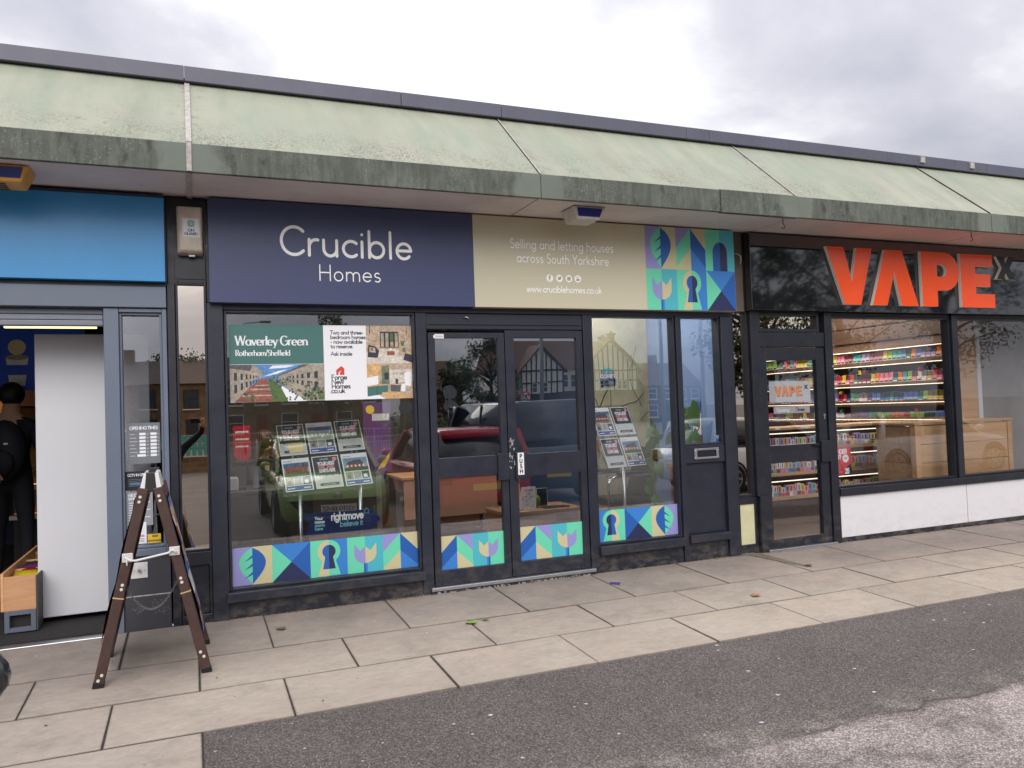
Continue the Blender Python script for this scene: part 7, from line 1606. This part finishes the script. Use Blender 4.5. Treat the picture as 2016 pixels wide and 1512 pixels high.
for gx, gw in ((43.6, 3.6), (35.0, 2.6)):
    pk = 8.7 if gw > 3 else 8.0
    mb = MB(); mb.add([(gx-gw, -71.2, 5.4), (gx+gw, -71.2, 5.4), (gx, -71.2, pk-.25), (gx-gw, -76, 5.4), (gx+gw, -76, 5.4), (gx, -76, pk-.25)], [(0, 1, 2), (0, 2, 5, 3), (1, 4, 5, 2)]); mb.build('gable', wrend, tu)
    MB().box(gx-gw+.1, gx+gw-.1, -71.9, -71.21, 2.9, 5.39).build('bay_wall', wrend, tu)
    for s in (-1, 1):
        mb = MB(); mb.add([(gx+s*(gw+.3), -70.8, 5.15), (gx, -70.8, pk), (gx, -76, pk), (gx+s*(gw+.3), -76, 5.15), (gx+s*(gw+.3), -70.8, 5.35), (gx, -70.8, pk+.2), (gx, -76, pk+.2), (gx+s*(gw+.3), -76, 5.35)], [(0, 1, 2, 3), (7, 6, 5, 4), (0, 4, 5, 1), (0, 3, 7, 4), (2, 1, 5, 6)]); mb.build('gable_roof', rtile, tu)
    x = gx-gw+.15
    while x < gx+gw:
        top = 5.4+(pk-.3-5.4)*(1-abs(x-gx)/gw); MB().box(x-.07, x+.07, -71.2, -71.14, 2.9, top).build('timber', timb, tu); x += .62
    for zz in (2.95, 4.2, 5.4): MB().box(gx-gw, gx+gw, -71.2, -71.13, zz-.08, zz+.08).build('timber', timb, tu)
    for dx in (-1.4, -.7, .9, 1.6) if gw > 3 else (-.8, .5): hwin(tu, gx+dx, 3.2, .5, .95, -71.12, wfr)
for x in (32.2, 38.0, 39.2): hwin(tu, x, 3.6, .8, 1.3, -72.0, wfr); hwin(tu, x, .6, 1.0, 1.4, -72.0, wfr)
for x, zt in ((45.4, 9.9), (46.4, 10.3)):
    mb = MB(); mb.box(x-.3, x+.3, -76.3, -75.7, 8.3, zt-.5); mb.box(x-.45, x+.45, -76.4, -75.6, zt-.5, zt-.3); mb.cyl((x, -76, zt-.3), (x, -76, zt), .14, .11, 10); mb.build('chimney', MATS['dark_brick'], tu)
# posts
postm = mat('post_grey', c8(126, 130, 134), 0.5); postp = mat('post_concrete', c8(176, 166, 148), 0.8)
for x, y, r, h_, m_, lab in ((16.2, -29.6, .12, 8, postm, 'thick grey lamp post mirrored in the PUSH door glass'), (14.4, -16, .07, 8, postm, 'thin grey lamp post mirrored at the edge of the small window'), (24.6, -28, .13, 9, postp, 'pale concrete lamp post mirrored over the letterbox'), (3.0, -46, .06, 8, postm, 'thin pole mirrored at the top of the wide window')):
    e = empty('lamp_post', (x, y, gz(y)), lab, 'lamp post'); z = gz(y)
    mb = MB(); mb.cyl((x, y, z), (x, y, z+h_), r, r*.7, 12); mb.build('column', m_, e); mb = MB(); mb.tube([(x, y, z+h_-.05), (x+.2, y, z+h_+.2), (x+1.2, y, z+h_+.35)], r*.5, 8); mb.build('arm', m_, e); mb = MB(); mb.box(x+1.1, x+1.8, y-.14, y+.14, z+h_+.28, z+h_+.42); mb.build('lantern', postm, e, bevel=.03)
for x, y, lab in ((13.4, -36, 'grey road sign with two round discs seen from behind, mirrored in the door'), (10.8, -36, 'shorter grey road sign with two discs, mirrored beside the taller one')):
    e = empty('road_sign', (x, y, gz(y)), lab, 'road sign'); z = gz(y)
    mb = MB(); mb.cyl((x, y, z), (x, y, z+3.6), .045, n=8); mb.build('pole', postm, e)
    for zz in (3.3, 2.5): MB().cyl((x, y+.05, z+zz), (x, y+.08, z+zz), .38, n=20).build('disc', postm, e)
e = empty('speed_sign', (20.5, -42, gz(-42)), 'round white 20 speed limit sign mirrored in the PUSH door glass', 'road sign'); z = gz(-42)
MB().cyl((20.5, -42, z), (20.5, -42, z+3.4), .04, n=8).build('pole', postm, e)
mb = MB(); mb.cyl((20.5, -41.95, z+3.1), (20.5, -41.92, z+3.1), .42, n=24, mi=1); mb.cyl((20.5, -41.92, z+3.1), (20.5, -41.915, z+3.1), .32, n=24, mi=0); text(mb, '20', .5, .16, (20.5, -41.91, z+2.93), u=(-1, 0, 0), al='c', mi=2); mb.build('disc', [pwhite, pred, pblack], e)
# trees
barkm = mat('bark', c8(82, 68, 54), 0.9, ns=6, na=0.3)
leafA = make_leaf('tree_leaf', (0.035, 0.060, 0.020), (0.075, 0.105, 0.036))
def tree(lab, x, y, h, r, seed, n=5200, ls=0.13):
    random.seed(seed); z = gz(y)
    e = empty('tree', (x, y, z), lab, 'tree', group='trees across the road')
    mb = MB(); mb.tube([(x, y, z-.1), (x+.1, y, z+h*.25), (x-.05, y+.1, z+h*.5), (x+.1, y, z+h*.8)], [h*.032, h*.026, h*.018, h*.006], 9)
    tips = []
    for k in range(14):
        a = random.random()*2*pi; t = random.uniform(.28, .72); p = Vector((x, y, z+h*t)); q = p+Vector((cos(a)*r*random.uniform(.5, .85), sin(a)*r*random.uniform(.5, .85), h*random.uniform(.05, .26)))
        mb.tube([p, p.lerp(q, .5)+Vector((0, 0, h*.02)), q], [h*.011, h*.007, h*.003], 5); tips.append(q)
    mb.build('trunk', barkm, e)
    cl = []
    for k in range(34):
        a = random.random()*2*pi; rr = r*math.sqrt(random.random())*.92; zz = random.uniform(-.92, 1)
        rr *= math.sqrt(max(.06, 1-abs(zz)**2.2))
        cl.append((Vector((x+rr*cos(a), y+rr*sin(a), z+h*(.62+.36*zz))), r*random.uniform(.16, .34)))
    mb = MB()
    for k in range(n):
        c_, s = random.choice(cl); d = Vector((random.gauss(0, 1), random.gauss(0, 1), random.gauss(0, .8))); d = d.normalized()*s*random.random()**.4
        p = c_+d; u = Vector((random.gauss(0, 1), random.gauss(0, 1), random.gauss(0, 1))).normalized(); v = u.cross(Vector((random.random(), random.random(), random.random()))).normalized(); q = ls*random.uniform(.6, 1.3)
        mb.add([p-u*q, p+v*q*.5, p+u*q, p-v*q*.5], [(0, 1, 2, 3)])
    mb.build('crown', leafA, e)
for k, (x, y, h, r, lab) in enumerate(((9.6, -54, 9.6, 3.0, 'broad tree mirrored above the housing poster'), (22.6, -62, 6.2, 2.6, 'dense bushy tree mirrored in the door leaf without the PUSH plate'), (27.2, -66, 9.0, 3.4, 'tall loose tree mirrored at the top of the double doors'),
        (26.0, -26, 9.5, 2.6, 'overhanging tree mirrored beside the concrete lamp post'), (30.5, -30, 11, 4.0, 'leafy tree mirrored in the strip between the fronts'), (36, -30, 12, 4.6, 'wide tree mirrored in the black vape sign'), (43, -29, 12, 4.8, 'large tree mirrored in the upper vape shop window'), (-1.0, -66, 7.5, 4.0, 'round tree behind the stone terrace, mirrored in the tall glass strip'), (-9, -18, 9, 3.5, 'dark tree mirrored beside the opening times sign'))):
    tree(lab, x, y, h, r, 100+k, 5600 if 3 <= k <= 6 else 5000, 0.14)
mb = MB(); random.seed(9)
for k in range(9000):
    x = random.uniform(13, 30); y = -52+random.gauss(0, .8); zz = gz(-52)+abs(random.gauss(0, .75)); u = Vector((random.gauss(0, 1), random.gauss(0, 1), random.gauss(0, 1))).normalized(); v = u.cross(Vector((.3, .5, .7))).normalized(); p = Vector((x, y, zz))
    mb.add([p-u*.14, p+v*.08, p+u*.14, p-v*.08], [(0, 1, 2, 3)])
mb.build('hedge', make_leaf('hedge_leaf', (0.06, 0.085, 0.022), (0.10, 0.12, 0.035)), kind='stuff')
# the photographer, standing right behind the camera
b = Vector((-0.33, -6.42, gz(-6.4))); Pz = lambda x, y, z: (b.x+x, b.y+y, z)
z0 = gz(-6.4); hc = (b.x+0.02, b.y+.05, 1.46)
J = {'pel': Pz(0, 0, z0+.92), 'spine': Pz(0, .01, z0+1.08), 'chest': Pz(0, 0, z0+1.29), 'neck': Pz(0.01, .02, z0+1.47), 'head': Pz(0.02, .045, 1.45),
     'shL': Pz(-.18, 0, z0+1.38), 'elL': Pz(-.22, .06, z0+1.10), 'wrL': Pz(-.16, .20, z0+.90), 'shR': Pz(.18, 0, z0+1.38), 'elR': Pz(.46, .14, 1.235), 'wrR': Pz(.475, .33, 1.345),
     'hipL': Pz(-.09, 0, z0+.88), 'knL': Pz(-.11, .03, z0+.48), 'anL': Pz(-.11, 0, z0+.08), 'toL': Pz(-.13, .15, z0+.035), 'hipR': Pz(.09, 0, z0+.88), 'knR': Pz(.11, .03, z0+.48), 'anR': Pz(.11, 0, z0+.08), 'toR': Pz(.13, .15, z0+.035)}
figure('photographer in dark clothes holding up a phone, mirrored in the tall glass strip', J, {k: v*.95 for k, v in SR.items()}, {'spine': 1, 'chest': 1, 'sh': 1, 'el': 1, 'wr': 1, 'hip': 2, 'kn': 2, 'an': 2, 'to': 3, 'neck': 0}, cap_hair(hc, (0, 1, -.05)), [dj, tr_, sh_, mat('short_brown_hair', c8(48, 36, 30), 0.6)], {'c': hc}, (0, 1, -.05))
mb = MB(); mb.box(-0.015, 0.145, -6.050, -6.040, 1.372, 1.448); mb.build('phone', mat('phone_black', c8(16, 16, 18), 0.25), label='dark phone held up by the photographer, mirrored in the tall glass strip', cat='phone', loc=(0.06, -6.045, 1.41), bevel=0.006)
